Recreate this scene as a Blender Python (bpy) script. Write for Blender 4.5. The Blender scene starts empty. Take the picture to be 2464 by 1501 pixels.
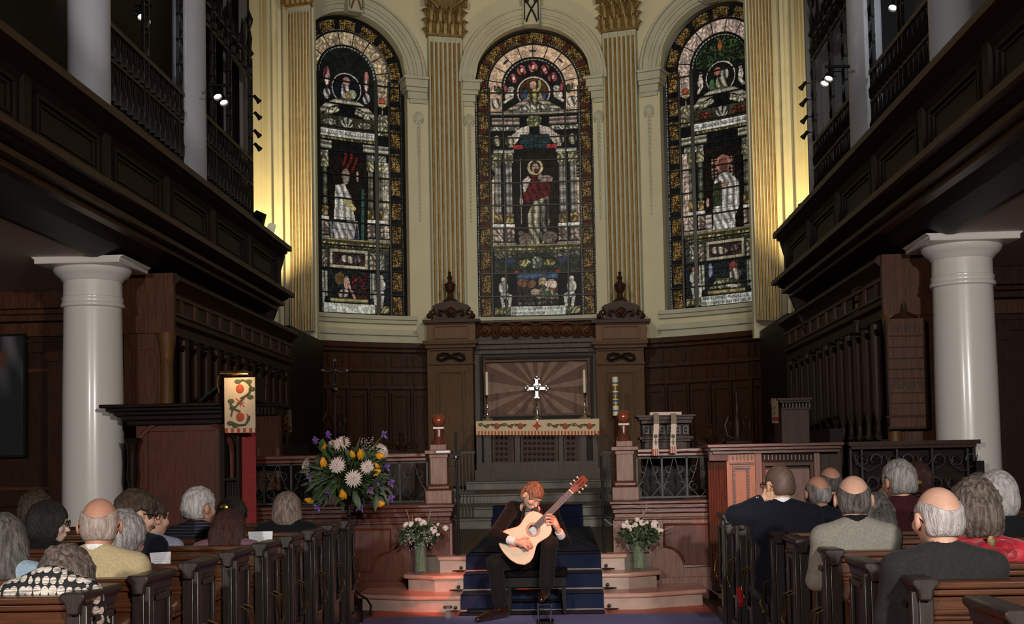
import bpy, bmesh, math, random
import numpy as np
from math import sin, cos, tan, pi, radians as rad
from mathutils import Vector, Matrix
random.seed(4); rng = np.random.default_rng(7)
SC = bpy.context.scene; COL = SC.collection
# ---------------------------------------------------------------- camera
FPX = 3000.0; CAM = (0.36, 0.0, 1.43); YAW = rad(2.39); PIT = rad(2.8); ROL = rad(1.1); PPX, PPY = 1232.0, 965.0
_F = Vector((-sin(YAW)*cos(PIT), cos(YAW)*cos(PIT), sin(PIT))); _R0 = Vector((cos(YAW), sin(YAW), 0)); _U0 = _R0.cross(_F)
_R = _R0*cos(ROL) - _U0*sin(ROL); _U = _U0*cos(ROL) + _R0*sin(ROL)
cd = bpy.data.cameras.new('camera'); cam = bpy.data.objects.new('camera', cd); COL.objects.link(cam)
m = Matrix((_R, _U, -_F)).transposed().to_4x4(); m.translation = CAM; cam.matrix_world = m
cd.sensor_width = 36; cd.lens = 36*FPX/2464; cd.shift_y = (PPY-750.5)/2464; cd.clip_start = .05; cd.clip_end = 200
SC.camera = cam
# ---------------------------------------------------------------- colour, world, lights
SC.view_settings.view_transform = 'Standard'; SC.view_settings.look = 'None'; SC.view_settings.exposure = 0.0; SC.view_settings.gamma = 1
cy = SC.cycles; cy.max_bounces = 5; cy.diffuse_bounces = 2; cy.glossy_bounces = 3; cy.transmission_bounces = 5; cy.transparent_max_bounces = 6
cy.use_denoising = True; cy.sample_clamp_indirect = 4; cy.caustics_reflective = False; cy.caustics_refractive = False
w = bpy.data.worlds.new('world'); SC.world = w; w.use_nodes = True
w.node_tree.nodes['Background'].inputs[0].default_value = (.5, .55, .7, 1); w.node_tree.nodes['Background'].inputs[1].default_value = .01

def lamp(name, kind, loc, target, power, color, size=.3, spot=60, blend=.3):
    d = bpy.data.lights.new(name, kind); d.energy = power; d.color = color
    if kind == 'AREA': d.shape = 'DISK'; d.size = size
    else: d.shadow_soft_size = size
    if kind == 'SPOT': d.spot_size = rad(spot); d.spot_blend = blend
    o = bpy.data.objects.new(name, d); COL.objects.link(o); o.location = loc
    o.rotation_euler = (Vector(target)-Vector(loc)).to_track_quat('-Z', 'Y').to_euler()
    o['kind'] = 'helper'
    return o
lamp('nave_light_left', 'AREA', (-2.6, -2.0, 3.3), (-.5, 20, 3.5), 360, (1, .94, .88), .35)
lamp('nave_light_right', 'AREA', (2.9, -2.0, 3.3), (.5, 20, 3.5), 560, (1, .94, .88), .35)
lamp('apse_spot_left', 'SPOT', (-3.1, 13.5, 8.2), (1.0, 26, 7.0), 980, (1, .92, .72), .25, 66, .5)
lamp('apse_spot_right', 'SPOT', (3.1, 13.5, 8.2), (-1.0, 26, 7.0), 980, (1, .92, .72), .25, 66, .5)
lamp('guitar_spot', 'SPOT', (2.9, 7.4, 5.6), (-.02, 11.4, 1.02), 2500, (1, .12, .03), .05, 8.5, .3)
lamp('guitar_fill', 'SPOT', (-.6, 6.4, 5.6), (-.25, 11.5, .8), 430, (1, .62, .42), .08, 13, .4)
lamp('desk_spot', 'SPOT', (1.6, 8.0, 5.6), (2.1, 12.9, 1.15), 900, (1, .2, .05), .03, 9, .1)
lamp('red_floor_spot', 'SPOT', (-.4, 8.5, 7.2), (-.35, 12.0, 0), 130, (1, .2, .12), .1, 36, .5)
for s in (-1, 1):
    lamp('wall_flood', 'SPOT', (s*5.45-.06, 21.35, 4.6), (s*5.2-.06, 22.95, 7.0), 620, (1, .76, .34), .06, 105, .8)
    lamp('gallery_lamp', 'SPOT', (s*5.3, 14.8, 7.6), (s*6.2, 17.0, 5.6), 40 if s > 0 else 8, (.9, .93, 1), .08, 150, .6)
lamp('stage_spot', 'SPOT', (1.2, 1.5, 3.4), (.45, 12.9, 1.1), 1500, (1, .93, .84), .12, 23, .4)
# ---------------------------------------------------------------- pixel helpers (photo frame 2464x1501 -> point at depth Y)
def ray(px, py): return _F*FPX + _R*(px-PPX) - _U*(py-PPY)
def P(px, py, Y):
    d = ray(px, py); t = (Y-CAM[1])/d.y; return Vector(CAM) + d*t
def PX(px, py, X):
    d = ray(px, py); t = (X-CAM[0])/d.x; return Vector(CAM) + d*t
def PZ(px, py, Z):
    d = ray(px, py); t = (Z-CAM[2])/d.z; return Vector(CAM) + d*t
def rect(x0, y0, x1, y1, Y):
    cx, cy_ = (x0+x1)/2, (y0+y1)/2
    return P(x0, cy_, Y).x, P(x1, cy_, Y).x, P(cx, y1, Y).z, P(cx, y0, Y).z   # xmin xmax zmin zmax
# ---------------------------------------------------------------- materials
MATS = {}
def mat(name, col, rough=.5, metal=0.0, coat=0.0, spec=.5, noise=None, bump=0, emit=None, alpha=None, trans=0, scale=8, stretch=(1, 1, 1), sheen=0, bscale=None, ior=None, opac=None):
    if name in MATS: return MATS[name]
    m = bpy.data.materials.new(name); m.use_nodes = True; nt = m.node_tree; b = nt.nodes['Principled BSDF']; L = nt.links
    b.inputs['Base Color'].default_value = (*col, 1); b.inputs['Roughness'].default_value = rough; b.inputs['Metallic'].default_value = metal
    b.inputs['Coat Weight'].default_value = coat; b.inputs['Specular IOR Level'].default_value = spec; b.inputs['Coat Roughness'].default_value = .15
    if sheen: b.inputs['Sheen Weight'].default_value = sheen
    if trans: b.inputs['Transmission Weight'].default_value = trans
    if opac: b.inputs['Alpha'].default_value = opac
    if ior: b.inputs['IOR'].default_value = ior
    if emit: b.inputs['Emission Color'].default_value = (*emit[0], 1); b.inputs['Emission Strength'].default_value = emit[1]
    tc = mp = None
    if noise or bump:
        tc = nt.nodes.new('ShaderNodeTexCoord'); mp = nt.nodes.new('ShaderNodeMapping'); L.new(tc.outputs['Object'], mp.inputs[0]); mp.inputs['Scale'].default_value = stretch
    if noise:
        n = nt.nodes.new('ShaderNodeTexNoise'); n.inputs['Scale'].default_value = scale; n.inputs['Detail'].default_value = 5; L.new(mp.outputs[0], n.inputs[0])
        r = nt.nodes.new('ShaderNodeValToRGB'); r.color_ramp.elements[0].position = .35; r.color_ramp.elements[1].position = .68
        r.color_ramp.elements[0].color = (*col, 1); r.color_ramp.elements[1].color = (*noise, 1); L.new(n.outputs[0], r.inputs[0]); L.new(r.outputs[0], b.inputs['Base Color'])
    if bump:
        n2 = nt.nodes.new('ShaderNodeTexNoise'); n2.inputs['Scale'].default_value = bscale or scale*2; n2.inputs['Detail'].default_value = 4; L.new(mp.outputs[0], n2.inputs[0])
        bp = nt.nodes.new('ShaderNodeBump'); bp.inputs['Strength'].default_value = bump; bp.inputs['Distance'].default_value = .02; L.new(n2.outputs[0], bp.inputs['Height']); L.new(bp.outputs[0], b.inputs['Normal'])
    MATS[name] = m; return m
V = (9, 9, .8); H = (.8, 9, 9)
WD = mat('dark_oak', (.026, .010, .005), .45, spec=.22, noise=(.048, .018, .008), scale=5, stretch=V, bump=.06)
WDH = mat('dark_oak_rail', (.028, .010, .005), .4, spec=.3, noise=(.055, .02, .009), scale=5, stretch=H, bump=.06)
WB = mat('black_oak', (.009, .005, .004), .5, spec=.15, noise=(.016, .009, .006), scale=5, stretch=V, bump=.05)
WM = mat('brown_oak', (.065, .022, .009), .45, spec=.25, noise=(.11, .042, .017), scale=5, stretch=V, bump=.1)
WG = mat('golden_oak', (.11, .048, .016), .45, spec=.25, noise=(.15, .068, .024), scale=5, stretch=V, bump=.1)
WR = mat('red_mahogany', (.075, .020, .011), .4, spec=.3, noise=(.12, .034, .018), scale=5, stretch=V, bump=.05)
WRH = mat('red_mahogany_rail', (.085, .022, .012), .3, spec=.4, coat=.15, noise=(.13, .038, .022), scale=5, stretch=H, bump=.08)
WP = mat('pale_mahogany', (.20, .105, .08), .45, spec=.3, noise=(.29, .165, .125), scale=6, stretch=V, bump=.08)
WGR = mat('grey_oak', (.036, .022, .016), .42, spec=.3, noise=(.072, .047, .035), scale=7, stretch=V, bump=.12)
WPEW = mat('pew_oak', (.06, .020, .008), .34, spec=.35, coat=.1, noise=(.11, .038, .014), scale=5, stretch=H, bump=.04)
WPE = mat('pew_end_oak', (.022, .016, .014), .36, spec=.45, coat=.1, noise=(.036, .026, .022), scale=6, stretch=V, bump=.1)
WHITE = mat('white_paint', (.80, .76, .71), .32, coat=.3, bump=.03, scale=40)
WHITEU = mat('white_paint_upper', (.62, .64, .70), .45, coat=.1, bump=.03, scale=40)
CREAM = mat('cream_plaster', (.56, .51, .355), .6, noise=(.60, .55, .385), scale=2, bump=.05)
CREAMD = mat('cream_moulding', (.42, .40, .31), .55, noise=(.48, .46, .36), scale=3, bump=.05)
PLAST = mat('grey_plaster', (.3, .28, .26), .8, noise=(.34, .31, .29), scale=2)
GOLD = mat('gilding', (.30, .17, .045), .42, metal=.55, noise=(.42, .26, .08), scale=9)
GOLDD = mat('dull_gilding', (.16, .10, .035), .5, metal=.4, noise=(.26, .17, .06), scale=12, bump=.2)
IRON = mat('wrought_iron', (.012, .011, .010), .42, metal=.3, bump=.1)
IRONG = mat('grey_iron', (.028, .034, .034), .5, metal=.4)
BRASS = mat('brass', (.75, .5, .18), .2, metal=1)
SILVER = mat('silver', (.82, .8, .76), .14, metal=1)
CHROME = mat('chrome', (.8, .8, .82), .08, metal=1)
BLACK = mat('black_plastic', (.006, .006, .006), .6, spec=.2)
MARB = mat('pink_marble', (.46, .25, .19), .35, noise=(.58, .34, .27), scale=5, bump=.04)
MARBW = mat('pale_marble', (.40, .29, .24), .4, noise=(.52, .38, .32), scale=6, bump=.04)
STONE = mat('grey_stone', (.13, .115, .085), .45, noise=(.20, .18, .14), scale=5, bump=.06)
CARP = mat('blue_carpet', (.003, .009, .036), .95, noise=(.006, .014, .055), scale=60, bump=.4, bscale=250)
CARPF = mat('violet_carpet', (.15, .16, .36), .95, noise=(.19, .20, .43), scale=60, bump=.4, bscale=250)
REDT = mat('red_tile_floor', (.42, .06, .03), .4, noise=(.55, .09, .045), scale=5, bump=.04)
FLOORW = mat('dark_floor', (.05, .03, .02), .5, noise=(.08, .05, .03), scale=6, stretch=H)
FSLAT = mat('slatted_floor', (.055, .04, .02), .5, noise=(.09, .065, .035), scale=9, stretch=H)
WAX = mat('candle_wax', (.75, .70, .55), .4)
PAPER = mat('white_paper', (.82, .83, .86), .6)
CLOTH = mat('cream_cloth', (.62, .46, .32), .8, noise=(.68, .52, .36), scale=40, bump=.1)
PINKC = mat('pinkish_cloth', (.62, .47, .38), .8, noise=(.68, .52, .43), scale=40, bump=.1)
REDC = mat('red_cloth', (.22, .012, .01), .75, noise=(.28, .02, .014), scale=30)
REDP = mat('red_paint_mark', (.42, .06, .02), .8)
GRNP = mat('green_paint_mark', (.09, .10, .045), .8)
ORGP = mat('orange_mark', (.44, .075, .03), .8)
# ---------------------------------------------------------------- mesh builder
class MB:
    def __init__(s): s.v = []; s.f = []; s.j = 0
    def add(s, vs, fs, mp=None):
        n = len(s.v); s.v += [tuple(mp(v) if mp else v) for v in vs]; s.f += [tuple(i+n for i in f) for f in fs]; return s
    def box(s, x0, x1, y0, y1, z0, z1, mp=None):
        vs = [(x, y, z) for x in (x0, x1) for y in (y0, y1) for z in (z0, z1)]
        if x0 > x1 or y0 > y1 or z0 > z1: vs = [(x, y, z) for x in sorted((x0, x1)) for y in sorted((y0, y1)) for z in sorted((z0, z1))]
        return s.add(vs, [(0, 1, 3, 2), (4, 6, 7, 5), (0, 4, 5, 1), (2, 3, 7, 6), (0, 2, 6, 4), (1, 5, 7, 3)], mp)
    def obox(s, c, sx, sy, sz, rot=None, mp=None):           # oriented box, centre c
        R = rot or Matrix.Identity(3)
        vs = [Vector(c)+R@Vector((a*sx/2, b*sy/2, d*sz/2)) for a in (-1, 1) for b in (-1, 1) for d in (-1, 1)]
        return s.add(vs, [(0, 1, 3, 2), (4, 6, 7, 5), (0, 4, 5, 1), (2, 3, 7, 6), (0, 2, 6, 4), (1, 5, 7, 3)], mp)
    def px(s, x0, y0, x1, y1, Y, dep):                        # box whose front face covers a photo rectangle at depth Y
        s.j += 1; Y -= .0006*(s.j % 7); a, b, c, d = rect(x0, y0, x1, y1, Y); return s.box(a, b, Y, Y+dep, c, d)
    def prism(s, poly, a0, a1, axis='y', mp=None):            # poly in the two other axes
        n = len(poly); vs = []
        for t in (a0, a1):
            for (u, v_) in poly:
                vs.append({'y': (u, t, v_), 'x': (t, u, v_), 'z': (u, v_, t)}[axis])
        fs = [tuple(range(n-1, -1, -1)), tuple(range(n, 2*n))]+[(i, (i+1) % n, n+(i+1) % n, n+i) for i in range(n)]
        return s.add(vs, fs, mp)
    def sweep(s, prof, path_fn, ts, mp=None, closed=True):    # prof pts (u,v) placed by path_fn(t,u,v)
        n = len(prof); vs = [path_fn(t, u, v_) for t in ts for (u, v_) in prof]; fs = []
        for i in range(len(ts)-1):
            for j in range(n if closed else n-1):
                k = (j+1) % n; fs.append((i*n+j, i*n+k, (i+1)*n+k, (i+1)*n+j))
        if closed: fs += [tuple(range(n)), tuple(range((len(ts)-1)*n, len(ts)*n))[::-1]]
        return s.add(vs, fs, mp)
    def tube(s, pts, r, n=8, closed=False):
        pts = [Vector(p) for p in pts]; N = len(pts); rs = r if isinstance(r, (list, tuple)) else [r]*N; vs = []; up = None
        for i, p in enumerate(pts):
            if closed: t = pts[(i+1) % N]-pts[i-1]
            else: t = pts[min(i+1, N-1)]-pts[max(i-1, 0)]
            t = t.normalized() if t.length > 1e-9 else Vector((0, 0, 1))
            if up is None: up = t.orthogonal().normalized()
            up = (up - t*up.dot(t)); up = up.normalized() if up.length > 1e-6 else t.orthogonal().normalized()
            q = t.cross(up)
            vs += [p+(up*cos(2*pi*k/n)+q*sin(2*pi*k/n))*rs[i] for k in range(n)]
        fs = []; M = N if closed else N-1
        for i in range(M):
            a = i*n; b = ((i+1) % N)*n
            fs += [(a+k, a+(k+1) % n, b+(k+1) % n, b+k) for k in range(n)]
        if not closed: fs += [tuple(range(n))[::-1], tuple(range((N-1)*n, N*n))]
        return s.add(vs, fs)
    def lathe(s, prof, c=(0, 0, 0), n=24, sx=1, sy=1, rot=None):       # prof (r,z)
        vs = []
        for (r, z) in prof:
            for k in range(n):
                p = Vector((r*cos(2*pi*k/n)*sx, r*sin(2*pi*k/n)*sy, z))
                if rot: p = rot@p
                vs.append(Vector(c)+p)
        m_ = len(prof); fs = [(i*n+k, i*n+(k+1) % n, (i+1)*n+(k+1) % n, (i+1)*n+k) for i in range(m_-1) for k in range(n)]
        fs += [tuple(range(n))[::-1], tuple(range((m_-1)*n, m_*n))]
        return s.add(vs, fs)
    def ball(s, c, r, n=12, sx=1, sy=1, sz=1, rot=None):
        pr = [(max(1e-4, r*sin(pi*i/(n//2+2))), -r*cos(pi*i/(n//2+2))*sz) for i in range(n//2+3)]
        return s.lathe(pr, c, n, sx, sy, rot)
    def build(s, name, m_, parent=None, smooth=True, bevel=0, ang=35, label=None):
        me = bpy.data.meshes.new(name); me.from_pydata([tuple(v) for v in s.v], [], s.f); me.materials.append(m_)
        bm = bmesh.new(); bm.from_mesh(me); bmesh.ops.recalc_face_normals(bm, faces=bm.faces); bm.to_mesh(me); bm.free()
        o = bpy.data.objects.new(name, me); COL.objects.link(o)
        if smooth: me.shade_smooth(); me.set_sharp_from_angle(angle=rad(ang))
        if bevel: b = o.modifiers.new('b', 'BEVEL'); b.width = bevel; b.segments = 2; b.limit_method = 'ANGLE'
        if parent:
            o.parent = parent; o.matrix_parent_inverse = parent.matrix_world.inverted() if parent.type != 'EMPTY' else Matrix.Translation(-Vector(parent.location)) if parent.rotation_euler.z == 0 else parent_inv(parent)
        if label: o['label'] = label
        return o
def parent_inv(p): return (Matrix.Translation(p.location)@p.rotation_euler.to_matrix().to_4x4()).inverted()
def tag(o, label, cat, group=None):
    o['label'] = label; o['category'] = cat
    if group: o['group'] = group
    return o
def thing(name, label, cat, loc=(0, 0, 0), group=None):
    o = bpy.data.objects.new(name, None); COL.objects.link(o); o.location = loc; o.empty_display_size = .1
    bpy.context.view_layer.update() if False else None
    return tag(o, label, cat, group)
def struct(o): o['kind'] = 'structure'; return o
def dup(root, off, label=None):                              # copy a thing with its parts, moved by off
    r = root.copy(); COL.objects.link(r); r.location = Vector(root.location)+Vector(off)
    if label: r['label'] = label
    def rec(a, b):
        for ch in list(a.children):
            c = ch.copy(); COL.objects.link(c); c.parent = b; rec(ch, c)
    rec(root, r); return r
def panel_recess(mb, x0, x1, z0, z1, y, w=.03, d=.02):        # raised moulding frame on a face looking toward -y
    for a, b, c, e in ((x0, x1, z0, z0+w), (x0, x1, z1-w, z1), (x0, x0+w, z0+w, z1-w), (x1-w, x1, z0+w, z1-w)): mb.box(a, b, y-d, y+.01, c, e)
def panel_x(mb, y0, y1, z0, z1, x, s, w=.03, d=.02):          # same on a face looking along s*x
    for a, b, c, e in ((y0, y1, z0, z0+w), (y0, y1, z1-w, z1), (y0, y0+w, z0+w, z1-w), (y1-w, y1, z0+w, z1-w)): mb.box(min(x-.01*s, x+d*s), max(x-.01*s, x+d*s), a, b, c, e)
def attr_mat(name, rough=.6, emit=0, spec=.3, metal=0, attr='col', sheen=0, bump=0, bs=200):
    m = bpy.data.materials.new(name); m.use_nodes = True; nt = m.node_tree; b = nt.nodes['Principled BSDF']
    a = nt.nodes.new('ShaderNodeAttribute'); a.attribute_name = attr; nt.links.new(a.outputs['Color'], b.inputs['Base Color'])
    b.inputs['Roughness'].default_value = rough; b.inputs['Specular IOR Level'].default_value = spec; b.inputs['Metallic'].default_value = metal
    if emit: nt.links.new(a.outputs['Color'], b.inputs['Emission Color']); b.inputs['Emission Strength'].default_value = emit
    if sheen: b.inputs['Sheen Weight'].default_value = sheen
    if bump:
        n2 = nt.nodes.new('ShaderNodeTexNoise'); n2.inputs['Scale'].default_value = bs
        tc = nt.nodes.new('ShaderNodeTexCoord'); nt.links.new(tc.outputs['Object'], n2.inputs[0])
        bp = nt.nodes.new('ShaderNodeBump'); bp.inputs['Strength'].default_value = bump; bp.inputs['Distance'].default_value = .01
        nt.links.new(n2.outputs[0], bp.inputs['Height']); nt.links.new(bp.outputs[0], b.inputs['Normal'])
    return m
def np_mesh(name, verts, faces, m_, cols=None, domain='POINT', smooth=True, parent=None):
    me = bpy.data.meshes.new(name); nv, nf = len(verts), len(faces)
    me.vertices.add(nv); me.vertices.foreach_set('co', np.asarray(verts, np.float32).ravel())
    me.loops.add(nf*4); me.loops.foreach_set('vertex_index', np.asarray(faces, np.int32).ravel())
    me.polygons.add(nf); me.polygons.foreach_set('loop_start', np.arange(0, nf*4, 4, dtype=np.int32)); me.polygons.foreach_set('loop_total', np.full(nf, 4, np.int32))
    me.update(calc_edges=True); me.materials.append(m_)
    if cols is not None:
        at = me.color_attributes.new('col', 'FLOAT_COLOR', domain); c4 = np.ones((len(cols), 4), np.float32); c4[:, :3] = cols; at.data.foreach_set('color', c4.ravel())
    if smooth: me.shade_smooth()
    o = bpy.data.objects.new(name, me); COL.objects.link(o)
    if parent: o.parent = parent; o.matrix_parent_inverse = Matrix.Translation(-Vector(parent.location))
    return o
# ================================================================ SHELL
AX = -.06; APX = -.15; R_A, YC = 6.6, 19.4
def ap(t, d, z): t = rad(t); return (APX+(R_A-d)*sin(t), YC+(R_A-d)*cos(t), z)     # point on the apse wall, t degrees, d in front of it
def floor_slab(name, x0, x1, y0, y1, z0, z1, m_): return struct(MB().box(x0, x1, y0, y1, z0, z1).build(name, m_, bevel=0))
floor_slab('floor', -9, 9, -5, 30, -.2, 0, FLOORW)
floor_slab('floor_tiled', -1.52, 1.7, -1, 13.2, 0, .004, REDT)
floor_slab('floor_carpet', -1.52, 1.7, 8.0, 11.62, .004, .012, CARPF)
H0, H1 = .16, .48                                             # riser, chancel floor
floor_slab('floor_chancel', -1.2, 1.2, 12.76, 27, 0, H1, FSLAT); floor_slab('floor_chancel_side', -3.98, 3.85, 13.46, 27, 0, H1-.002, FSLAT)
struct(MB().box(-9, 9, -5, 30, 12.6, 12.8).build('ceiling', PLAST))
for nm, a, b in (('wall_left', -9.2, -9), ('wall_right', 9, 9.2)): struct(MB().box(a, b, -5, 30, 0, 12.6).build(nm, PLAST))
struct(MB().box(-9, 9, -5.2, -5, 0, 12.6).build('wall_back', PLAST))
# apse wall with three arched openings
WINS = [(0, 10.8), (-33.8, 10.5), (33.8, 10.5)]; ZS, ZSP, ZT = 4.44, 9.4, 12.6
def arch_z(dt, half, r=1.26): return ZSP + math.sqrt(max(0, 1-(dt/half)**2))*1.26
mb = MB(); N = 26
edges = [-50, -33.8-10.5, -33.8+10.5, -10.8, 10.8, 33.8-10.5, 33.8+10.5, 50]
for i in range(7):
    a, b = edges[i], edges[i+1]; win = i % 2 == 1; n = N if win else 5
    for k in range(n):
        t0, t1 = a+(b-a)*k/n, a+(b-a)*(k+1)/n
        q = lambda z0, z1, z2, z3: mb.add([ap(t0, 0, z0), ap(t1, 0, z1), ap(t1, 0, z2), ap(t0, 0, z3)], [(0, 1, 2, 3)])
        if not win: q(0, 0, ZT, ZT)
        else:
            c, h = (a+b)/2, (b-a)/2; z0, z1 = arch_z(t0-c, h), arch_z(t1-c, h)
            q(0, 0, ZS, ZS); q(z0, z1, ZT, ZT)
            for (u0, w0), (u1, w1) in (((t0, z0), (t1, z1)), ((t0, ZS), (t1, ZS))):
                mb.add([ap(u0, 0, w0), ap(u1, 0, w1), ap(u1, -.4, w1), ap(u0, -.4, w0)], [(0, 1, 2, 3)])
    if win:
        for t in (a, b): mb.add([ap(t, 0, ZS), ap(t, 0, ZSP), ap(t, -.4, ZSP), ap(t, -.4, ZS)], [(0, 1, 2, 3)])
struct(mb.build('wall_apse', CREAM, ang=30))
for s in (-1, 1):                                             # walls either side of the chancel arch, facing the nave
    mb = MB(); xa = -4.66 if s < 0 else 4.34
    mb.box(min(xa, s*9), max(xa, s*9), 22.95, 23.25, 0, ZT); mb.box(min(xa, xa+s*.3), max(xa, xa+s*.3), 23.25, 24.6, 0, ZT)
    struct(mb.build('wall_chancel', CREAM))
    mb = MB()
    for x0, x1, d in ((4.66, 4.80, .05), (4.80, 4.87, .12), (4.87, 5.0, .07), (5.0, 5.07, .16), (5.07, 5.13, .10), (5.13, 5.2, .05)):
        mb.box(min(xa+s*(x0-4.66), xa+s*(x1-4.66)), max(xa+s*(x0-4.66), xa+s*(x1-4.66)), 22.95-d, 22.95, 3.6, ZT)
    struct(mb.build('trim_arch_moulding', CREAM, bevel=.01))
# archivolts, imposts, keystones, sill mouldings, jamb drops
def arcband(mb, c, half, rz, r0, r1, d0, d1, n=30):
    # band outside the opening: r0..r1 metres beyond the edge
    prof = [(r0, d0), (r0, d1), (r1, d1), (r1, d0)]
    def fn(t, u, v_):
        a = pi*t/n; hx = half+u/R_A*180/pi; hz = rz+u
        return ap(c-hx*cos(a), v_, ZSP+hz*sin(a))
    mb.sweep(prof, fn, range(n+1))
CAPR = {}
for wi, (c, h) in enumerate(WINS):
    rz = 1.26
    mb = MB()
    for r0, r1, d in ((0, .05, .03), (.05, .14, .07), (.14, .2, .11), (.2, .31, .14), (.31, .36, .2)): arcband(mb, c, h, rz, r0, r1, -.02, d)
    g = 180/pi/R_A
    side = [s for s in (-1, 1) if not (wi == 1 and s == -1) and not (wi == 2 and s == 1)]
    o = struct(mb.build('trim_archivolt', CREAMD, ang=40))
    mb = MB()
    for k in range(40):                                        # bead row
        a = pi*(k+.5)/40; hx = h+.34*g; mb.ball(ap(c-hx*cos(a), .2, ZSP+(rz+.34)*sin(a)), .018, 5)
    struct(mb.build('trim_bead_row', CREAM))
    # impost blocks
    for s in (-1, 1):
        mb = MB(); w0 = h-1.2 if wi else h-.9; w1 = h+(2.4 if wi == 0 else 3.5)
        for z0, z1, e, d in ((8.92, 9.00, .0, .06), (9.00, 9.14, .35, .1), (9.14, 9.22, .8, .16), (9.22, 9.37, 1.1, .22), (9.37, 9.42, 1.5, .28)):
            ta, tb = c+s*(h+.3-e), c+s*w1; ns = 4
            for k in range(ns):
                u0, u1 = ta+(tb-ta)*k/ns, ta+(tb-ta)*(k+1)/ns
                vs = [ap(u, dd, z) for u in (u0, u1) for dd in (-.2, d) for z in (z0, z1)]
                mb.add(vs, [(0, 1, 3, 2), (4, 6, 7, 5), (0, 4, 5, 1), (2, 3, 7, 6), (0, 2, 6, 4), (1, 5, 7, 3)])
        struct(mb.build('trim_impost', CREAMD))
        # inner jamb strip with a hanging bellflower drop
        tj = c+s*(h+ (1.1 if wi == 0 else 2.0)); mb = MB()
        if (wi, s) in ((1, -1), (2, 1)): continue
        for k in range(26):
            z = 8.55-k*.083; r = .035*(1-.5*k/26)
            mb.ball(ap(tj, .015, z), r, 6, .9, .5, 1.3); 
            for q in (-1, 1): mb.ball(ap(tj+q*.28*(1-.5*k/26), .012, z+.03), r*.55, 5, 1, .5, 1.2)
        mb.lathe([(.09, 0), (.1, .02), (.05, .04), (.02, .05)], ap(tj, .0, 8.66), 12, 1, 1, Matrix.Rotation(pi/2, 3, 'X'))
        for q in (-1, 1): mb.tube([ap(tj+q*a_, .02, 8.7+b_) for a_, b_ in ((.3, .03), (.7, .0), (.9, -.12), (.7, -.2), (.5, -.12))], .014, 5)
        struct(mb.build('trim_jamb_drop', CREAMD))
    # sill mouldings
    mb = MB()
    for z0, z1, d in ((4.38, 4.46, .1), (4.30, 4.38, .06), (4.12, 4.18, .05), (4.06, 4.12, .09), (3.86, 4.06, .04)):
        n = 8; ta, tb = c-h-1, c+h+1
        for k in range(n):
            u0, u1 = ta+(tb-ta)*k/n, ta+(tb-ta)*(k+1)/n
            vs = [ap(u, dd, z) for u in (u0, u1) for dd in (-.02, d) for z in (z0, z1)]
            mb.add(vs, [(0, 1, 3, 2), (4, 6, 7, 5), (0, 4, 5, 1), (2, 3, 7, 6), (0, 2, 6, 4), (1, 5, 7, 3)])
    struct(mb.build('trim_window_sill', CREAMD))
    # keystone
    zt = ZSP+rz; mb = MB(); k_ = g
    vs = [ap(c+u*k_*(1+.25*v_), d, zt-.06+v_*.62) for v_ in (0, 1) for u in (-.17, .17) for d in (0, .26)]
    mb.add(vs, [(0, 1, 3, 2), (4, 6, 7, 5), (0, 4, 5, 1), (2, 3, 7, 6), (0, 2, 6, 4), (1, 5, 7, 3)])
    ks = struct(mb.build('trim_keystone', CREAMD, bevel=.015))
    mb = MB()
    for q in (-1, 1):
        mb.tube([ap(c+q*k_*a_, .28, zt+b_) for a_, b_ in ((-.14, .5), (-.07, .36), (0, .26), (.07, .12), (.12, -.02))], .02, 6)
        mb.tube([ap(c+q*k_*a_, .28, zt+b_) for a_, b_ in ((.13, .52), (.13, .4), (.08, .38), (.06, .45), (.1, .47))], .016, 6)
        mb.tube([ap(c+q*k_*a_, .28, zt+b_) for a_, b_ in ((-.15, .02), (-.15, .54), (0, .55))], .012, 5)
    struct(mb.build('trim_keystone_scroll', GOLDD if wi else IRON))
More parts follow.
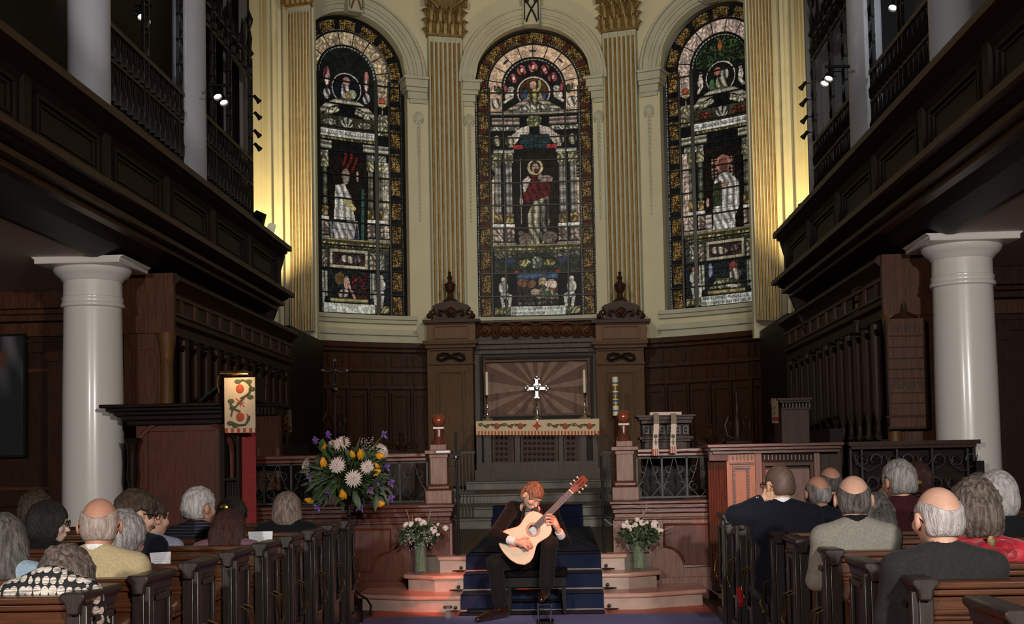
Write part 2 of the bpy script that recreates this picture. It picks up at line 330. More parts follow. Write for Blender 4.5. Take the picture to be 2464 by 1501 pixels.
# pilasters with gilt flutes and capitals
def pilaster(f, half, d0, z0, z1, name='pilaster', cap=True, label='', flutes=7):
    t = thing(name, label, 'pilaster', f(0, d0, z0), 'fluted pilasters of the apse')
    mb = MB()
    vs = [f(u, d, z) for u in (-half, half) for d in (-.05, d0) for z in (z0, z1)]
    mb.add(vs, [(0, 1, 3, 2), (4, 6, 7, 5), (0, 4, 5, 1), (2, 3, 7, 6), (0, 2, 6, 4), (1, 5, 7, 3)])
    mf = MB(); n = flutes; w_ = 2*half/(n+.35)
    for k in range(n):                                        # raised cream fillets, gilt reeds between them
        uc = -half+w_*(k+.675)
        mf.tube([f(uc, d0+.0, z0+.02), f(uc, d0+.0, z1-.12)], w_*.27, 8)
    for k in range(n+1):
        uc = -half+w_*(k+.175)
        vs = [f(uc+a*w_*.16, d, z) for a in (-1, 1) for d in (d0, d0+w_*.3) for z in (z0, z1-.03)]
        mb.add(vs, [(0, 1, 3, 2), (4, 6, 7, 5), (0, 4, 5, 1), (2, 3, 7, 6), (0, 2, 6, 4), (1, 5, 7, 3)])
    mb.build('shaft', CREAMD, t); mf.build('gilt_flutes', GOLD, t)
    if cap:
        mc = MB(); 
        def blk(u0, u1, da, db, za, zb): mc.add([f(u, d, z) for u in (u0, u1) for d in (da, db) for z in (za, zb)], [(0, 1, 3, 2), (4, 6, 7, 5), (0, 4, 5, 1), (2, 3, 7, 6), (0, 2, 6, 4), (1, 5, 7, 3)])
        blk(-half-.03, half+.03, 0, d0+.06, z1, z1+.05); blk(-half, half, 0, d0+.04, z1+.05, z1+.8); blk(-half-.14, half+.14, 0, d0+.2, z1+.8, z1+.9)
        for row, (zb, hh, nn, out) in enumerate(((z1+.05, .26, 5, .10), (z1+.26, .34, 4, .17))):
            for k in range(nn):
                u = (k+.5)/nn*2*half*1.12-half*1.12
                mc.tube([f(u, d0+.03, zb), f(u, d0+.07, zb+hh*.55), f(u, d0+out, zb+hh*.9), f(u, d0+out+.05, zb+hh*.85), f(u, d0+out+.04, zb+hh*.72)], [.06, .07, .06, .035, .02], 7)
                for q in (-1, 1): mc.tube([f(u+q*.03, d0+.04, zb), f(u+q*.075, d0+.07, zb+hh*.6), f(u+q*.06, d0+out, zb+hh*.8)], [.03, .03, .015], 5)
        for q in (-1, 1):
            mc.tube([f(q*half*a_, d0+dd, z1+b_) for a_, b_, dd in ((.25, .5, .06), (.6, .66, .1), (1.0, .74, .14), (1.22, .7, .17), (1.2, .6, .17), (1.02, .6, .16), (1.05, .67, .16))], [.03, .035, .04, .045, .04, .035, .03], 7)
            for k in range(3): mc.tube([f(q*(half+.01), d0-.02-k*.0, z1+.06+k*.2), f(q*(half+.08), d0, z1+.16+k*.2), f(q*(half+.13), d0+.02, z1+.13+k*.2)], [.05, .045, .02], 6)
        mc.build('capital', GOLDD, t)
    return t
PXC = {-1: -4.42, 1: 4.10}
for s, wh in ((-1, 'left'), (1, 'right')):
    tc_ = 16.3
    pilaster(lambda u, d, z, s=s: ap(s*tc_+u/R_A*180/pi, d, z), .36, .12, 3.9, 10.34, label=f'cream and gold fluted pilaster with carved capital just {wh} of the central stained window')
    pilaster(lambda u, d, z, s=s: (PXC[s]+u*.97, 22.75-d+.25*s*u, z), .235, .12, 3.9, 9.97 if s < 0 else 10.25, label=f'gold fluted pilaster in the {wh} chancel arch corner beside the outer stained window', cap=True)
    struct(MB().box(PXC[s]-.25, PXC[s]+.25, 22.78, 22.99, 3.6, ZT).build('wall_pier', CREAM))
# ---------------------------------------------------------------- galleries
def gallery(s):
    X = lambda a: AX+s*a + (-.07 if s < 0 else 0)
    wh = 'left' if s < 0 else 'right'
    t = thing('gallery', f'dark panelled wooden gallery front along the {wh} side of the nave', 'gallery', (X(4), 10, 3.6))
    y0, y1 = 1.0, 18.4
    prof = [(3.66, 4.73), (3.62, 4.70), (3.60, 4.62), (3.70, 4.56), (3.74, 4.50), (3.76, 4.5), (3.76, 4.08), (3.70, 4.05), (3.62, 4.0), (3.60, 3.93), (3.66, 3.9), (3.80, 3.86), (3.84, 3.78), (4.0, 3.70), (4.28, 3.62), (4.34, 3.62), (4.34, 4.73)]
    mb = MB(); mb.prism([(X(a), b) for a, b in prof], y0, y1, 'y'); mb.build('gallery_front', WB, t, ang=10)
    mb = MB(); mb.prism([(X(3.56), 4.66), (X(3.56), 4.73), (X(3.62), 4.77), (X(3.85), 4.77), (X(3.85), 4.66)], y0, y1+.1, 'y')
    mb.prism([(X(3.52), 3.96), (X(3.52), 4.02), (X(3.62), 4.06), (X(3.8), 4.06), (X(3.8), 3.96)], y0, y1+.1, 'y')
    for u, z in ((3.66, 3.86), (3.76, 3.8)): mb.box(min(X(u), X(4.2)), max(X(u), X(4.2)), y0, y1+.05, z-.03, z+.02)
    mb.build('rail_moulding', WDH, t)
    y = y1-.08; k = 0
    while y > y0+1:
        for wdt in (1.62,):
            mb = MB(); a0, a1 = y-wdt+.12, y-.12
            panel_x(mb, a0, a1, 4.14, 4.5, X(3.76), -s, .035, .03); panel_x(mb, a0+.1, a1-.1, 4.2, 4.44, X(3.76), -s, .02, .018)
            mb.box(min(X(3.7), X(3.78)), max(X(3.7), X(3.78)), y-.07, y+.07, 4.06, 4.6)
            mb.build('panel', WB, t)
        y -= 1.75; k += 1
    # end carving bracket
    mb = MB(); mb.prism([(X(a), b) for a, b in ((3.66, 4.6), (3.8, 4.1), (3.72, 3.95), (4.0, 3.2), (4.3, 3.0), (4.6, 3.0), (4.6, 4.6))], y1, y1+.1, 'y'); mb.build('end_board', WB, t)
    # floor of the gallery and white ceiling underneath
    st = struct(MB().box(min(X(4.25), s*9), max(X(4.25), s*9), y0, 20.0, 3.64, 3.75).build('ceiling_aisle', mat('soffit_paint', (.62, .50, .44), .8, noise=(.68, .55, .48), scale=2)))
    # iron screens
    scr(s, X)
    return t
def fleur(mb, p, h, w, ax):                                    # small iron fleur ornament in the plane along ax
    p = Vector(p); a = Vector(ax)
    mb.tube([p, p+Vector((0, 0, h*.35)), p+Vector((0, 0, h*.6)), p+Vector((0, 0, h))], [w*.42, w*.5, w*.2, w*.08], 5)
    for q in (-1, 1): mb.tube([p, p+a*q*w*.45+Vector((0, 0, h*.28)), p+a*q*w*.5+Vector((0, 0, h*.55))], [.012, .014, .008], 4)
def scr(s, X):
    wh = 'left' if s < 0 else 'right'; xs = X(4.5); ya = (0, 1, 0)
    for (y0, y1, nm) in ((13.25, 16.2, 'nearer'), (16.75, 19.85, 'far')):
        t = thing('iron_screen', f'black wrought iron lattice screen on the {wh} gallery, {nm} of its bays between white columns', 'iron screen', (xs, (y0+y1)/2, 4.75), f'iron screens on the {wh} gallery')
        mb = MB(); z0 = 4.74
        for z, r in ((z0+.02, .02), (z0+.75, .014), (z0+1.27, .02), (z0+1.66, .028)): mb.box(xs-r, xs+r, y0, y1, z-r, z+r)
        mb.build('rail', WDH, t)
        mb = MB(); n = int((y1-y0)/.19)
        for k in range(n+1):
            y = y0+(y1-y0)*k/n
            mb.tube([(xs, y, z0), (xs, y, z0+1.66)], .01, 4)
            if k < n:
                ym = y+(y1-y0)/n/2
                for zz, hh in ((z0+.2, .5), (z0+.8, .42), (z0+1.3, .3)): fleur(mb, (xs, ym, zz), hh, .13, ya)
                mb.tube([(xs, ym-.06, z0+.1), (xs, ym, z0+.2), (xs, ym+.06, z0+.1), (xs, ym, z0+.02)], .01, 4, True)
        mb.build('lattice', IRON, t)
        posts = [y0+.07, y0+(y1-y0)*.5, y1-.12] if nm == 'nearer' else [y0+.9, y0+1.75, y1-.05]
        for k, y in enumerate(posts):
            mp_ = MB(); zt = 11.5 if nm == 'nearer' else 8.1
            for q in (-1, 1): mp_.box(xs-.02, xs+.02, y+q*.085-.012, y+q*.085+.012, z0, zt)
            nz = int((zt-z0-1.7)/.34)
            for j in range(nz):
                z = z0+1.7+j*.34; fleur(mp_, (xs, y, z), .24, .1, ya); mp_.tube([(xs, y-.085, z+.27), (xs, y+.085, z+.32)], .012, 4)
                mp_.ball((xs, y+.1, z+.3), .022, 5); mp_.ball((xs, y-.1, z+.3), .022, 5)
            if nm == 'far':
                mp_.lathe([(.03, 0), (.07, .05), (.03, .12), (.045, .3), (.015, .45), (.05, .55), (.06, .62), (.02, .72), (.001, .78)], (xs, y, zt), 8)
            mp_.build('upright', IRON, t)
        if nm == 'far':                                        # cresting along the top
            mc = MB(); zc = 7.75
            for z in (zc, zc+.32): mc.box(xs-.02, xs+.02, y0, y1, z-.025, z+.025)
            for k in range(9):
                y = y0+(y1-y0)*(k+.5)/9; fleur(mc, (xs, y, zc+.32), .5 if k % 2 else .3, .13, ya); fleur(mc, (xs, y, zc+.03), .26, .16, ya)
            mc.build('cresting', IRON, t)
GAL = [gallery(s) for s in (-1, 1)]
# ---------------------------------------------------------------- round columns
def round_column(x, y, z0, z1, r, m_, label, cap=True, group=None):
    t = thing('round_column', label, 'column', (x, y, z0), group)
    pr = [(r*1.22, z0), (r*1.22, z0+.1), (r*1.1, z0+.14), (r*1.05, z0+.2), (r, z0+.26)]
    H_ = z1-z0
    sh = [(r*1.0, z0), (r, z0+H_*.35), (r*.985, z0+H_*.6), (r*.945, z1-.55), (r*.94, z1-.5)] if cap else [(r, z0), (r*.97, z1)]
    MB().lathe(sh, (x, y, 0), 48).build('shaft', m_, t, ang=50)
    if cap:
        c = MB().lathe([(r*.94, z1-.5), (r*1.02, z1-.49), (r*1.04, z1-.47), (r*1.02, z1-.45), (r*.99, z1-.445), (r*.985, z1-.42), (r*1.0, z1-.41), (r*1.0, z1-.39), (r*.96, z1-.38), (r*.95, z1-.22), (r*1.0, z1-.21), (r*1.02, z1-.19), (r*1.18, z1-.15), (r*1.26, z1-.11), (r*1.27, z1-.085), (r*1.2, z1-.07), (.02, z1-.07)], (x, y, 0), 48).build('capital', m_, t, ang=50)
        a = r*1.42; MB().prism([(x-a, z1-.075), (x-a, z1-.03), (x-a-.04, z1), (x+a+.04, z1), (x+a, z1-.03), (x+a, z1-.075)], y-a, y+a).build('abacus', m_, c, bevel=.008)
    return t
round_column(-4.625, 13, 0, 3.64, .315, WHITE, 'white round column under the left gallery beside the pulpit')
round_column(4.50, 13, 0, 3.64, .315, WHITE, 'white round column under the right gallery beside the hymn board')
for s, x in ((-1, -4.66), (1, 4.48)):
    wh = 'left' if s < 0 else 'right'
    for y, nm in ((13, 'nearer'), (16.5, 'farther')):
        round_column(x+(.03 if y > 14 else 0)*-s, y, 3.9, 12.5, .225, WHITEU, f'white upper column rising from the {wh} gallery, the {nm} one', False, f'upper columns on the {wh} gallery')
# ---------------------------------------------------------------- spotlights on the screens
def small_spot(p, aim, s, label, grp, lit=True, size=1.0):
    t = thing('spotlight', label, 'spotlight', p, grp); p = Vector(p); a = (Vector(aim)-p).normalized(); q = a.to_track_quat('Z', 'Y').to_matrix()
    MB().lathe([(.025*size, -.09*size), (.035*size, -.08*size), (.04*size, .02*size), (.062*size, .1*size), (.055*size, .1*size), (.02*size, .0)], p, 12, rot=q).build('housing', BLACK, t)
    MB().tube([p-a*.03*size, p+Vector((s*.07*size, 0, .03)), p+Vector((s*.14*size, 0, .03))], .008, 5).build('arm', BLACK, t)
    MB().lathe([(.048*size, .07*size), (.001, .085*size)], p, 12, rot=q).build('bulb', mat('lit_bulb', (1, 1, 1), emit=((1, .85, .7), 14 if lit else 2)), t)
    return t
for s, pts in ((-1, ((617, 237), (619, 277), (618, 320), (619, 352))), (1, ((1933, 205), (1935, 245), (1937, 286), (1938, 323)))):
    wh = 'left' if s < 0 else 'right'
    for k, (px, py) in enumerate(pts):
        p = P(px, py, 19.8); small_spot(p, p+Vector((-s*.5, .6, -.6)), s, f'small black spotlight on the {wh} iron screen edge, {("topmost", "second from top", "third from top", "lowest")[k]} of four', f'small spotlights on the {wh} screen', size=.75)
for px, py, Y, n in ((520, 222, 15.6, 'left'), (535, 236, 15.8, 'left'), (338, 30, 15.0, 'far left'), (348, 42, 15.1, 'far left'), (1998, 178, 15.8, 'right'), (1988, 190, 15.9, 'right'), (2152, 8, 15.2, 'far right')):
    p = P(px, py, Y); small_spot(p, p+Vector((.4 if px < 1200 else -.4, -.5, -.9)), -1 if px < 1200 else 1, f'glowing track spotlight inside the {n} gallery, {"lower" if py in (236, 42, 190) else "upper"} one', 'gallery track spotlights', size=1.0)
for x0, x1, y, z, wh in ((1985, 2045, 160, 15.9, 'right'), (500, 545, 205, 15.7, 'left'), (325, 365, 14, 15.05, 'nearer left'), (2140, 2180, -8, 15.2, 'nearer right')):
    tag(MB().tube([P(x0, y, z), P(x1, y, z)], .02, 6).build('track_bar', BLACK), f'black bar carrying spotlights behind the {wh} gallery screen', 'light bar')
for px, py, wh, s in ((622, 528, 'left', -1), (1940, 503, 'right', 1)):
    p = P(px, py, 18.0); t = thing('floodlight', f'black box floodlight tilted up on the {wh} gallery end', 'floodlight', p)
    Rm = Matrix.Rotation(rad(-25*s), 3, 'Y')@Matrix.Rotation(rad(35), 3, 'X')
    MB().obox(p, .17, .13, .2, Rm).build('housing', BLACK, t, bevel=.01)
    q = p+Vector((-s*.16, .1, -.13)); MB().obox(q, .1, .1, .16, Rm).build('reflector', mat('flood_lens', (.5, .55, .4), .2, emit=((1, .9, .6), .3)), t, bevel=.01)
    MB().tube([p, p+Vector((0, 0, -.32))], .015, 6).build('bracket', BLACK, t)

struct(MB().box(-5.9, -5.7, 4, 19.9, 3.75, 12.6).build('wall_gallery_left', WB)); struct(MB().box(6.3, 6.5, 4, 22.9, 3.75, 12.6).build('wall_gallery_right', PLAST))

struct(MB().box(-7.0, -4.86, 20.6, 20.7, 3.75, 12.6).build('wall_dark_backing_left', WB)); struct(MB().box(4.5, 6.3, 20.6, 20.7, 3.75, 12.6).build('wall_loft_right', mat('shaded_plaster', (.2, .2, .215), .8)))  # left: dark panel added to hide the bright chancel wall behind the screen
for x in (-5.2, -4.93): struct(MB().box(x-.06, x+.06, 20.5, 20.6, 3.75, 12.6).build('trim_pale_strip', PLAST))
# ================================================================ CHANCEL WOODWORK
def pb(name, r_, Y, dep, m_, parent=None, bevel=0): return MB().px(*r_, Y, dep).build(name, m_, parent, bevel=bevel)
# ---- partitions at the end of the aisles
for s, wh in ((-1, 'left'), (1, 'right')):
    t = thing('panelled_partition', f'dark panelled wooden partition closing the {wh} aisle behind the column', 'panelling', (s*6, 15.2, 0))
    xa, xb = (-9, -4.35) if s < 0 else (3.9, 9)
    MB().box(xa, xb, 15.2, 15.3, 0, 3.64).build('backing', WD, t)
    mb = MB()
    for z0, z1, d in ((3.42, 3.64, .3), (3.36, 3.42, .22), (3.28, 3.36, .16), ): mb.box(xa, xb, 15.2-d, 15.2, z0, z1)
    mb.build('cornice', WM if s < 0 else WD, t, bevel=.01)
    MB().box(xa, xb, 15.12, 15.2, 3.1, 3.26).build('frieze', WM, t); MB().box(xa, xb, 15.1, 15.2, 3.02, 3.06).box(xa, xb, 15.15, 15.2, 2.9, 3.02).build('architrave', WD, t)
    MB().box(xa, xb, 15.14, 15.2, 0, .25).build('skirting', WD, t); MB().box(xa, xb, 15.14, 15.2, 1.0, 1.08).build('dado_rail', WD, t)
    for k in range(5):
        x = (-4.95-k*.95) if s < 0 else (4.6+k*.95)
        mb = MB(); mb.box(x-.09, x+.09, 15.1, 15.2, .25, 2.9); mb.box(x-.12, x+.12, 15.06, 15.2, 2.78, 2.9)
        panel_recess(mb, *((x+.09, x+.82) if s > 0 else (x-.82, x-.09)), 1.2, 2.7, 15.2, .04, .03)
        mb.build('pilaster_strip', WM if (k < 3 and s < 0) else WD, t)
t = thing('painting', 'dark abstract oil painting in a black frame on the left aisle partition', 'painting', P(20, 955, 15.08))
a, b, c, d = rect(-160, 805, 62, 1103, 15.08)
MB().box(a, b, 15.08, 15.14, c, d).build('frame', BLACK, t, bevel=.01)
NN = 60; xs = np.linspace(a+.03, b-.03, NN); zs = np.linspace(c+.03, d-.03, NN*2); X_, Z_ = np.meshgrid(xs, zs, indexing='ij')
vv = np.stack([X_, np.full_like(X_, 15.075), Z_], -1).reshape(-1, 3); idx = np.arange(NN*NN*2).reshape(NN, NN*2)
ff = np.stack([idx[:-1, :-1], idx[1:, :-1], idx[1:, 1:], idx[:-1, 1:]], -1).reshape(-1, 4)
u_ = (X_-a)/(b-a); v_ = (Z_-c)/(d-c); br = np.clip(np.sin(u_*23+v_*5)*np.sin(v_*9+u_*3)*.5+.3, 0, 1)*np.clip((v_-.45)*2.6, 0, 1)
colp = np.stack([.02+.16*br, .022+.16*br, .024+.17*br], -1); msk = ((u_-.76)/.05)**2+((v_-.80)/.07)**2 < 1+.3*np.sin(u_*60); colp[msk] = (.12, .05, .03)
np_mesh('canvas', vv, ff, attr_mat('canvas_paint', .5), colp.reshape(-1, 3), parent=t)
# ---- organ cases
def organ_case(s):
    wh = 'left' if s < 0 else 'right'; X = lambda a: AX+s*a
    t = thing('organ_case', f'dark carved organ case with tall wooden pipes on the {wh} side of the chancel', 'organ case', (X(4.2), 16.8, H1))
    y0, y1 = 13.75, 20.0
    def bx(mb, a0, a1, ya, yb, z0, z1): mb.box(min(X(a0), X(a1)), max(X(a0), X(a1)), ya, yb, z0, z1)
    mb = MB(); bx(mb, 4.05, 4.5, y0+.1, y1, 0, 3.6); mb.build('backing', WB, t)
    mb = MB(); prof = [(3.9, 3.62), (3.86, 3.58), (3.86, 3.54), (3.94, 3.48), (3.98, 3.42), (3.98, 3.16), (3.94, 3.14), (3.94, 3.09), (3.99, 3.05), (3.99, 2.95), (4.4, 2.95), (4.4, 3.62)]
    mb.prism([(X(a), b) for a, b in prof], y0, y1, 'y'); mb.build('entablature', WD, t, ang=25)
    mb = MB(); k = 0; y = y0+.35
    while y < y1-.3: bx(mb, 3.96, 3.99, y, y+.12, 3.2, 3.36); y += .55
    bx(mb, 3.95, 3.99, y0, y1, 3.36, 3.39); bx(mb, 3.95, 3.99, y0, y1, 3.17, 3.2); mb.build('frieze_blocks', WM, t)
    # end panel facing the nave with corner column
    mb = MB(); bx(mb, 4.02, 4.5, y0, y0+.1, 0, 3.6); panel_recess(mb, min(X(4.12), X(4.4)), max(X(4.12), X(4.4)), .8, 2.8, y0, .03, .02)
    bx(mb, 3.92, 4.5, y0-.05, y0+.02, 2.95, 3.62); bx(mb, 3.96, 4.5, y0-.03, y0, 3.0, 3.05); mb.build('end_panel', WM, t)
    c = (X(4.02), y0+.02, 0)
    MB().lathe([(.1, .48), (.11, .6), (.085, .65), (.075, .75), (.078, 1.8), (.07, 2.62), (.08, 2.64), (.07, 2.67), (.078, 2.72), (.10, 2.88), (.11, 2.95)], c, 16).build('corner_column', WG, t)
    mb = MB(); bx(mb, 3.9, 4.1, y0, y1, 0, 1.55); bx(mb, 3.86, 4.1, y0, y1, 1.5, 1.6); mb.build('plinth', WB, t)
    for k in range(13):
        y = y0+.42+k*.44; r = .062
        m_ = MB(); zt = 2.9-.02*(k % 3)
        m_.lathe([(.03, 1.6), (.055, 1.64), (.03, 1.68), (.03, 1.8), (r, 1.95), (r, zt)], (X(3.95), y, 0), 12)
        m_.build('pipe', mat('brown_pipe', (.05, .028, .022), .45, spec=.3, noise=(.075, .042, .032), scale=4, stretch=V) if s > 0 else WD, t)
        m2 = MB(); m2.box(min(X(3.97), X(4.06)), max(X(3.97), X(4.06)), y+.14, y+.26, 1.6, 2.95); m2.tube([(X(3.95), y-.08, 2.78), (X(3.93), y, 2.88), (X(3.95), y+.08, 2.78)], .03, 6)
        m2.build('mullion', WB, t)
    return t
for s in (-1, 1): organ_case(s)
for s in (-1, 1): struct(MB().box(min(AX+s*4.0, AX+s*4.6), max(AX+s*4.0, AX+s*4.6), 20.0, 22.77, 0, 3.72).build('wall_chancel_wainscot', WB))
# ---- curved wainscot
def wains(mb, t0, t1, d0, d1, z0, z1, n=10):
    for k in range(n):
        u0, u1 = t0+(t1-t0)*k/n, t0+(t1-t0)*(k+1)/n
        vs = [ap(u, dd, z) for u in (u0, u1) for dd in (d0, d1) for z in (z0, z1)]
        mb.add(vs, [(0, 1, 3, 2), (4, 6, 7, 5), (0, 4, 5, 1), (2, 3, 7, 6), (0, 2, 6, 4), (1, 5, 7, 3)])
for s, wh in ((-1, 'left'), (1, 'right')):
    t = thing('apse_wainscot', f'dark oak panelled wainscot curving round the {wh} side of the apse', 'panelling', ap(s*32, .2, H1))
    ta, tb = s*19.8, s*49
    mb = MB(); wains(mb, ta, tb, .02, .2, H1, 3.72); mb.build('backing', WD, t)
    mb = MB()
    for z0, z1, d in ((3.78, 3.88, .36), (3.70, 3.78, .28)): wains(mb, ta, tb, .02, d, z0, z1)
    mb.build('cornice', WDH, t)
    for nm_, z0, z1, d in (('mid_rail', 3.30, 3.36, .27), ('architrave', 2.95, 3.02, .26), ('skirting', H1, .8, .26)): mb = MB(); wains(mb, ta, tb, .02, d, z0, z1); mb.build(nm_, WDH, t)
    for k in range(7):
        u0 = ta+(tb-ta)*k/7; u1 = ta+(tb-ta)*(k+1)/7
        for z0, z1 in ((3.40, 3.62), (3.04, 3.26)):
            mb = MB(); a_, b_ = (u0+s*.5, u1-s*.5); wains(mb, a_, b_, .2, .21, z0, z1, 2)
            for c_, d_ in ((a_, a_+s*.3), (b_-s*.3, b_)): wains(mb, c_, d_, .2, .24, z0, z1, 1)
            mb.build('frieze_panel', WD, t)
        mb = MB()
        for a_, b_, c_, d_ in ((u0+s*.4, u1-s*.4, 1.0, 1.07), (u0+s*.4, u1-s*.4, 2.8, 2.87), (u0+s*.4, u0+s*.9, 1.0, 2.87), (u1-s*.9, u1-s*.4, 1.0, 2.87)): wains(mb, a_, b_, .2, .24, c_, d_, 2)
        wains(mb, u0-s*.15, u0+s*.15, .2, .27, .8, 2.95, 1); mb.build('tall_panel', WD, t)
# ---- reredos with its two piers
YR = 25.15
def frame_px(mb, x0, y0, x1, y1, Y, w, dep=.05):
    for q in ((x0, y0, x1, y0+w), (x0, y1-w, x1, y1), (x0, y0, x0+w, y1), (x1-w, y0, x1, y1)): mb.px(*q, Y, dep)
t = thing('reredos', 'carved dark oak reredos behind the altar with cornice and pier at each side', 'reredos', (APX, YR, H1))
pb('backing', (1030, 770, 1552, 1160), YR+.15, .3, WGR, t)
mb = MB(); mb.px(1143, 815, 1437, 826, YR-.05, .3); mb.px(1143, 826, 1437, 838, YR, .3); mb.px(1143, 838, 1437, 850, YR+.06, .2); mb.px(1143, 768, 1437, 774, YR-.02, .3)
mb.px(1143, 850, 1162, 1120, YR+.08, .1); mb.px(1418, 850, 1437, 1120, YR+.08, .1); mb.build('cornice', WGR, t, bevel=.01)
mb = MB()
for k in range(6):                                             # carved frieze of shells and brackets
    cx = 1143+(k+.5)*49; p = P(cx, 795, YR+.1); mb.ball(p, .15, 10, 1, .4, .85); mb.tube([P(cx-20, 780, YR+.05), P(cx, 775, YR), P(cx+20, 780, YR+.05)], .03, 6); mb.ball(p+Vector((0, -.06, -.02)), .06, 8)
    for q in (-1, 1): mb.tube([P(cx+q*24, 778, YR+.08), P(cx+q*22, 795, YR), P(cx+q*17, 808, YR+.05), P(cx+q*24, 812, YR+.08)], [.03, .045, .03, .02], 6)
mb.build('carved_frieze', WM, t)
for x0, x1, wh in ((1030, 1140, -1), (1437, 1552, 1)):
    mb = MB(); mb.px(x0, 833, x1, 1170, YR-.1, .3); mb.px(x0-8, 826, x1+5, 836, YR-.2, .4); mb.px(x0-14, 818, x1+8, 827, YR-.26, .4); mb.px(x0+2, 838, x1-2, 842, YR-.14, .1); mb.px(x0, 872, x1, 876, YR-.15, .1)
    frame_px(mb, x0+22, 890, x1-20, 1120, YR-.14, 5); frame_px(mb, x0+28, 896, x1-26, 1114, YR-.12, 2); mb.build('pier', mat('amber_oak', (.075, .033, .010), .5, spec=.2, noise=(.105, .05, .016), scale=5, stretch=V), t)
    mb = MB(); mb.px(x0-4, 774, x1+4, 822, YR-.16, .4); frame_px(mb, x0+12, 782, x1-14, 814, YR-.2, 3); mb.build('pier_block', WG, t)
    mb = MB(); mb.px(x0-14, 768, x1+14, 775, YR-.28, .5); cx = (x0+x1)/2
    body = [(-38, 768), (-40, 742), (-46, 738), (-40, 733), (-26, 728), (0, 722), (26, 728), (40, 733), (46, 738), (40, 742), (38, 768)]
    pts = [P(cx+a_, b_, YR-.2) for a_, b_ in body]; mb.prism([(p.x, p.z) for p in pts], YR-.2, YR+.1)
    for q in (-1, 1):
        mb.tube([P(cx+q*a_, b_, YR-.24) for a_, b_ in ((44, 768), (50, 750), (42, 745), (38, 752), (44, 757))], .035, 6)
        mb.tube([P(cx+q*a_, b_, YR-.26) for a_, b_ in ((4, 762), (14, 748), (28, 746), (30, 756), (22, 758))], .03, 6); mb.ball(P(cx+q*52, 760, YR-.2), .06, 8)
    mb.ball(P(cx, 750, YR-.22), .1, 8)
    b = P(cx-2, 722, YR); z = lambda py: P(cx, py, YR).z
    mb.lathe([(.16, z(724)), (.1, z(719)), (.07, z(716)), (.05, z(706)), (.1, z(698)), (.11, z(688)), (.12, z(684)), (.06, z(680)), (.04, z(674)), (.06, z(668)), (.02, z(660)), (.04, z(656)), (.001, z(652))], (b.x, YR, 0), 12)
    mb.build('urn_finial', WD, t)
    mb = MB()
    for q in (-1, 1): mb.tube([P(cx+q*a_, b_, YR-.16) for a_, b_ in ((0, 858), (8, 852), (20, 851), (30, 855), (33, 862), (24, 867), (12, 862), (0, 858))], .03, 6)
    mb.build('scroll_carving', WB, t)
mb = MB(); frame_px(mb, 1164, 864, 1420, 1000, YR-.03, 5, .1); mb.build('inner_frame', WM, t); mb = MB(); frame_px(mb, 1155, 856, 1428, 1008, YR, 7, .1); mb.build('outer_frame', WB, t)
pb('lower_panel', (1164, 1000, 1420, 1012), YR+.02, .1, WGR, t)
# sunburst panel: rays of two veneers, one mesh each
a, b, c, d = rect(1170, 870, 1414, 996, YR); o = P(1292, 935, YR)
def clip_ray(ang):
    dx, dz = cos(ang), sin(ang); ts = []
    if dx > 0: ts.append((b-o.x)/dx)
    if dx < 0: ts.append((a-o.x)/dx)
    if dz > 0: ts.append((d-o.z)/dz)
    if dz < 0: ts.append((c-o.z)/dz)
    return min(ts)
sun = thing('sunburst_panel', 'brown marquetry panel of light and dark rays behind the altar cross', 'wall panel', (o.x, YR, c))
VA = mat('veneer_dark', (.105, .052, .036), .5, spec=.2, noise=(.14, .072, .052), scale=6); VB = mat('veneer_light', (.19, .115, .095), .5, spec=.2, noise=(.25, .155, .13), scale=6)
MB().box(a, b, YR+.02, YR+.08, c, d).build('panel', VA, sun)
mb = MB(); NR = 15; r_ = random.Random(3)
for k in range(NR):
    a0 = 2*pi*(k+.1)/NR; a1 = a0+2*pi/NR*(.3+.4*r_.random()); t0, t1 = clip_ray(a0)*.99, clip_ray(a1)*.99; i0 = .12
    mb.add([(o.x+i0*cos(a0), YR+.014, o.z+i0*sin(a0)), (o.x+t0*cos(a0), YR+.014, o.z+t0*sin(a0)), (o.x+t1*cos(a1), YR+.014, o.z+t1*sin(a1)), (o.x+i0*cos(a1), YR+.014, o.z+i0*sin(a1))], [(0, 1, 2, 3)])
mb.build('rays', VB, sun, smooth=False)
# ---- steps up to the altar
def slab(name, pts, z0, z1, m_, nose=.02): return struct(MB().prism([(x, y) for x, y in pts], z0, z1, 'z').build(name, m_, bevel=nose))
def stepbox(x0, x1, y0, y1, z0, z1):
    struct(MB().box(x0, x1, y0+.03, y1, z0, z1-.04).build('trim_step_riser', STONE)); struct(MB().box(x0-.01, x1+.01, y0, y1, z1-.04, z1).build('trim_step_tread', STONE, bevel=.012))
stepbox(-1.5, 1.35, 18.0, 18.4, H1, .63); stepbox(-1.5, 1.35, 18.4, 20.0, .63, .78); stepbox(-1.5, 1.2, 20.0, 23.5, .78, .93); stepbox(-1.5, 1.2, 23.2, 25.3, .93, 1.08)
struct(MB().box(-4.2, 4.0, 18.6, 26, H1, .62).build('floor_sanctuary', STONE))
for z, y in ((.63, 17.98), (.78, 18.38)):
    struct(MB().box(-.72, .6, y, y+.012, z-.15, z+.005).box(-.72, .6, y, y+.4, z, z+.008).build('carpet_sanctuary', CARP))
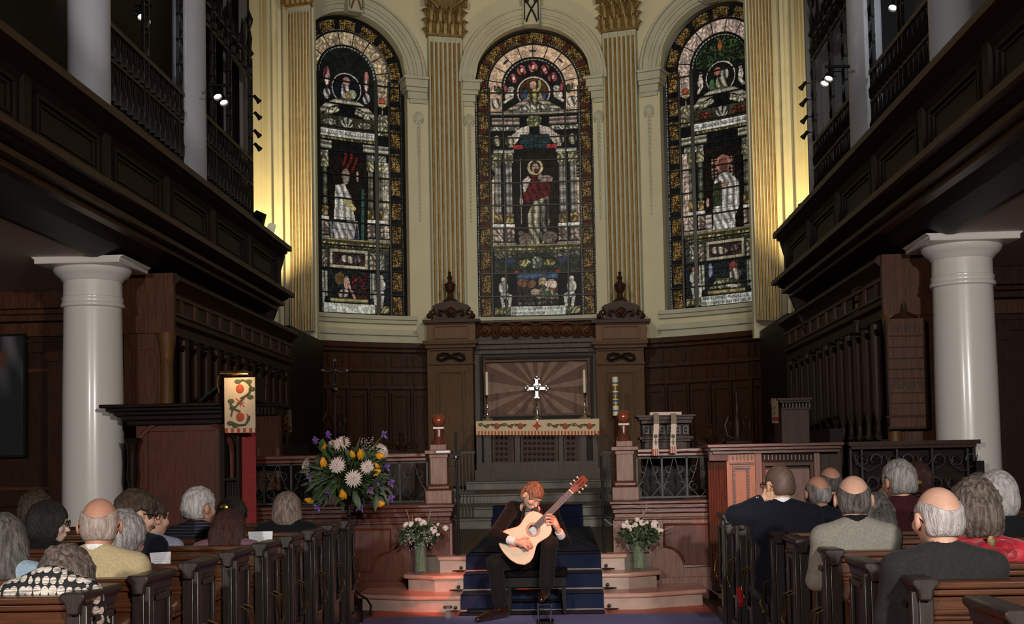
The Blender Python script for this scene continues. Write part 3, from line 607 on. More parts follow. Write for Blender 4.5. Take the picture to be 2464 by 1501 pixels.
# ---- altar
ALT = P(1292, 1018, 24.0)
t = thing('altar', 'dark wooden altar with three panelled bays under a narrow frontal', 'altar', (ALT.x, 24, 1.08))
pb('body', (1148, 1040, 1438, 1130), 24.1, .7, WB, t); pb('plinth', (1143, 1128, 1444, 1157), 24.0, .9, WGR, t)
mb = MB(); mb.px(1146, 1018, 1441, 1028, 23.98, .9)
for x0, x1 in ((1146, 1160), (1164, 1183), (1238, 1252), (1344, 1356), (1396, 1412), (1426, 1440)): mb.px(x0, 1028, x1, 1130, 24.03, .1)
mb.px(1146, 1110, 1440, 1130, 24.03, .1); mb.px(1146, 1028, 1440, 1040, 24.03, .1); mb.build('frame', WGR, t, bevel=.006)
for x0, x1 in ((1186, 1236), (1254, 1342), (1358, 1396)):
    mb = MB(); frame_px(mb, x0, 1043, x1, 1114, 24.06, 3, .05); mb.build('panel_moulding', WM, t)
    mb = MB(); mb.px(x0+3, 1046, x1-3, 1111, 24.094, .004)
    for i in range(int((x1-x0-10)/11)):
        for j in range(5): p = P(x0+10+i*11, 1053+j*13, 24.09); mb.lathe([(.035, 0), (.02, .012), (.001, .015)], p, 6, rot=Matrix.Rotation(pi/2, 3, 'X'))
    mb.build('carved_infill', WD, t)
# frontal (superfrontal) with embroidery
t = thing('altar_frontal', 'cream altar frontal embroidered with pomegranates and edged with striped fringe', 'altar cloth', (ALT.x, 23.95, 2.0))
pb('cloth', (1145, 1010, 1442, 1040), 23.95, .9, CLOTH, t, .005)
mb = MB()
for k in range(74):
    if k % 2: mb.px(1146+k*4, 1037, 1150+k*4, 1047, 23.94, .03)
mb.build('fringe_red', ORGP, t)
mb = MB()
for k in range(74):
    if k % 2 == 0: mb.px(1146+k*4, 1037, 1150+k*4, 1047, 23.94, .03)
mb.build('fringe_cream', CLOTH, t)
mr, mg = MB(), MB(); Ye = 23.94
for k, cx in enumerate((1165, 1195, 1222, 1252, 1330, 1360, 1390, 1418)):
    if k % 2: mr.ball(P(cx, 1025, Ye), .055, 8, 1, .15, 1.1)
    else: mr.ball(P(cx+8, 1026, Ye), .03, 6, 1, .15, 1)
    mg.tube([P(cx-14, 1020, Ye), P(cx-6, 1018+3*(k % 2), Ye), P(cx+4, 1028, Ye), P(cx+15, 1021, Ye)], .013, 4)
    for q in (-9, 2, 10): mg.ball(P(cx+q, 1022+(q % 5), Ye), .03, 6, 1.3, .15, .6)
mr.tube([P(1292, 1014, Ye), P(1292, 1034, Ye)], .02, 4); mr.tube([P(1282, 1024, Ye), P(1302, 1024, Ye)], .02, 4); mr.ball(P(1292, 1024, Ye), .05, 8, 1, .2, 1)
mr.build('embroidery_red', ORGP, t); mg.build('embroidery_green', GRNP, t)
# ---- altar cross, candlesticks, candles
def zpx(px, Y): return lambda py: P(px, py, Y).z
Yc2 = 24.35
def cross(px, z, Y, m_, arm, r, name, label, rows):
    pass
t = thing('altar_cross', 'polished silver altar cross with flared arms standing in the middle of the altar', 'cross', (P(1292, 1012, Yc2).x, Yc2, P(1292, 1012, Yc2).z))
z = zpx(1292, Yc2); x = P(1292, 960, Yc2).x
MB().lathe([(.11, z(1012)), (.11, z(1009)), (.08, z(1006)), (.05, z(1002)), (.02, z(997)), (.02, z(988)), (.045, z(984)), (.02, z(980)), (.018, z(970)), (.045, z(965)), (.05, z(961)), (.02, z(956))], (x, Yc2, 0), 16).build('stem', SILVER, t)
mb = MB()
mb.box(x-.028, x+.028, Yc2-.02, Yc2+.02, z(958), z(912)); mb.box(P(1272, 935, Yc2).x, P(1312, 935, Yc2).x, Yc2-.02, Yc2+.02, z(938), z(931))
for px, py in ((1292, 912), (1270, 934), (1314, 934), (1292, 957)):
    for q in ((0, -5), (-5, 0), (5, 0), (0, 5)): mb.ball(P(px+q[0], py+q[1], Yc2), .035, 8, 1, .6, 1)
mb.ball(P(1292, 934, Yc2), .075, 12, 1, .4, 1); mb.lathe([(.06, 0), (.1, .01), (.06, .02)], P(1292, 934, Yc2), 20, rot=Matrix.Rotation(pi/2, 3, 'X'))
mb.build('cross_head', SILVER, t)
for cx, ct, cb, wh in ((1173, 895, 952, 'left'), (1408, 890, 946, 'right')):
    z = zpx(cx, Yc2); b = P(cx, 1010 if cx < 1200 else 1005, Yc2); x = b.x; zb = P(1292, 1011, Yc2).z
    t = thing('candlestick', f'silver candlestick on the {wh} end of the altar holding a tall candle', 'candlestick', (x, Yc2, zb), 'altar candlesticks')
    MB().lathe([(.10, zb), (.11, zb+.03), (.08, zb+.06), (.04, zb+.09), (.02, zb+.12), (.02, zb+.2), (.04, zb+.23), (.02, zb+.26), (.018, zb+.36), (.035, zb+.39), (.02, zb+.42), (.05, z(cb)-.01), (.055, z(cb)+.01), (.03, z(cb)+.012)], (x, Yc2, 0), 16).build('stand', SILVER, t)
    for k in range(3): pass
    o = MB().lathe([(.028, z(cb)+.012), (.026, z(ct)), (.004, z(ct)+.004), (.004, z(ct)+.03)], (x, Yc2, 0), 14).build('candle', WAX)
    tag(o, f'tall cream altar candle standing in the {wh} silver candlestick', 'candle', 'altar candles')
# paschal candle
Yp = 24.4; z = zpx(1481, Yp); x = P(1481, 950, Yp).x
t = thing('paschal_candle', 'tall cream paschal candle with painted blue and gold bands right of the altar', 'candle', (x, Yp, .62))
MB().lathe([(.062, z(1000)), (.06, z(907)), (.004, z(906))], (x, Yp, 0), 16).build('wax', WAX, t)
for y0_, y1_ in ((920, 924), (944, 950), (962, 968), (986, 990)): MB().lathe([(.063, z(y1_)), (.063, z(y0_))], (x, Yp, 0), 16).build('painted_band', mat('band_blue', (.08, .12, .22), .5), t)
for y0_, y1_ in ((928, 940), (951, 960), (970, 976)): MB().lathe([(.0625, z(y1_)), (.0625, z(y0_))], (x, Yp, 0), 16).build('gold_band', GOLD, t)
MB().lathe([(.2, .62), (.2, .66), (.05, .7), (.03, 1.2), (.04, z(1010)), (.09, z(1000))], (x, Yp, 0), 12).build('stand', WD, t)
# ---- marble steps
SX = .0
def mstep(hw0, hw1, yf, yb, z0, z1, chx, nm):
    # plan: front edge half width hw0, chamfer back to hw1
    p = [(SX-hw0, yf), (SX+hw0, yf), (SX+hw1, yf+chx), (SX+hw1, yb), (SX-hw1, yb), (SX-hw1, yf+chx)]
    q = [(SX-hw0+.02, yf+.03), (SX+hw0-.02, yf+.03), (SX+hw1-.05, yf+chx+.02), (SX+hw1-.05, yb), (SX-hw1+.05, yb), (SX-hw1+.05, yf+chx+.02)]
    struct(MB().prism(q, z0, z1-.045, 'z').build('trim_marble_riser', MARBW)); struct(MB().prism(p, z1-.045, z1, 'z').build('trim_marble_tread', MARB, bevel=.016))
mstep(1.08, 1.72, 12.0, 13.2, 0, H0, .3, 'lowest'); mstep(.98, 1.30, 12.38, 13.0, H0, 2*H0, .22, 'middle'); mstep(.96, 1.0, 12.72, 13.0, 2*H0, H1+.003, .1, 'top')
mb = MB(); xa, xb = -.67, .70
for yf, z0, z1 in ((12.0, 0, H0), (12.38, H0, 2*H0), (12.72, 2*H0, H1+.004)):
    mb.box(xa, xb, yf-.012, yf, z0, z1+.008); mb.box(xa, xb, yf-.012, yf+.4, z1, z1+.008)
mb.box(xa, xb, 13.0, 18.0, H1, H1+.012); mb.box(xa, xb, 11.7, 12.0, .012, .016)
tag(mb.build('stair_carpet', CARP, bevel=.006), 'dark blue carpet runner laid up the middle of the marble steps', 'carpet')
for k, (yf, z) in enumerate(((12.0, .0), (12.38, H0), (12.72, 2*H0))):
    nm = ('lowest', 'middle', 'top')[k]
    t = thing('stair_rod', f'brass stair rod holding the blue carpet against the {nm} step', 'stair rod', (SX, yf-.02, z+.02), 'stair rods')
    MB().tube([(xa-.06, yf-.025, z+.018), (xb+.06, yf-.025, z+.018)], .008, 6).build('rod', mat('rod_metal', (.85, .72, .62), .4, metal=.8), t)
    for q in (xa-.05, xb+.05):
        MB().tube([(q-.09, yf-.022, z+.02), (q, yf-.03, z+.02), (q+.09, yf-.022, z+.02)], [.004, .012, .004], 5).ball((q, yf-.02, z+.05), .018, 6).build('bracket', IRON, t)
# ---- dwarf walls and iron railings in front of the chancel
ZW = 1.01
def dwarf(s):
    wh = 'left' if s < 0 else 'right'; c = .005
    xi = c+s*.855; xo = c+s*(3.4 if s < 0 else 2.0)
    lo, hi = min(xi, xo), max(xi, xo); yf = 12.95
    t = thing('dwarf_wall', f'panelled mahogany chancel dwarf wall on the {wh} of the marble steps', 'low wall', ((xi+xo)/2, yf, 0))
    MB().box(lo, hi, yf, yf+.5, 0, ZW-.05).build('body', WR if s < 0 else WP, t)
    mb = MB()
    for z0, z1, d in ((ZW-.035, ZW, .12), (ZW-.08, ZW-.035, .08), (ZW-.13, ZW-.08, .05), (ZW-.2, ZW-.17, .03)): mb.box(lo-(d*.5 if s > 0 else 0), hi+(d*.5 if s < 0 else 0), yf-d, yf+.5, z0, z1)
    mb.build('top_moulding', WRH, t, bevel=.008)
    n = 3 if s < 0 else 1
    for k in range(n):
        a_ = xi+s*(.62+k*.95) if s < 0 else xi+s*.5; b_ = a_+s*(.62 if s < 0 else .5)
        u0, u1 = min(a_, b_), max(a_, b_); u0, u1 = (u0, u1)
        cx = (u0+u1)/2
        mb = MB(); w_ = .025
        r = .2; notch = [(u1 if s < 0 else u0, 0)]
        # shaped panel: rectangle with a concave quarter notch at the inner lower corner
        zi, zt = .33, .76
        sx_ = 1 if s < 0 else -1; E = u1 if s < 0 else u0; W_ = u0 if s < 0 else u1
        pts = [(W_, zi), (E-sx_*r, zi)]+[(E-sx_*r+sx_*r*(1-cos(g)), zi+r*sin(g)) for g in [pi/2*i/6 for i in range(1, 7)]]+[(E, zt), (W_, zt)]
        mb.tube([(x_, yf-.005, z_) for x_, z_ in pts], .018, 6, True); mb.build('panel_moulding', WRH, t)
        MB().prism(pts, yf-.012, yf).build('panel_field', WR, t)
    MB().box(lo, hi, yf-.05, yf+.5, 0, .22).build('plinth', WR if s < 0 else WP, t)
    # return along the passage
    MB().box(min(xi, xi-s*.02), max(xi, xi-s*.02), yf, yf+.5, H1, ZW-.2).build('side_field', WP, t)
    # ---- newel
    nx = xi+s*.12; ny = yf+.2
    t = thing('newel_post', f'square mahogany newel post with ball finial on the {wh} dwarf wall', 'newel post', (nx, ny, ZW), 'newel posts either side of the steps')
    MB().box(nx-.14, nx+.14, ny-.14, ny+.14, ZW, ZW+.14).build('base', WP, t, bevel=.01)
    MB().box(nx-.125, nx+.125, ny-.125, ny+.125, ZW+.14, ZW+.2).build('base_moulding', WRH, t, bevel=.02)
    MB().box(nx-.09, nx+.09, ny-.09, ny+.09, ZW+.2, 1.53).build('shaft', WP, t, bevel=.008)
    MB().box(nx-.14, nx+.14, ny-.14, ny+.14, 1.53, 1.57).box(nx-.1, nx+.1, ny-.1, ny+.1, 1.49, 1.53).box(nx-.085, nx+.085, ny-.085, ny+.085, 1.57, 1.63).build('cap', WP, t, bevel=.006)
    MB().lathe([(.085, 1.63), (.07, 1.66), (.05, 1.7), (.045, 1.72), (.055, 1.78), (.05, 1.8)], (nx, ny, 0), 16).build('finial_neck', WRH, t)
    MB().box(nx-.055, nx+.055, ny-.055, ny+.055, 1.795, 1.815).ball((nx, ny, 1.885), .07, 18).build('ball_finial', mat('polished_ball', (.22, .05, .02), .15, coat=.8), t)
    # ---- railing
    L = 1.25 if s > 0 else 2.9; e0, e1 = nx+s*.13, nx+s*(L if s > 0 else 2.45)
    t = thing('chancel_railing', f'wrought iron scroll railing with wooden handrail on the {wh} dwarf wall', 'railing', ((e0+e1)/2, ny, ZW))
    u0, u1 = min(e0, e1), max(e0, e1)
    MB().box(u0, u1, ny-.09, ny+.09, 1.50, 1.545).box(u0, u1, ny-.06, ny+.06, 1.46, 1.5).build('handrail', WRH, t, bevel=.01)
    if s > 0: MB().box(u1-.3, u1-.08, ny-.1, ny+.1, ZW, 1.46).box(u1-.32, u1-.05, ny-.12, ny+.12, ZW, ZW+.2).build('end_post', WP, t, bevel=.01)
    else:
        for xx in (-2.12,): MB().box(xx-.08, xx+.08, ny-.08, ny+.08, ZW, 1.46).build('end_post', WR, t, bevel=.01)
    mb = MB(); xx = u0+.04; ue = u1-(.34 if s > 0 else 0)
    mb.box(u0, ue, ny-.012, ny+.012, ZW+.015, ZW+.035); mb.box(u0, ue, ny-.01, ny+.01, 1.44, 1.455)
    nb = max(2, int(round((ue-u0)/.29))); w_ = (ue-u0)/nb
    for k in range(nb+1): x_ = u0+k*w_; mb.box(x_-.01, x_+.01, ny-.01, ny+.01, ZW+.02, 1.45)
    mb.build('bars', IRONG, t); mb = MB()
    def spiral(cx, cz, r0, turns, a0, dr): return [(cx+(r0*(1-q/18*.85))*cos(a0+dr*turns*2*pi*q/18), ny, cz+(r0*(1-q/18*.85))*sin(a0+dr*turns*2*pi*q/18)) for q in range(19)]
    for k in range(nb):
        c_ = u0+(k+.5)*w_
        for q in (-1, 1):
            mb.tube(spiral(c_+q*w_*.24, ZW+.13, w_*.22, 1.4, pi/2, -q), .006, 4)
            mb.tube(spiral(c_+q*w_*.2, ZW+.32, w_*.17, 1.4, -pi/2, q), .006, 4)
            mb.tube([(c_+q*w_*.05, ny, ZW+.03), (c_+q*w_*.42, ny, ZW+.14), (c_+q*w_*.2, ny, ZW+.27), (c_+q*.01, ny, ZW+.43)], .005, 4)
    mb.build('scrollwork', IRONG, t)
for s in (-1, 1): dwarf(s)
# low dark iron rails further in beside the sanctuary steps
for s, (x0, x1) in ((-1, (1085, 1143)), (1, (1446, 1472))):
    wh = 'left' if s < 0 else 'right'; t = thing('altar_rail', f'low black iron altar rail beside the sanctuary steps, {wh} side', 'railing', P((x0+x1)/2, 1190, 18.2))
    mb = MB(); mb.px(x0, 1086, x1, 1091, 18.2, .06); mb.px(x0, 1183, x1, 1187, 18.2, .04)
    for k in range(7): mb.px(x0+3+k*(x1-x0-8)/6, 1090, x0+5+k*(x1-x0-8)/6, 1264, 18.2, .03)
    mb.build('rail', IRON, t)
# ---- steel handrails beside the steps
for s, pts in ((-1, ((1097, 1040), (1097, 1100), (1101, 1200), (1103, 1328))), (1, ((1447, 1095), (1450, 1200), (1455, 1328)))):
    wh = 'left' if s < 0 else 'right'; Yh = 12.86; t = thing('handrail_post', f'slim dark steel handrail post on the top step, {wh} of the blue carpet', 'handrail', P(pts[-1][0], pts[-1][1], Yh))
    A_ = [P(a_, b_, Yh) for a_, b_ in pts]; A_[-1].z = H1+.003
    MB().tube(A_, [.014]*(len(A_)-1)+[.02], 8).tube([A_[-2], A_[-2]+Vector((0, 0, .04))], .026, 8).build('post', mat('dark_steel', (.06, .065, .07), .3, metal=.8), t)
    if s < 0: MB().tube([A_[1]+Vector((-.06, 0, -.0)), A_[1]+Vector((.02, 0, 0))], .012, 6).ball(A_[1], .035, 10).build('collar', SILVER, t)
    MB().tube([A_[0] if s > 0 else A_[1], (A_[0] if s > 0 else A_[1])+Vector((0, 1.9, .25))], .014, 8).build('rail', mat('dark_steel', (0, 0, 0)), t)
# ================================================================ STAINED GLASS
class Cv:
    def __init__(s, W, H, hw, h): s.x = np.linspace(-hw, hw, W)[None, :].repeat(H, 0); s.y = np.linspace(0, h, H)[:, None].repeat(W, 1); s.c = np.zeros((H, W, 3)); s.id = np.zeros((H, W), int); s.n = 1; s.hw = hw
    def put(s, m_, col, tex=None):
        c = np.array(col, float)*np.ones((m_.sum(), 3))
        if tex is not None: c = c*tex[m_][:, None]
        s.c[m_] = c; s.n += 1; s.id[m_] = s.n
    def rc(s, x0, x1, y0, y1, col, tex=None, sym=False):
        m_ = (s.x >= x0) & (s.x <= x1) & (s.y >= y0) & (s.y <= y1); s.put(m_, col, tex)
        if sym: s.rc(-x1, -x0, y0, y1, col, tex)
    def el(s, cx, cy_, rx, ry, col, tex=None, sym=False, a=0):
        X, Y = s.x-cx, s.y-cy_; ca, sa = cos(a), sin(a); m_ = ((X*ca+Y*sa)/rx)**2+((-X*sa+Y*ca)/ry)**2 <= 1; s.put(m_, col, tex)
        if sym: s.el(-cx, cy_, rx, ry, col, tex, False, -a)
    def ring(s, cx, cy_, r0, r1, col, tex=None, up=False):
        r = np.hypot(s.x-cx, s.y-cy_); m_ = (r >= r0) & (r <= r1)
        if up: m_ &= s.y >= cy_
        s.put(m_, col, tex)
    def pl(s, pts, col, tex=None, sym=False):
        m_ = np.zeros_like(s.x, bool); n = len(pts)
        for i in range(n):
            (x0, y0), (x1, y1) = pts[i], pts[(i+1) % n]
            if y0 == y1: continue
            c = ((y0 > s.y) != (y1 > s.y)) & (s.x < (x1-x0)*(s.y-y0)/(y1-y0)+x0); m_ ^= c
        s.put(m_, col, tex)
        if sym: s.pl([(-a, b) for a, b in pts], col, tex)
    def ln(s, pts, w, col, sym=False):
        m_ = np.zeros_like(s.x, bool)
        for (x0, y0), (x1, y1) in zip(pts, pts[1:]):
            dx, dy = x1-x0, y1-y0; L2 = dx*dx+dy*dy+1e-9; t = np.clip(((s.x-x0)*dx+(s.y-y0)*dy)/L2, 0, 1); m_ |= np.hypot(s.x-x0-t*dx, s.y-y0-t*dy) < w
        s.put(m_, col)
        if sym: s.ln([(-a, b) for a, b in pts], w, col)
def glass_canvas(wi):
    hw, H_ = 1.25, 6.2; W, Hn = 240, 596; C = Cv(W, Hn, hw, H_); x, y = C.x, C.y; r_ = np.random.default_rng(20+wi)
    small = r_.random((Hn//3+2, W//3+2)); n1 = np.kron(small, np.ones((3, 3)))[:Hn, :W]; n0 = r_.random((Hn, W))
    scroll = .45+.55*(np.sin(x*38+2*np.sin(y*21))*np.sin(y*31+2*np.sin(x*27)) > .05)*(.7+.5*n0)
    leafy = .25+.9*(np.sin(x*30+3*np.sin(y*14))*np.sin(y*26+3*np.cos(x*19)) > .2)*(.6+.5*n0)
    folds = .55+.5*np.sin(x*45+y*9+2*np.sin(y*7)); marble = .72+.35*n1*n0; stripe = .6+.4*np.sin(y*60); flute = .6+.45*np.sin(x*85)
    sp = ZSP-ZS; R = np.hypot(x, np.maximum(y-sp, 0)); A_ = np.arctan2(y-sp, x)
    gold, dk, peach, wht, red, blue, grn = (.42, .25, .06), (.008, .009, .012), (.72, .50, .33), (.62, .60, .54), (.34, .02, .03), (.03, .07, .16), (.05, .09, .04)
    pinkish = (.60, .45, .38) if wi else peach; sil = (.50, .50, .42); pale = (.55, .5, .42)
    arc = y > sp
    C.rc(-2, 2, 0, 7, dk)
    # ornamental border
    bord = ((~arc) & (abs(x) > .95) & (abs(x) < 1.15)) | (arc & (R > .98) & (R < 1.19)); t_ = np.where(arc, A_*1.15*(1), y); dkb = (np.mod(t_+.05, .5) < .12)
    fine = .12+.9*(np.sin(x*62+3*np.sin(y*33))*np.sin(y*55+3*np.cos(x*41)) > .25)*(.5+.7*n0); C.put(bord, gold, fine*.85); C.put(bord & dkb, (.07, .02, .01) if wi == 0 else dk)
    ln = ((~arc) & ((abs(abs(x)-1.19) < .012) | (abs(abs(x)-.925) < .012))) | (arc & ((abs(R-1.22) < .012) | (abs(R-.965) < .014))); C.put(ln & (np.mod(t_, .06) < .045), (.42, .42, .40))
    # voussoir ring
    v_ = arc & (R > .655) & (R < .945); C.put(v_, pinkish if wi != 1 else (.52, .40, .24), marble if wi == 0 else scroll*1.1)
    v2 = (~arc) & (y > 4.45) & (abs(x) > .66) & (abs(x) < .9); C.put(v2, pinkish if wi != 1 else (.5, .4, .27), marble if wi == 0 else scroll)
    if wi == 0:
        for a in (0, 45, 135, 180, 90): C.el(.8*cos(rad(a)), sp+.8*sin(rad(a)), .07, .02, (.05, .05, .12), a=rad(a-90))
    ty = (arc & (R < .60)) | ((~arc) & (y > 4.4) & (abs(x) < .62)); C.put(ty, (.012, .015, .014)); rg = arc & (R > .60) & (R < .635); C.put(rg & (np.mod(A_, .12) < .09), (.36, .36, .34))
    if wi == 0:
        for k in range(5):
            a = rad(30+k*30); cx, cy_ = .47*cos(a), sp-.02+.47*sin(a); C.el(cx, cy_, .115, .10, (.42, .09, .10), folds, a=a); C.el(cx, cy_, .035, .05, (.62, .42, .38))
        C.ring(0, sp-.1, .31, .345, (.62, .45, .40)); C.el(0, sp-.1, .30, .30, (.10, .05, .015), n1+.3)
        C.el(-.17, sp-.2, .09, .17, blue); C.el(.18, sp-.22, .08, .14, blue); C.pl([(-.18, sp-.3), (.2, sp-.32), (.15, sp-.08), (0, sp+.02), (-.12, sp-.1)], (.42, .33, .12), folds); C.el(-.01, sp+.06, .075, .09, (.46, .26, .2)); C.ln([(.06, sp-.1), (.13, sp+.02), (.12, sp+.14)], .03, (.30, .34, .10))
        C.el(-.02, sp-.33, .05, .12, (.4, .4, .36), folds)
        for q in (-1, 1): C.el(q*.47, sp-.02, .07, .06, (.42, .38, .32), n0+.3); C.el(q*.50, sp-.16, .09, .12, (.60, .53, .44), a=q*.5); C.ln([(q*.45, sp-.2), (q*.6, sp-.3)], .03, (.58, .5, .42)); C.el(q*.58, sp+.0, .035, .09, (.34, .05, .07)); C.el(q*.78, sp-.33, .09, .12, (.6, .57, .5), folds); C.el(q*.72, sp-.05, .05, .1, grn)
        C.pl([(-.66, sp-.52), (-.1, sp-.18), (-.05, sp-.28), (-.5, sp-.55)], (.42, .35, .27), stripe, True); C.pl([(-.6, sp-.56), (-.1, sp-.32), (-.1, sp-.5), (-.3, sp-.56)], (.46, .45, .38), leafy, True)
        C.rc(-.15, .15, sp-.56, sp-.36, (.46, .44, .34), leafy)
    else:
        C.ring(0, sp-.25, .30, .33, (.45, .43, .42)); C.el(0, sp-.25, .29, .29, (.01, .012, .02))
        if wi == 1:
            C.el(0, sp-.1, .085, .1, (.38, .2, .17)); C.pl([(-.14, sp-.5), (.1, sp-.5), (.05, sp-.2), (-.1, sp-.15)], (.5, .5, .48), folds); C.el(.13, sp-.35, .09, .1, (.30, .34, .2)); C.el(.03, sp-.38, .06, .08, (.28, .18, .05))
            for q in (-1, 1): C.el(q*.44, sp-.05, .075, .22, (.5, .18, .18), folds); C.el(q*.44, sp-.12, .04, .12, (.62, .5, .48)); C.el(q*.44, sp-.4, .08, .12, (.5, .45, .46), folds)
        else:
            C.put(arc & (R < .58) & (n1 > .5), (.05, .09, .03)); C.el(0, sp+.4, .05, .12, (.3, .1, .02)); C.ring(0, sp-.25, .30, .33, (.6, .5, .48)); C.el(0, sp-.25, .29, .29, (.012, .015, .012))
            C.el(-.07, sp-.12, .08, .09, (.34, .12, .09)); C.el(.09, sp-.2, .09, .13, (.5, .5, .44), folds); C.pl([(-.16, sp-.5), (.16, sp-.5), (.12, sp-.3), (-.08, sp-.22)], (.4, .38, .26), folds); C.el(-.2, sp-.38, .06, .12, (.06, .16, .07))
            for q in (-1, 1): C.el(q*.44, sp-.12, .045, .05, (.62, .45, .38)); C.el(q*.45, sp-.28, .06, .13, (.62, .5, .44)); C.ln([(q*.42, sp-.36), (q*.5, sp-.48)], .035, (.6, .5, .44))
        for q in (-1, 1): C.el(q*.78, sp-.5, .09, .05, (.42, .36, .16)); C.el(q*.78, sp-.41, .07, .06, (.45, .06, .03), n0+.4); C.rc(q*.78-.02, q*.78+.02, sp-.75, sp-.52, (.35, .33, .2))
        C.pl([(-.66, sp-.78), (-.5, sp-.62), (-.28, sp-.5), (0, sp-.45), (0, sp-.58), (-.3, sp-.64), (-.6, sp-.85)], (.50, .48, .36), stripe, True); C.pl([(-.56, sp-.9), (-.45, sp-.72), (-.2, sp-.64), (-.15, sp-.74)], (.50, .47, .34), leafy, True)
        C.rc(-.62, .62, sp-1.12, sp-.84, (.05, .05, .03), n0+.4); C.el(0, sp-.96, .14, .12, (.50, .50, .42), .5+.5*np.sin(A_*0+np.arctan2(y-sp+1.1, x)*12)); C.el(.38, sp-.98, .15, .07, (.26, .06, .03) if wi == 2 else (.42, .42, .3), leafy, True); C.rc(.62, .9, sp-1.15, sp-.7, (.45, .4, .26), leafy, True)
    # architecture below
    yb = sp-.56 if wi == 0 else sp-1.12
    if wi == 0:
        C.rc(-.9, .9, yb-.02, yb+.03, (.3, .26, .2)); C.rc(.3, .88, yb-.25, yb-.08, (.42, .32, .27), stripe, True); C.rc(.3, .9, yb-.36, yb-.27, sil, leafy, True)
        C.pl([(-.55, yb-.72), (-.45, yb-.72), (-.3, yb-.52), (-.1, yb-.42), (-.1, yb-.24), (-.3, yb-.3), (-.47, yb-.45)], (.56, .47, .40), n0*.3+.8, True); C.el(0, yb-.15, .16, .14, (.46, .44, .2), leafy); C.rc(-.3, .3, yb-.75, yb-.45, (.02, .05, .06), n1+.4); C.rc(.25, .45, yb-.76, yb-.66, (.38, .03, .03), n0+.4, True)
        for cx in (.52, .78): C.el(cx, yb-.58, .09, .12, (.45, .42, .28), folds, True)
        C.rc(.43, .86, yb-.84, yb-.76, sil, stripe, True)
        ct, cb = yb-.84, 1.6
    else:
        C.rc(-.62, .62, yb-.16, yb, (.58, .58, .54)); C.rc(-.62, .62, yb-.22, yb-.17, (.3, .26, .1), leafy); C.rc(.34, .90, yb-.42, yb-.25, (.48, .46, .36), stripe, True); C.rc(.42, .85, yb-.58, yb-.44, (.42, .42, .34), leafy, True); ct, cb = yb-.58, 1.6
    C.rc(.70, .90, cb-.1, ct, (.03, .035, .03), n1+.5, True); C.rc(.88 if wi else .86, .9, .3, ct, dk, None, True)
    C.rc(.72, .90, 1.65, 3.0 if wi == 0 else ct, pinkish if wi != 1 else (.52, .46, .36), marble if wi == 0 else scroll*1.05, True)
    if wi == 0: C.put((abs(x) > .70) & (abs(x) < .9) & (y > 3.0) & (y < ct) & (n1 > .55), (.25, .2, .12)); C.el(.8, 3.4, .05, .06, red, None, True)
    for cx in ((.55, .78) if wi == 0 else (.50, .70)):
        wd = .065 if wi == 0 else .055
        C.rc(cx-wd-.03, cx+wd+.03, ct-.22, ct, (.46, .42, .24), leafy, True); C.rc(cx-wd, cx+wd, cb+.65, ct-.22, (.46, .42, .38) if wi == 0 else (.26, .27, .19), (flute*.6+.3)*(.7+.3*np.sin(y*30)), True)
        C.rc(cx-wd-.02, cx+wd+.02, cb+.45, cb+.65, (.42, .30, .10), leafy, True); C.rc(cx-wd-.05, cx+wd+.05, cb+.36, cb+.44, wht, None, True); C.rc(cx-wd-.03, cx+wd+.03, cb+.06, cb+.34, (.46, .36, .30), leafy, True)
    C.rc(.42, .9, cb-.08, cb+.04, (.52, .46, .42), stripe, True)
    # niche and figure
    nx = .42; C.rc(-nx, nx, cb, ct+(.0 if wi == 0 else .05), (.014, .010, .008), n1+.5)
    fy = ct-.32
    if wi == 0:
        C.el(0, fy, .165, .17, (.55, .42, .24)); C.el(0, fy+.02, .11, .12, (.05, .03, .02)); C.el(0, fy-.01, .07, .10, (.46, .32, .26)); C.el(.02, fy-.08, .045, .05, (.08, .04, .03))
        C.pl([(-.24, fy-.75), (-.28, fy-.3), (-.13, fy-.16), (.1, fy-.16), (.3, fy-.3), (.3, fy-.75)], (.12, .008, .012), .5+folds*.6); C.pl([(-.25, fy-.55), (-.27, fy-.28), (-.15, fy-.17), (-.09, fy-.25), (-.2, fy-.5)], (.56, .46, .40), n0*.3+.8)
        C.el(.22, fy-.26, .14, .09, (.30, .2, .19), n0+.4); C.el(.1, fy-.2, .06, .06, (.36, .27, .24)); C.pl([(-.15, fy-1.75), (-.18, fy-1.0), (-.05, fy-.72), (.25, fy-.62), (.27, fy-1.2), (.12, fy-1.75), (-.05, fy-1.85)], (.46, .42, .28), folds*.9+.1); C.pl([(.05, fy-1.7), (.1, fy-.8), (.27, fy-.62), (.24, fy-1.3)], (.16, .15, .13), folds)
        C.ln([(-.3, fy+.2), (-.3, fy-1.2)], .012, (.42, .4, .38)); C.el(-.3, fy-.72, .04, .09, (.50, .33, .26)); C.el(-.24, fy-1.55, .13, .16, (.19, .14, .12), n0+.4); C.el(-.32, fy-1.4, .06, .05, (.17, .12, .1)); C.el(.27, fy-1.5, .16, .13, (.16, .12, .10), n0+.4); C.ln([(-.3, fy-1.65), (-.3, fy-1.95)], .022, (.16, .12, .1)); C.ln([(-.18, fy-1.65), (-.16, fy-1.95)], .022, (.16, .12, .1)); C.ln([(.35, fy-1.6), (.36, fy-1.95)], .022, (.16, .12, .1)); C.el(.08, fy-1.9, .08, .03, (.46, .3, .26), a=-.4)
    elif wi == 1:
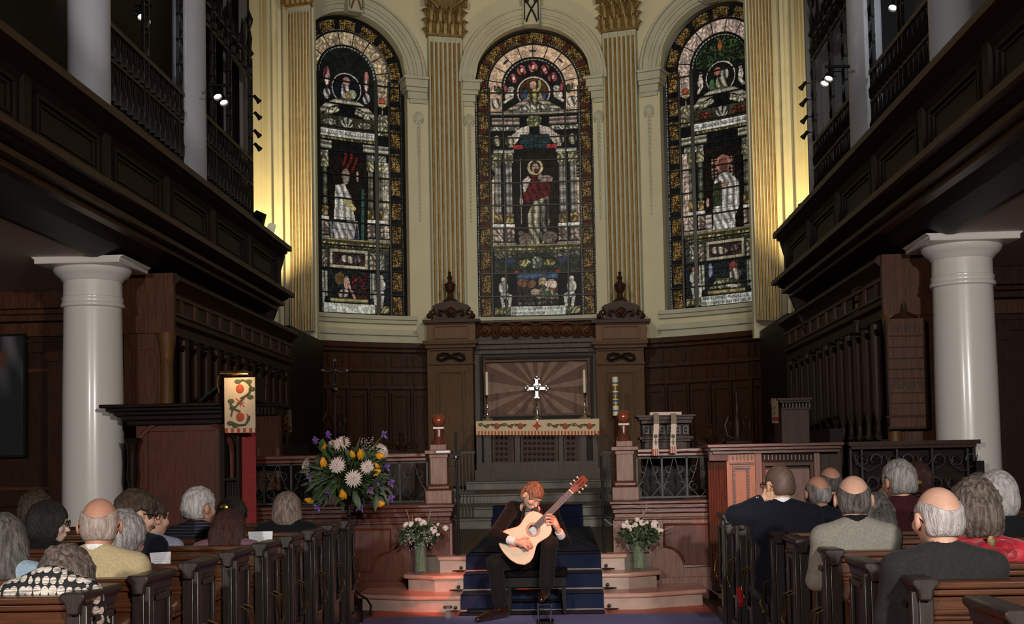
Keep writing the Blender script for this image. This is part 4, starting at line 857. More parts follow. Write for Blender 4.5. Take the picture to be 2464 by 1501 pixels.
        C.put((abs(x-.05) < .18+.05*np.sin(y*20)) & (y > fy+.02) & (y < ct+.12) & (np.sin(x*50+3*np.sin(y*9)) > -.1), (.30, .025, .015), n0); C.el(-.04, fy-.02, .09, .13, (.26, .17, .14)); C.el(-.04, fy-.12, .07, .11, (.22, .18, .16)); C.el(.22, fy-.02, .035, .12, (.40, .26, .22))
        C.pl([(-.32, fy-.95), (-.28, fy-.25), (-.08, fy-.2), (.08, fy-.45), (.16, fy-.95)], (.55, .54, .50), folds*.8+.3); C.ln([(-.05, fy-.55), (.12, fy-.7)], .06, (.46, .38, .14)); C.pl([(-.3, fy-1.9), (-.34, fy-1.0), (.2, fy-.95), (.12, fy-1.4), (-.05, fy-2.0)], (.48, .45, .46), folds*.8+.3); C.pl([(.0, fy-1.9), (.22, fy-.9), (.3, fy-1.9)], (.02, .03, .07)); C.ln([(.2, fy-.95), (.3, fy-2.2)], .01, (.3, .28, .25)); C.ln([(.33, fy-.3), (.3, fy-2.3)], .035, (.03, .10, .09)); C.ln([(-.38, fy-1), (-.33, fy-2.4), (.1, fy-2.5)], .035, (.13, .16, .16)); C.el(-.05, fy-2.25, .08, .035, (.40, .24, .2)); C.el(.16, fy-2.15, .07, .04, (.42, .24, .18)); C.rc(-.1, .4, fy-2.48, fy-2.35, (.3, .28, .2), leafy)
    else:
        C.rc(-.28, .25, fy-.3, fy+.12, (.34, .2, .13)); C.put((abs(x) < .28) & (y > fy-.3) & (y < fy+.12) & ((np.mod(x, .07) < .018) | (np.mod(y, .07) < .018)), dk); C.el(0, fy, .17, .18, (.42, .17, .13)); C.el(0, fy-.02, .1, .13, (.22, .09, .06)); C.el(.01, fy-.1, .06, .08, (.13, .06, .04))
        C.pl([(-.26, fy-.95), (-.22, fy-.35), (-.05, fy-.18), (.1, fy-.18), (.34, fy-.4), (.34, fy-.9), (.2, fy-1.2)], (.52, .50, .48), folds*.9+.2); C.el(.02, fy-.42, .1, .05, (.42, .22, .17), a=.3); C.pl([(-.26, fy-.9), (-.2, fy-.4), (-.05, fy-.35), (-.05, fy-.9)], (.04, .05, .025)); C.pl([(-.28, fy-1.5), (-.24, fy-.85), (.22, fy-.85), (.28, fy-2.1), (.12, fy-1.9), (.05, fy-1.5), (-.1, fy-2.0), (-.25, fy-1.9)], (.60, .58, .55), folds*.8+.3); C.rc(-.42, -.28, fy-1.5, fy-1.0, (.60, .5, .46), stripe); C.el(-.36, fy-.75, .04, .1, (.45, .25, .24)); C.el(0, fy-2.2, .07, .05, (.25, .08, .06)); C.el(.2, fy-2.15, .07, .05, (.36, .16, .13)); C.pl([(-.3, fy-2.5), (-.2, fy-1.8), (-.1, fy-2.4)], (.13, .03, .02))
    # lower storeys
    C.rc(-.88, .88, 1.42, 1.52, (.44, .38, .18), leafy); C.rc(-.88, .88, 1.52, 1.6, (.3, .26, .12), stripe)
    if wi == 0:
        C.rc(-.88, .88, .98, 1.42, (.035, .045, .035), n1+.4); C.rc(.3, .88, 1.3, 1.42, (.18, .17, .14), leafy, True); C.el(0, 1.2, .12, .15, (.30, .36, .30), leafy); C.el(.25, 1.2, .13, .08, (.40, .36, .14), leafy, True); C.el(.42, 1.0, .06, .05, (.28, .03, .02), None, True); C.el(.55, 1.25, .12, .07, (.03, .05, .10), None, True)
        C.rc(-.42, .42, .38, .98, (.04, .03, .03), n1+.4); C.rc(-.42, .42, .86, .96, (.05, .12, .22), n0*.3+.8); C.el(-.3, .78, .12, .1, (.2, .09, .06)); C.el(-.12, .75, .09, .09, (.2, .1, .06)); C.el(.1, .8, .09, .09, (.42, .30, .16)); C.el(.27, .72, .13, .12, (.60, .48, .40), n0*.3+.8, a=.6); C.el(.26, .6, .1, .06, (.3, .03, .04)); C.pl([(-.05, .42), (.08, .75), (.4, .55), (.45, .42)], (.30, .34, .2), leafy); C.el(-.05, .58, .1, .07, (.42, .3, .22)); C.rc(-.42, .42, .3, .38, (.12, .12, .1), leafy)
    else:
        C.rc(-.88, .88, .98, 1.42, (.05, .055, .045), n1+.4); C.rc(.46, .60, 1.0, 1.35, (.42, .36, .27) , leafy, True); C.rc(.64, .78, 1.0, 1.35, (.4, .4, .32), leafy, True); C.rc(-.42, .42, 1.0, 1.38, (.42, .38, .26)); C.rc(-.36, .36, 1.06, 1.32, (.05, .03, .03), n1+.4); C.el(0 if wi == 1 else -.15, 1.18, .2, .08, (.55, .48, .38), folds, a=-.15); C.el(.2, 1.2, .1, .08, (.26, .18, .18), leafy)
        C.rc(-.88, .88, .28, .96, (.02, .025, .03), n1+.4); C.rc(.46, .60, .4, .92, (.42, .42, .34), flute, True)
        if wi == 1: C.el(-.2, .78, .12, .13, (.12, .08, .03)); C.el(-.05, .7, .07, .14, (.42, .26, .2)); C.el(-.12, .48, .12, .09, (.5, .4, .36), folds, a=.4); C.ln([(.0, .65), (.12, .4)], .03, (.40, .22, .18)); C.put((abs(x-.22) < .18) & (abs(y-.65) < .25) & (n1 > .72), (.3, .02, .02))
        else: C.el(.16, .82, .1, .11, (.24, .06, .05)); C.el(.2, .66, .13, .13, (.5, .42, .38), folds); C.pl([(-.38, .42), (-.2, .62), (.1, .6), (.35, .5), (.3, .38)], (.30, .30, .18), leafy); C.el(-.34, .8, .05, .15, (.2, .26, .36), n0+.4); C.ln([(.02, .46), (.24, .42)], .03, (.55, .5, .45))
        C.rc(-.42, .42, .30, .38, (.38, .32, .12), stripe)
    for q in (-1, 1):                                          # seated side figures
        C.el(q*.70, .84, .055, .065, (.50, .42, .36) if wi != 2 else (.3, .12, .08)); C.el(q*.70, .68, .1, .13, (.50, .47, .42), folds*.6+.5); C.el(q*.64, .50, .13, .07, (.46, .45, .42), n0*.4+.8, a=q*.3); C.ln([(q*.56, .5), (q*.58, .28)], .035, (.46, .44, .38)); C.ln([(q*.74, .48), (q*.7, .26)], .035, (.42, .4, .36))
    C.rc(-.88, .88, .10, .26, (.30, .27, .14), leafy); C.rc(-.56, .56, .08, .28, (.50, .52, .48), n0*.2+.85)
    C.rc(-2, 2, 0, .05, dk)
    # leads between the pieces, then the panel leads
    e = np.zeros_like(C.id, bool); e[1:] |= C.id[1:] != C.id[:-1]; e[:, 1:] |= C.id[:, 1:] != C.id[:, :-1]; C.c[e] *= .18
    pc = ((np.mod(y+.17, .245) < .010) | (np.mod(x+.09+.04*np.round(y/.49), .19) < .008)) & (np.hypot(x, y-sp) > 0) & ~arc; C.c[pc] *= .2
    cs = .075; gx, gy = np.floor(x/cs).astype(int)+40, np.floor(y/cs).astype(int)+2; jx, jy, jb = r_.random((120, 120)), r_.random((120, 120)), r_.random((120, 120)); d1 = np.full(x.shape, 9.); d2 = d1.copy(); bb = d1*0
    for ox in (-1, 0, 1):
        for oy in (-1, 0, 1):
            ix, iy = gx+ox, gy+oy; d = np.hypot(x-((ix-40)+jx[ix, iy])*cs, y-((iy-2)+jy[ix, iy])*cs); nw = d < d1; d2 = np.where(nw, d1, np.minimum(d2, d)); bb = np.where(nw, jb[ix, iy], bb); d1 = np.where(nw, d, d1)
    C.c *= (.62+.62*bb)[..., None]; C.c[(d2-d1) < .006] *= .45
    lum = C.c.mean(-1, keepdims=True); C.c = lum+(C.c-lum)*.82; C.c = np.clip(C.c, 0, 1)**1.12
    out = (abs(x) > 1.22) | (arc & (R > 1.235)); C.c[out] = dk
    C.c *= (.85+.3*n0)[..., None]
    return C, sp
GM = bpy.data.materials.new('stained_glass'); GM.use_nodes = True; nt = GM.node_tree; b = nt.nodes['Principled BSDF']; at_ = nt.nodes.new('ShaderNodeAttribute'); at_.attribute_name = 'col'
nt.links.new(at_.outputs['Color'], b.inputs['Base Color']); nt.links.new(at_.outputs['Color'], b.inputs['Emission Color']); b.inputs['Emission Strength'].default_value = .52; b.inputs['Roughness'].default_value = .4; b.inputs['Specular IOR Level'].default_value = .12
def text_at(s, p, size, nrm, m_, parent, width=None, name='lettering'):
    cu = bpy.data.curves.new(name, 'FONT'); cu.body = s; cu.size = size; cu.align_x = 'CENTER'; cu.align_y = 'CENTER'; cu.extrude = .002; cu.materials.append(m_)
    o = bpy.data.objects.new(name, cu); COL.objects.link(o); o.location = p
    n = Vector(nrm).normalized(); up = Vector((0, 0, 1)); r = up.cross(n).normalized(); o.matrix_world = Matrix((r, n.cross(r), n)).transposed().to_4x4(); o.matrix_world.translation = Vector(p)
    if width:
        bpy.context.view_layer.update(); wd = o.dimensions.x
        if wd > 0: o.matrix_world = o.matrix_world @ Matrix.Diagonal((width/wd, 1, 1, 1))
    bpy.context.view_layer.update(); me = bpy.data.meshes.new_from_object(o.evaluated_get(bpy.context.evaluated_depsgraph_get())); me.transform(o.matrix_world); bpy.data.objects.remove(o); o = bpy.data.objects.new(name, me); COL.objects.link(o)
    if len(me.materials) == 0: me.materials.append(m_)
    if parent: o.parent = parent; o.matrix_parent_inverse = Matrix.Translation(-Vector(parent.location))
    return o
INK = mat('dark_ink', (.015, .012, .01), .6)
for wi, (c, h) in enumerate(WINS):
    C, sp = glass_canvas(wi); Hn, W = C.x.shape; g = h/1.25; D = -.27
    tt = np.radians(c+C.x*g); V3 = np.stack([APX+(R_A-D)*np.sin(tt), YC+(R_A-D)*np.cos(tt), ZS+C.y], -1)
    keep = (~((C.y > sp) & (np.hypot(C.x, C.y-sp) > 1.265))); idx = np.arange(Hn*W).reshape(Hn, W)
    F_ = np.stack([idx[:-1, :-1], idx[:-1, 1:], idx[1:, 1:], idx[1:, :-1]], -1); F_ = F_[keep[:-1, :-1] & keep[1:, 1:]]
    used = np.unique(F_); rm = np.full(Hn*W, -1); rm[used] = np.arange(len(used))
    win = struct(np_mesh(f'window_{wi+1}', V3.reshape(-1, 3)[used], rm[F_.reshape(-1, 4)], GM, C.c.reshape(-1, 3)[used]))
    win['label'] = ('central arched stained glass window of a shepherd figure', 'left arched stained glass window of a bearded robed man', 'right arched stained glass window of a white-robed saint')[wi]
    q = lambda x_, z_, d=D+.02: ap(c+x_*g, d, ZS+z_)
    mb = MB()                                                  # iron glazing bars
    zb = .49
    while zb < sp+.02:
        xs_ = 1.22; mb.tube([q(x_, zb) for x_ in np.linspace(-xs_, xs_, 9)], .02, 4); zb += .485
    for x_, zt_ in ((-.92, sp), (.92, sp), (-.64, sp), (.64, sp)): mb.tube([q(x_, 0), q(x_, zt_)], .05 if wi and abs(x_) < .7 else .022, 4)
    for rr in (.945, .645): mb.tube([q(rr*cos(a), sp+rr*sin(a)) for a in np.linspace(0, pi, 31)], .024, 4)
    for k in range(1, 9 if wi else 10):
        n_ = 9 if wi else 10; a = pi*(k-.5)/ (n_-1); mb.tube([q(.645*cos(a), sp+.645*sin(a)), q((.97 if k % 2 else 1.24)*cos(a), sp+(.97 if k % 2 else 1.24)*sin(a))], .012, 4)
    mb.build('glazing_bar', IRON, None).parent = win
    mb = MB(); pts = [q(-1.235, 0), q(-1.235, sp)]+[q(1.235*cos(a), sp+1.235*sin(a)) for a in np.linspace(pi, 0, 31)]+[q(1.235, sp), q(1.235, 0)]
    mb.tube(pts, .05, 4, True); mb.build('window_frame', IRON, None).parent = win
    def words(txt, z_, size, x0, x1, col=INK):
        ws = txt.split(); tot = sum(len(w_)+1 for w_ in ws); xx = x0
        for w_ in ws:
            wd = (x1-x0)*(len(w_))/tot; xc = xx+wd/2; th = rad(c+xc*g); text_at(w_, q(xc, z_, D+.012), size, (-sin(th), -cos(th), 0), col, None, wd*.95).parent = win; xx += (x1-x0)*(len(w_)+1)/tot
    if wi == 0: words('TO THE GLORY OF GOD & IN MEMORY OF JAMES FRASER D D', .225, .075, -.54, .55); words('BISHOP OF MANCHESTER', .13, .075, -.54, .2)
    elif wi == 2: words('IN LOVING MEMORY OF', .225, .085, -.5, .55); words('HENRY BODDINGTON BORN 1813 DIED 18', .13, .08, -.54, .56); words('THE LORD KNOWETH THEM THAT ARE HIS', sp-1.2, .12, -.6, .6)
    else: words('THOU LEDDEST THY PEOPLE LIKE A FLOCK', sp-1.2, .12, -.6, .6)
# ================================================================ PULPIT AND FURNITURE LEFT
def corn(mb, x0, x1, yf, yb, steps, sides=1):                 # stepped cornice: (z0, z1, overhang)
    for z0, z1, d in steps: mb.box(x0-d*sides, x1+d*sides, yf-d, yb, z0, z1)
Yq = 12.55
def Zp(px, py, Y=Yq): return P(px, py, Y).z
def Xp(px, Y=Yq, py=1000): return P(px, py, Y).x
t = thing('pulpit', 'large dark mahogany pulpit with projecting cornice beside the left column', 'pulpit', (Xp(430), Yq+.6, 0))
x0, x1 = Xp(318), Xp(530)
MB().box(x0, x1, Yq+.12, Yq+1.3, 0, Zp(400, 1012)).build('body', WR, t)
mb = MB(); zt = Zp(400, 972)
for z0, z1, a_, b_ in ((zt-.035, zt, 250, 540), (zt-.07, zt-.035, 262, 540), (zt-.11, zt-.07, 276, 538), (zt-.16, zt-.11, 290, 536), (zt-.21, zt-.16, 300, 532)): mb.box(Xp(a_), Xp(b_), Yq-.15+(a_-250)*.004, Yq+1.4, z0, z1)
mb.build('cornice', WB, t, bevel=.01)
mb = MB(); cxp = Xp(435); zc = Zp(435, 1090)
mb.tube([(cxp+.5*cos(a), Yq+.1, zc+.38*sin(a)) for a in np.linspace(0, pi, 17)]+[(cxp-.5, Yq+.1, .3), (cxp+.5, Yq+.1, .3)], .03, 6, True)
panel_recess(mb, x0+.08, x1-.03, .25, Zp(400, 1025), Yq+.12, .05, .03); mb.build('arched_moulding', WR, t)
mb = MB()
for px in (318,): mb.lathe([(.07, .5), (.07, 1.0), (.1, 1.03), (.1, 1.1), (.05, 1.14), (.045, 1.3), (.06, 1.35), (.045, 1.55), (.06, 1.68), (.09, 1.75)], (Xp(px), Yq, 0), 14)
mb.build('corner_column', WB, t)
pb('rear_panel', (614, 1000, 672, 1180), 13.6, .1, WM, t)
mb = MB(); mb.px(600, 968, 672, 978, 13.5, .4); mb.px(604, 978, 668, 1000, 13.55, .3); mb.build('rear_cornice', WB, t)
mb = MB()
for k in range(6): mb.tube([P(611+k*9, 980, 13.5), P(611+k*9, 997, 13.5)], .016, 6)
mb.build('small_balusters', WGR, t)
mb = MB()                                                      # stair baluster panel beside the red hanging
mb.px(530, 1030, 574, 1040, 12.5, .1); mb.px(534, 1150, 574, 1156, 12.5, .1); mb.px(530, 1040, 540, 1260, 12.5, .1); mb.px(568, 1040, 576, 1260, 12.5, .1)
for k in range(4): mb.lathe([(.012, Zp(550, 1250)), (.02, Zp(550, 1200)), (.012, Zp(550, 1160))], (Xp(546+k*6), 12.55, 0), 8)
mb.build('stair_balustrade', WB, t)
pb('stair_side', (530, 1040, 576, 1150), 12.72, .05, WB, t)
o = MB().px(574, 1040, 616, 1262, 12.62, .02); tag(o.build('red_hanging', REDC, bevel=.004), 'plain red cloth hanging below the embroidered pulpit fall', 'hanging')
t = thing('pulpit_fall', 'cream embroidered pulpit fall with red pomegranates hanging from the pulpit desk', 'pulpit cloth', P(577, 1040, 12.3))
pb('cloth', (540, 908, 614, 1030), 12.3, .015, CLOTH, t); mr, mg, mf = MB(), MB(), MB(); Ye = 12.295
for k in range(10):
    if k % 2 == 0: mf.px(541+k*7.3, 1030, 548+k*7.3, 1042, 12.298, .015)
mf.build('fringe', ORGP, t); MB().px(541, 1030, 614, 1041, 12.304, .01).build('fringe_cream', CLOTH, t)
def T(pts, w): return [P(a, b, Ye) for a, b in pts]
mg.tube(T(((575, 918), (583, 914), (595, 918), (603, 930), (600, 945), (590, 953), (580, 958)), 1), .012, 5); mg.tube(T(((578, 990), (566, 985), (556, 975), (552, 962)), 1), .012, 5); mg.tube(T(((556, 1002), (560, 985), (570, 975), (585, 960)), 1), .009, 5)
mg.tube(T(((552, 1022), (562, 1018), (575, 1023), (590, 1022), (599, 1010), (600, 1000)), 1), .012, 5)
for a, b in ((598, 918), (606, 936), (602, 955), (556, 965), (560, 982), (554, 1018), (566, 1024), (572, 918)): mg.ball(P(a, b, Ye), .035, 6, 1, .15, .7)
for a, b in ((577, 935), (578, 1003)): mr.ball(P(a, b, Ye), .042, 10, 1, .15, 1.1)
for k in range(8): mr.tube([P(578, 968, Ye), P(578+(15 if k % 2 else 10)*cos(k*pi/4), 968+(15 if k % 2 else 12)*sin(k*pi/4), Ye)], [.008, .003], 4)
mr.tube(T(((594, 1012), (597, 1000), (594, 996)), 1), .008, 4)
mr.build('embroidery_red', ORGP, t); mg.build('embroidery_green', GRNP, t)
t = thing('reading_lamp', 'brass tube reading lamp shining on top of the pulpit desk', 'lamp', P(565, 905, 12.35))
MB().tube([P(530, 899, 12.35), P(598, 899, 12.35)], .03, 14).build('shade', BRASS, t); MB().tube([P(560, 900, 12.35), P(575, 900, 12.35)], .038, 12).build('band', mat('bronze', (.3, .15, .05), .3, metal=1), t)
MB().tube([P(528, 902, 12.4), P(524, 920, 12.4), P(528, 945, 12.4)], .012, 6).build('arm', BRASS, t)
lamp('reading_lamp_light', 'SPOT', P(565, 903, 12.1), P(570, 940, 12.5), 3, (1, .7, .35), .05, 120, .6)
t = thing('pulpit_desk', 'sloping dark wooden book desk on top of the pulpit', 'desk', P(545, 965, 12.4))
MB().px(535, 906, 618, 968, 12.36, .35).build('desk_top', WB, t, bevel=.01); MB().obox(P(512, 945, 12.5), .28, .2, .02, Matrix.Rotation(rad(-38), 3, 'Y')).build('book_rest', BLACK, t)
# spiral chair / poppyhead finial ornaments on stalls
def stall_end(px, ytop, ybot, Y, label, w=22, mp=None):
    t = thing('stall_end', label, 'choir stall', P(px, ybot, Y), 'choir stall ends with finials'); z = zpx(px, Y); x = P(px, 1000, Y).x; s_ = Y/3000
    h = z(ytop)-z(ybot); r = w*s_
    MB().box(x-r, x+r, Y-.1, Y+.3, z(ybot), z(ybot)+.55*h*.4).box(x-r, x+r, Y-.1, Y+.3, H1, z(ybot)).build('end_panel', WD, t, bevel=.01)
    zc_ = z(ybot)+h*.24; mb = MB(); mb.box(x-r*1.15, x+r*1.15, Y-.14, Y+.3, zc_, zc_+.03)
    for k in range(5): mb.tube([(x-r*.8+k*r*.4, Y-.11, zc_-.1), (x-r*.8+k*r*.4, Y-.11, zc_-.01)], .014, 6)
    mb.build('capping', WB, t)
    mb = MB(); zb_ = zc_+.03; hh = z(ytop)-zb_
    mb.lathe([(r*.5, zb_), (r*.3, zb_+hh*.1), (r*.5, zb_+hh*.3), (r*.2, zb_+hh*.5), (r*.25, zb_+hh*.6), (r*.12, zb_+hh*.75), (r*.22, zb_+hh*.85), (.004, zb_+hh)], (x, Y, 0), 10)
    for q in (-1, 1): mb.tube([(x+q*r*a_, Y, zb_+hh*b_) for a_, b_ in ((.3, .05), (.9, .1), (1.1, .3), (.8, .45), (.55, .38), (.7, .28))], r*.14, 6)
    mb.build('finial', WD, t)
stall_end(640, 925, 1060, 14.6, 'dark carved stall end with pointed finial just right of the pulpit fall', 26)
stall_end(805, 935, 1080, 17.5, 'dark carved stall end with finial under the processional cross', 24)
stall_end(1773, 930, 1110, 16.5, 'dark carved stall end with pointed finial left of the small cloth desk', 26)
stall_end(965, 1035, 1110, 17.8, 'low carved stall end with scroll crest behind the left railing', 34)
stall_end(1708, 1015, 1095, 16.8, 'low carved stall end with scroll crest right of the lectern ribbons', 30)
t = thing('choir_stall', 'dark wooden choir stall bench along the left of the chancel', 'choir stall', (-3.2, 16.5, H1))
MB().box(-3.75, -3.6, 14.7, 19.2, H1, 1.75).box(-3.6, -3.1, 14.7, 19.2, H1, .95).build('bench', WB, t); MB().box(-2.75, -2.68, 14.7, 19.2, H1, 1.28).box(-2.85, -2.6, 14.7, 19.2, 1.28, 1.31).build('desk_front', WB, t)
t = thing('choir_stall', 'dark wooden choir stall bench along the right of the chancel', 'choir stall', (3.2, 16.5, H1))
MB().box(3.45, 3.6, 14.7, 19.2, H1, 1.75).box(3.0, 3.45, 14.7, 19.2, H1, .95).build('bench', WB, t); MB().box(2.55, 2.62, 14.7, 19.2, H1, 1.28).box(2.5, 2.75, 14.7, 19.2, 1.28, 1.31).build('desk_front', WB, t)
# small lectern falls
def small_fall(px0, py0, px1, py1, Y, label, skew=0):
    t = thing('lectern_fall', label, 'lectern cloth', P((px0+px1)/2, py1, Y)); a = [P(px0, py0+skew, Y+.25), P(px1, py0, Y), P(px1+2, py1, Y), P(px0+2, py1-skew*.3, Y+.25)]
    MB().add([p+Vector((0, d, 0)) for d in (0, .012) for p in a], [(0, 1, 2, 3), (7, 6, 5, 4), (0, 4, 5, 1), (1, 5, 6, 2), (2, 6, 7, 3), (3, 7, 4, 0)]).build('cloth', CLOTH, t)
    mb = MB(); cx, cy_ = (px0+px1)/2, (py0+py1)/2; Yc_ = Y+.11
    for q in (-1, 1): mb.tube([P(cx+q*1, cy_-14, Yc_), P(cx+q*5, cy_-6, Yc_), P(cx+q*2, cy_+3, Yc_), P(cx+q*6, cy_+8, Yc_)], .012, 5)
    mb.build('monogram', WG, t); MB().add([a[3]+Vector((0, -.006, .07)), a[2]+Vector((0, -.006, .07)), a[2]+Vector((0, -.006, .03)), a[3]+Vector((0, -.006, .03))], [(0, 1, 2, 3)]).build('red_band', REDP, t)
    return t
small_fall(682, 985, 700, 1040, 14.4, 'small cream lectern fall with dark monogram at the left choir stall')
small_fall(1856, 958, 1872, 1018, 14.2, 'small cream lectern fall on the corner of the right reading desk')
t = thing('curtain_bar', 'dark brass bracket bar above the small left lectern fall', 'bracket', P(690, 984, 14.4)); MB().tube([P(655, 988, 14.6), P(702, 981, 14.4)], .014, 6).build('bar', BRASS, t)
# processional cross
Yx = 16.8; z = zpx(805, Yx); x = P(805, 930, Yx).x
t = thing('processional_cross', 'slender silver processional cross raised on a dark pole at left of the chancel', 'cross', (x, Yx, H1))
MB().tube([(x, Yx, H1), (x, Yx, z(940))], .02, 8).build('pole', WD, t)
mb = MB(); mb.tube([(x, Yx, z(940)), (x, Yx, z(866))], .018, 6); mb.tube([P(776, 893, Yx), P(790, 896, Yx), P(805, 892, Yx), P(820, 896, Yx), P(835, 892, Yx)], .018, 6)
for a, b in ((805, 868), (777, 892), (834, 892), (805, 925)):
    mb.ball(P(a, b, Yx), .024, 8, 1, .5, 1); mb.ball(P(a-3, b, Yx), .014, 6); mb.ball(P(a+3, b, Yx), .014, 6)
mb.ball(P(805, 893, Yx), .036, 10, 1, .4, 1); mb.lathe([(.02, z(945)), (.05, z(938)), (.02, z(932))], (x, Yx, 0), 10); mb.build('cross_head', SILVER, t)
# ---- hymn board
Yh = 13.55; t = thing('hymn_board', 'brown wooden board lettered HYMNS and PSALMS on the right organ case', 'hymn board', P(2182, 1030, Yh))
pb('board', (2140, 766, 2228, 1030), Yh, .05, WM, t); mb = MB(); mb.px(2134, 1000, 2232, 1004, Yh-.02, .08); mb.px(2136, 770, 2140, 1030, Yh-.02, .08); mb.px(2226, 768, 2231, 1030, Yh-.02, .08); mb.px(2138, 1026, 2230, 1032, Yh-.02, .08)
for py in (806, 833, 860, 886, 908, 943, 968, 998): mb.px(2140, py, 2228, py+3, Yh-.015, .03)
mb.lathe([(.18, 0), (.12, .05), (.03, .09), (.02, .16), (.001, .2)], P(2180, 768, Yh)+Vector((0, .05, 0)), 10, 1, .2); mb.build('frame', WD, t)
text_at('HYMNS', P(2181, 790, Yh-.004), .125, (0, -1, 0), INK, t, .27); text_at('PSALMS', P(2186, 926, Yh-.004), .13, (0, -1, 0), INK, t, .34)
# ---- reading desk and choir front, right
t = thing('reading_desk', 'tall square wooden reading desk with fluted frieze behind the right choir front', 'reading desk', P(1912, 1064, 14.3))
pb('body', (1882, 984, 1948, 1120), 14.3, .5, mat('umber_oak', (.06, .032, .026), .5, spec=.2, noise=(.085, .048, .038), scale=5, stretch=V), t); mb = MB(); mb.px(1870, 957, 1955, 962, 14.2, .6); mb.px(1876, 962, 1950, 968, 14.25, .5); mb.px(1880, 980, 1950, 985, 14.26, .5); mb.build('top', WD, t)
mb = MB()
for k in range(9): mb.tube([P(1884+k*8, 970, 14.27), P(1884+k*8, 980, 14.27)], .012, 5)
mb.build('fluting', WGR, t)
Yd = 12.55
t = thing('choir_desk', 'red mahogany panelled choir front with fluted corner behind the right pews', 'choir desk', P(1860, 1200, Yd))
MB().px(1714, 1085, 2030, 1420, Yd+.15, .6).build('body', WD, t)
pb('red_lit_panel', (1752, 1090, 1820, 1400), Yd+.05, .1, mat('red_lit_oak', (.30, .09, .025), .4, coat=.2, noise=(.36, .12, .035), scale=5, stretch=V), t)  # glow of the red spotlight put into this panel's wood colour
mb = MB(); mb.px(1702, 1066, 2032, 1074, Yd-.08, .8); mb.px(1708, 1074, 2026, 1082, Yd-.04, .7); mb.px(1714, 1082, 2022, 1090, Yd, .6); mb.build('top_rail', WRH, t, bevel=.006)
mb = MB(); mb.px(1820, 1090, 1835, 1300, Yd+.02, .1); mb.px(1962, 1090, 1975, 1300, Yd+.02, .1); mb.build('pilaster_strip', WP, t)
pb('pale_panel', (1842, 1128, 1950, 1300), Yd+.09, .08, WP, t); mb = MB(); frame_px(mb, 1836, 1112, 1960, 1300, Yd+.06, 8, .05); mb.build('panel_frame', WM, t)
mb = MB(); mb.px(1832, 1092, 1964, 1112, Yd+.06, .1); mb.build('frieze', WB, t); mb = MB()
for k in range(15): mb.px(1829+k*9.3, 1094, 1832+k*9.3, 1106, Yd+.04, .03)
mb.build('frieze_fluting', WP, t)
mb = MB(); frame_px(mb, 1765, 1122, 1805, 1300, Yd+.02, 6, .05); mb.px(1757, 1112, 1815, 1116, Yd+.02, .05)
for k in range(6): mb.px(1763+k*9, 1094, 1766+k*9, 1106, Yd+.03, .03)
mb.build('red_lit_panel_frame', WRH, t)
mb = MB(); a, b, c, d = rect(1706, 1108, 1752, 1230, Yd+.1)
for k in range(7):
    xx = a+(b-a)*(k+.5)/7; mb.tube([(xx, Yd+.14-.0*k, .2), (xx, Yd+.14, d)], .018, 8)
mb.box(a, b, Yd+.02, Yd+.2, d, d+.1); mb.build('fluted_corner', WR, t)
# ironwork screen, right
t = thing('iron_grille', 'black wrought iron scroll grille with wooden rail in front of the right column', 'grille', P(2200, 1180, 12.5))
mb = MB(); mb.px(2042, 1060, 2360, 1070, 12.42, .2); mb.px(2048, 1070, 2350, 1078, 12.45, .15); mb.build('rail', WD, t)
mb = MB(); mb.px(2044, 1078, 2352, 1330, 12.62, .03); mb.build('backing', mat('dark_velvet', (.028, .018, .016), .9, spec=.1), t)
mb = MB()
for px in (2048, 2075, 2160, 2245, 2330, 2345): mb.px(px, 1078, px+5, 1330, 12.5, .03)
for k in range(4):
    for j in range(3):
        cx, cz = 2090+k*76-(8 if j else 0), 1105+j*55
        for q in (-1, 1):
            p = P(cx+q*17, cz, 12.5); mb.tube([(p.x+.06*(1-i/16*.8)*cos(q*i*.55), 12.5, p.z+.06*(1-i/16*.8)*sin(q*i*.55)) for i in range(17)], .007, 4)
            mb.tube([P(cx, cz+28, 12.5), P(cx+q*30, cz+10, 12.5), P(cx+q*34, cz-12, 12.5)], .006, 4)
mb.build('scrollwork', mat('matt_iron', (.016, .017, .019), .5, metal=.3), t)
mb = MB(); mb.px(2352, 1108, 2372, 1300, 12.4, .1); mb.build('end_post', WB, t)
# ---- lectern with ribbons
Yl = 13.75; t = thing('lectern', 'carved dark wooden lectern with square fretwork behind the right railing', 'lectern', P(1605, 1080, Yl))
mb = MB(); mb.px(1532, 998, 1674, 1002, Yl-.1, .5); mb.px(1538, 1002, 1668, 1009, Yl-.06, .45); mb.px(1544, 1009, 1664, 1018, Yl, .4); mb.px(1540, 1050, 1668, 1056, Yl-.04, .5); mb.px(1545, 1056, 1662, 1062, Yl, .4); mb.px(1552, 1062, 1652, 1078, Yl+.05, .35); mb.build('cornice', WD, t)
pb('body', (1548, 1018, 1662, 1322), Yl+.1, .3, WB, t); mb = MB()
for k in range(6): frame_px(mb, 1548+k*19, 1024, 1562+k*19, 1044, Yl+.06, 4, .04)
mb.build('fretwork', WGR, t)
mb = MB()
for k in range(6): mb.px(1553+k*19, 1031, 1557+k*19, 1037, Yl+.07, .03)
mb.build('studs', WGR, t)
t2 = thing('microphone', 'thin black gooseneck microphone standing on the lectern', 'microphone', P(1596, 1000, Yl)); MB().tube([P(1600, 998, Yl), P(1597, 975, Yl), P(1590, 962, Yl)], [.006, .005, .012], 6).build('stem', BLACK, t2)
tag(MB().px(1564, 991, 1640, 998, Yl-.12, .25).build('open_book', PINKC), 'open book lying on the lectern top between two ribbons', 'book')
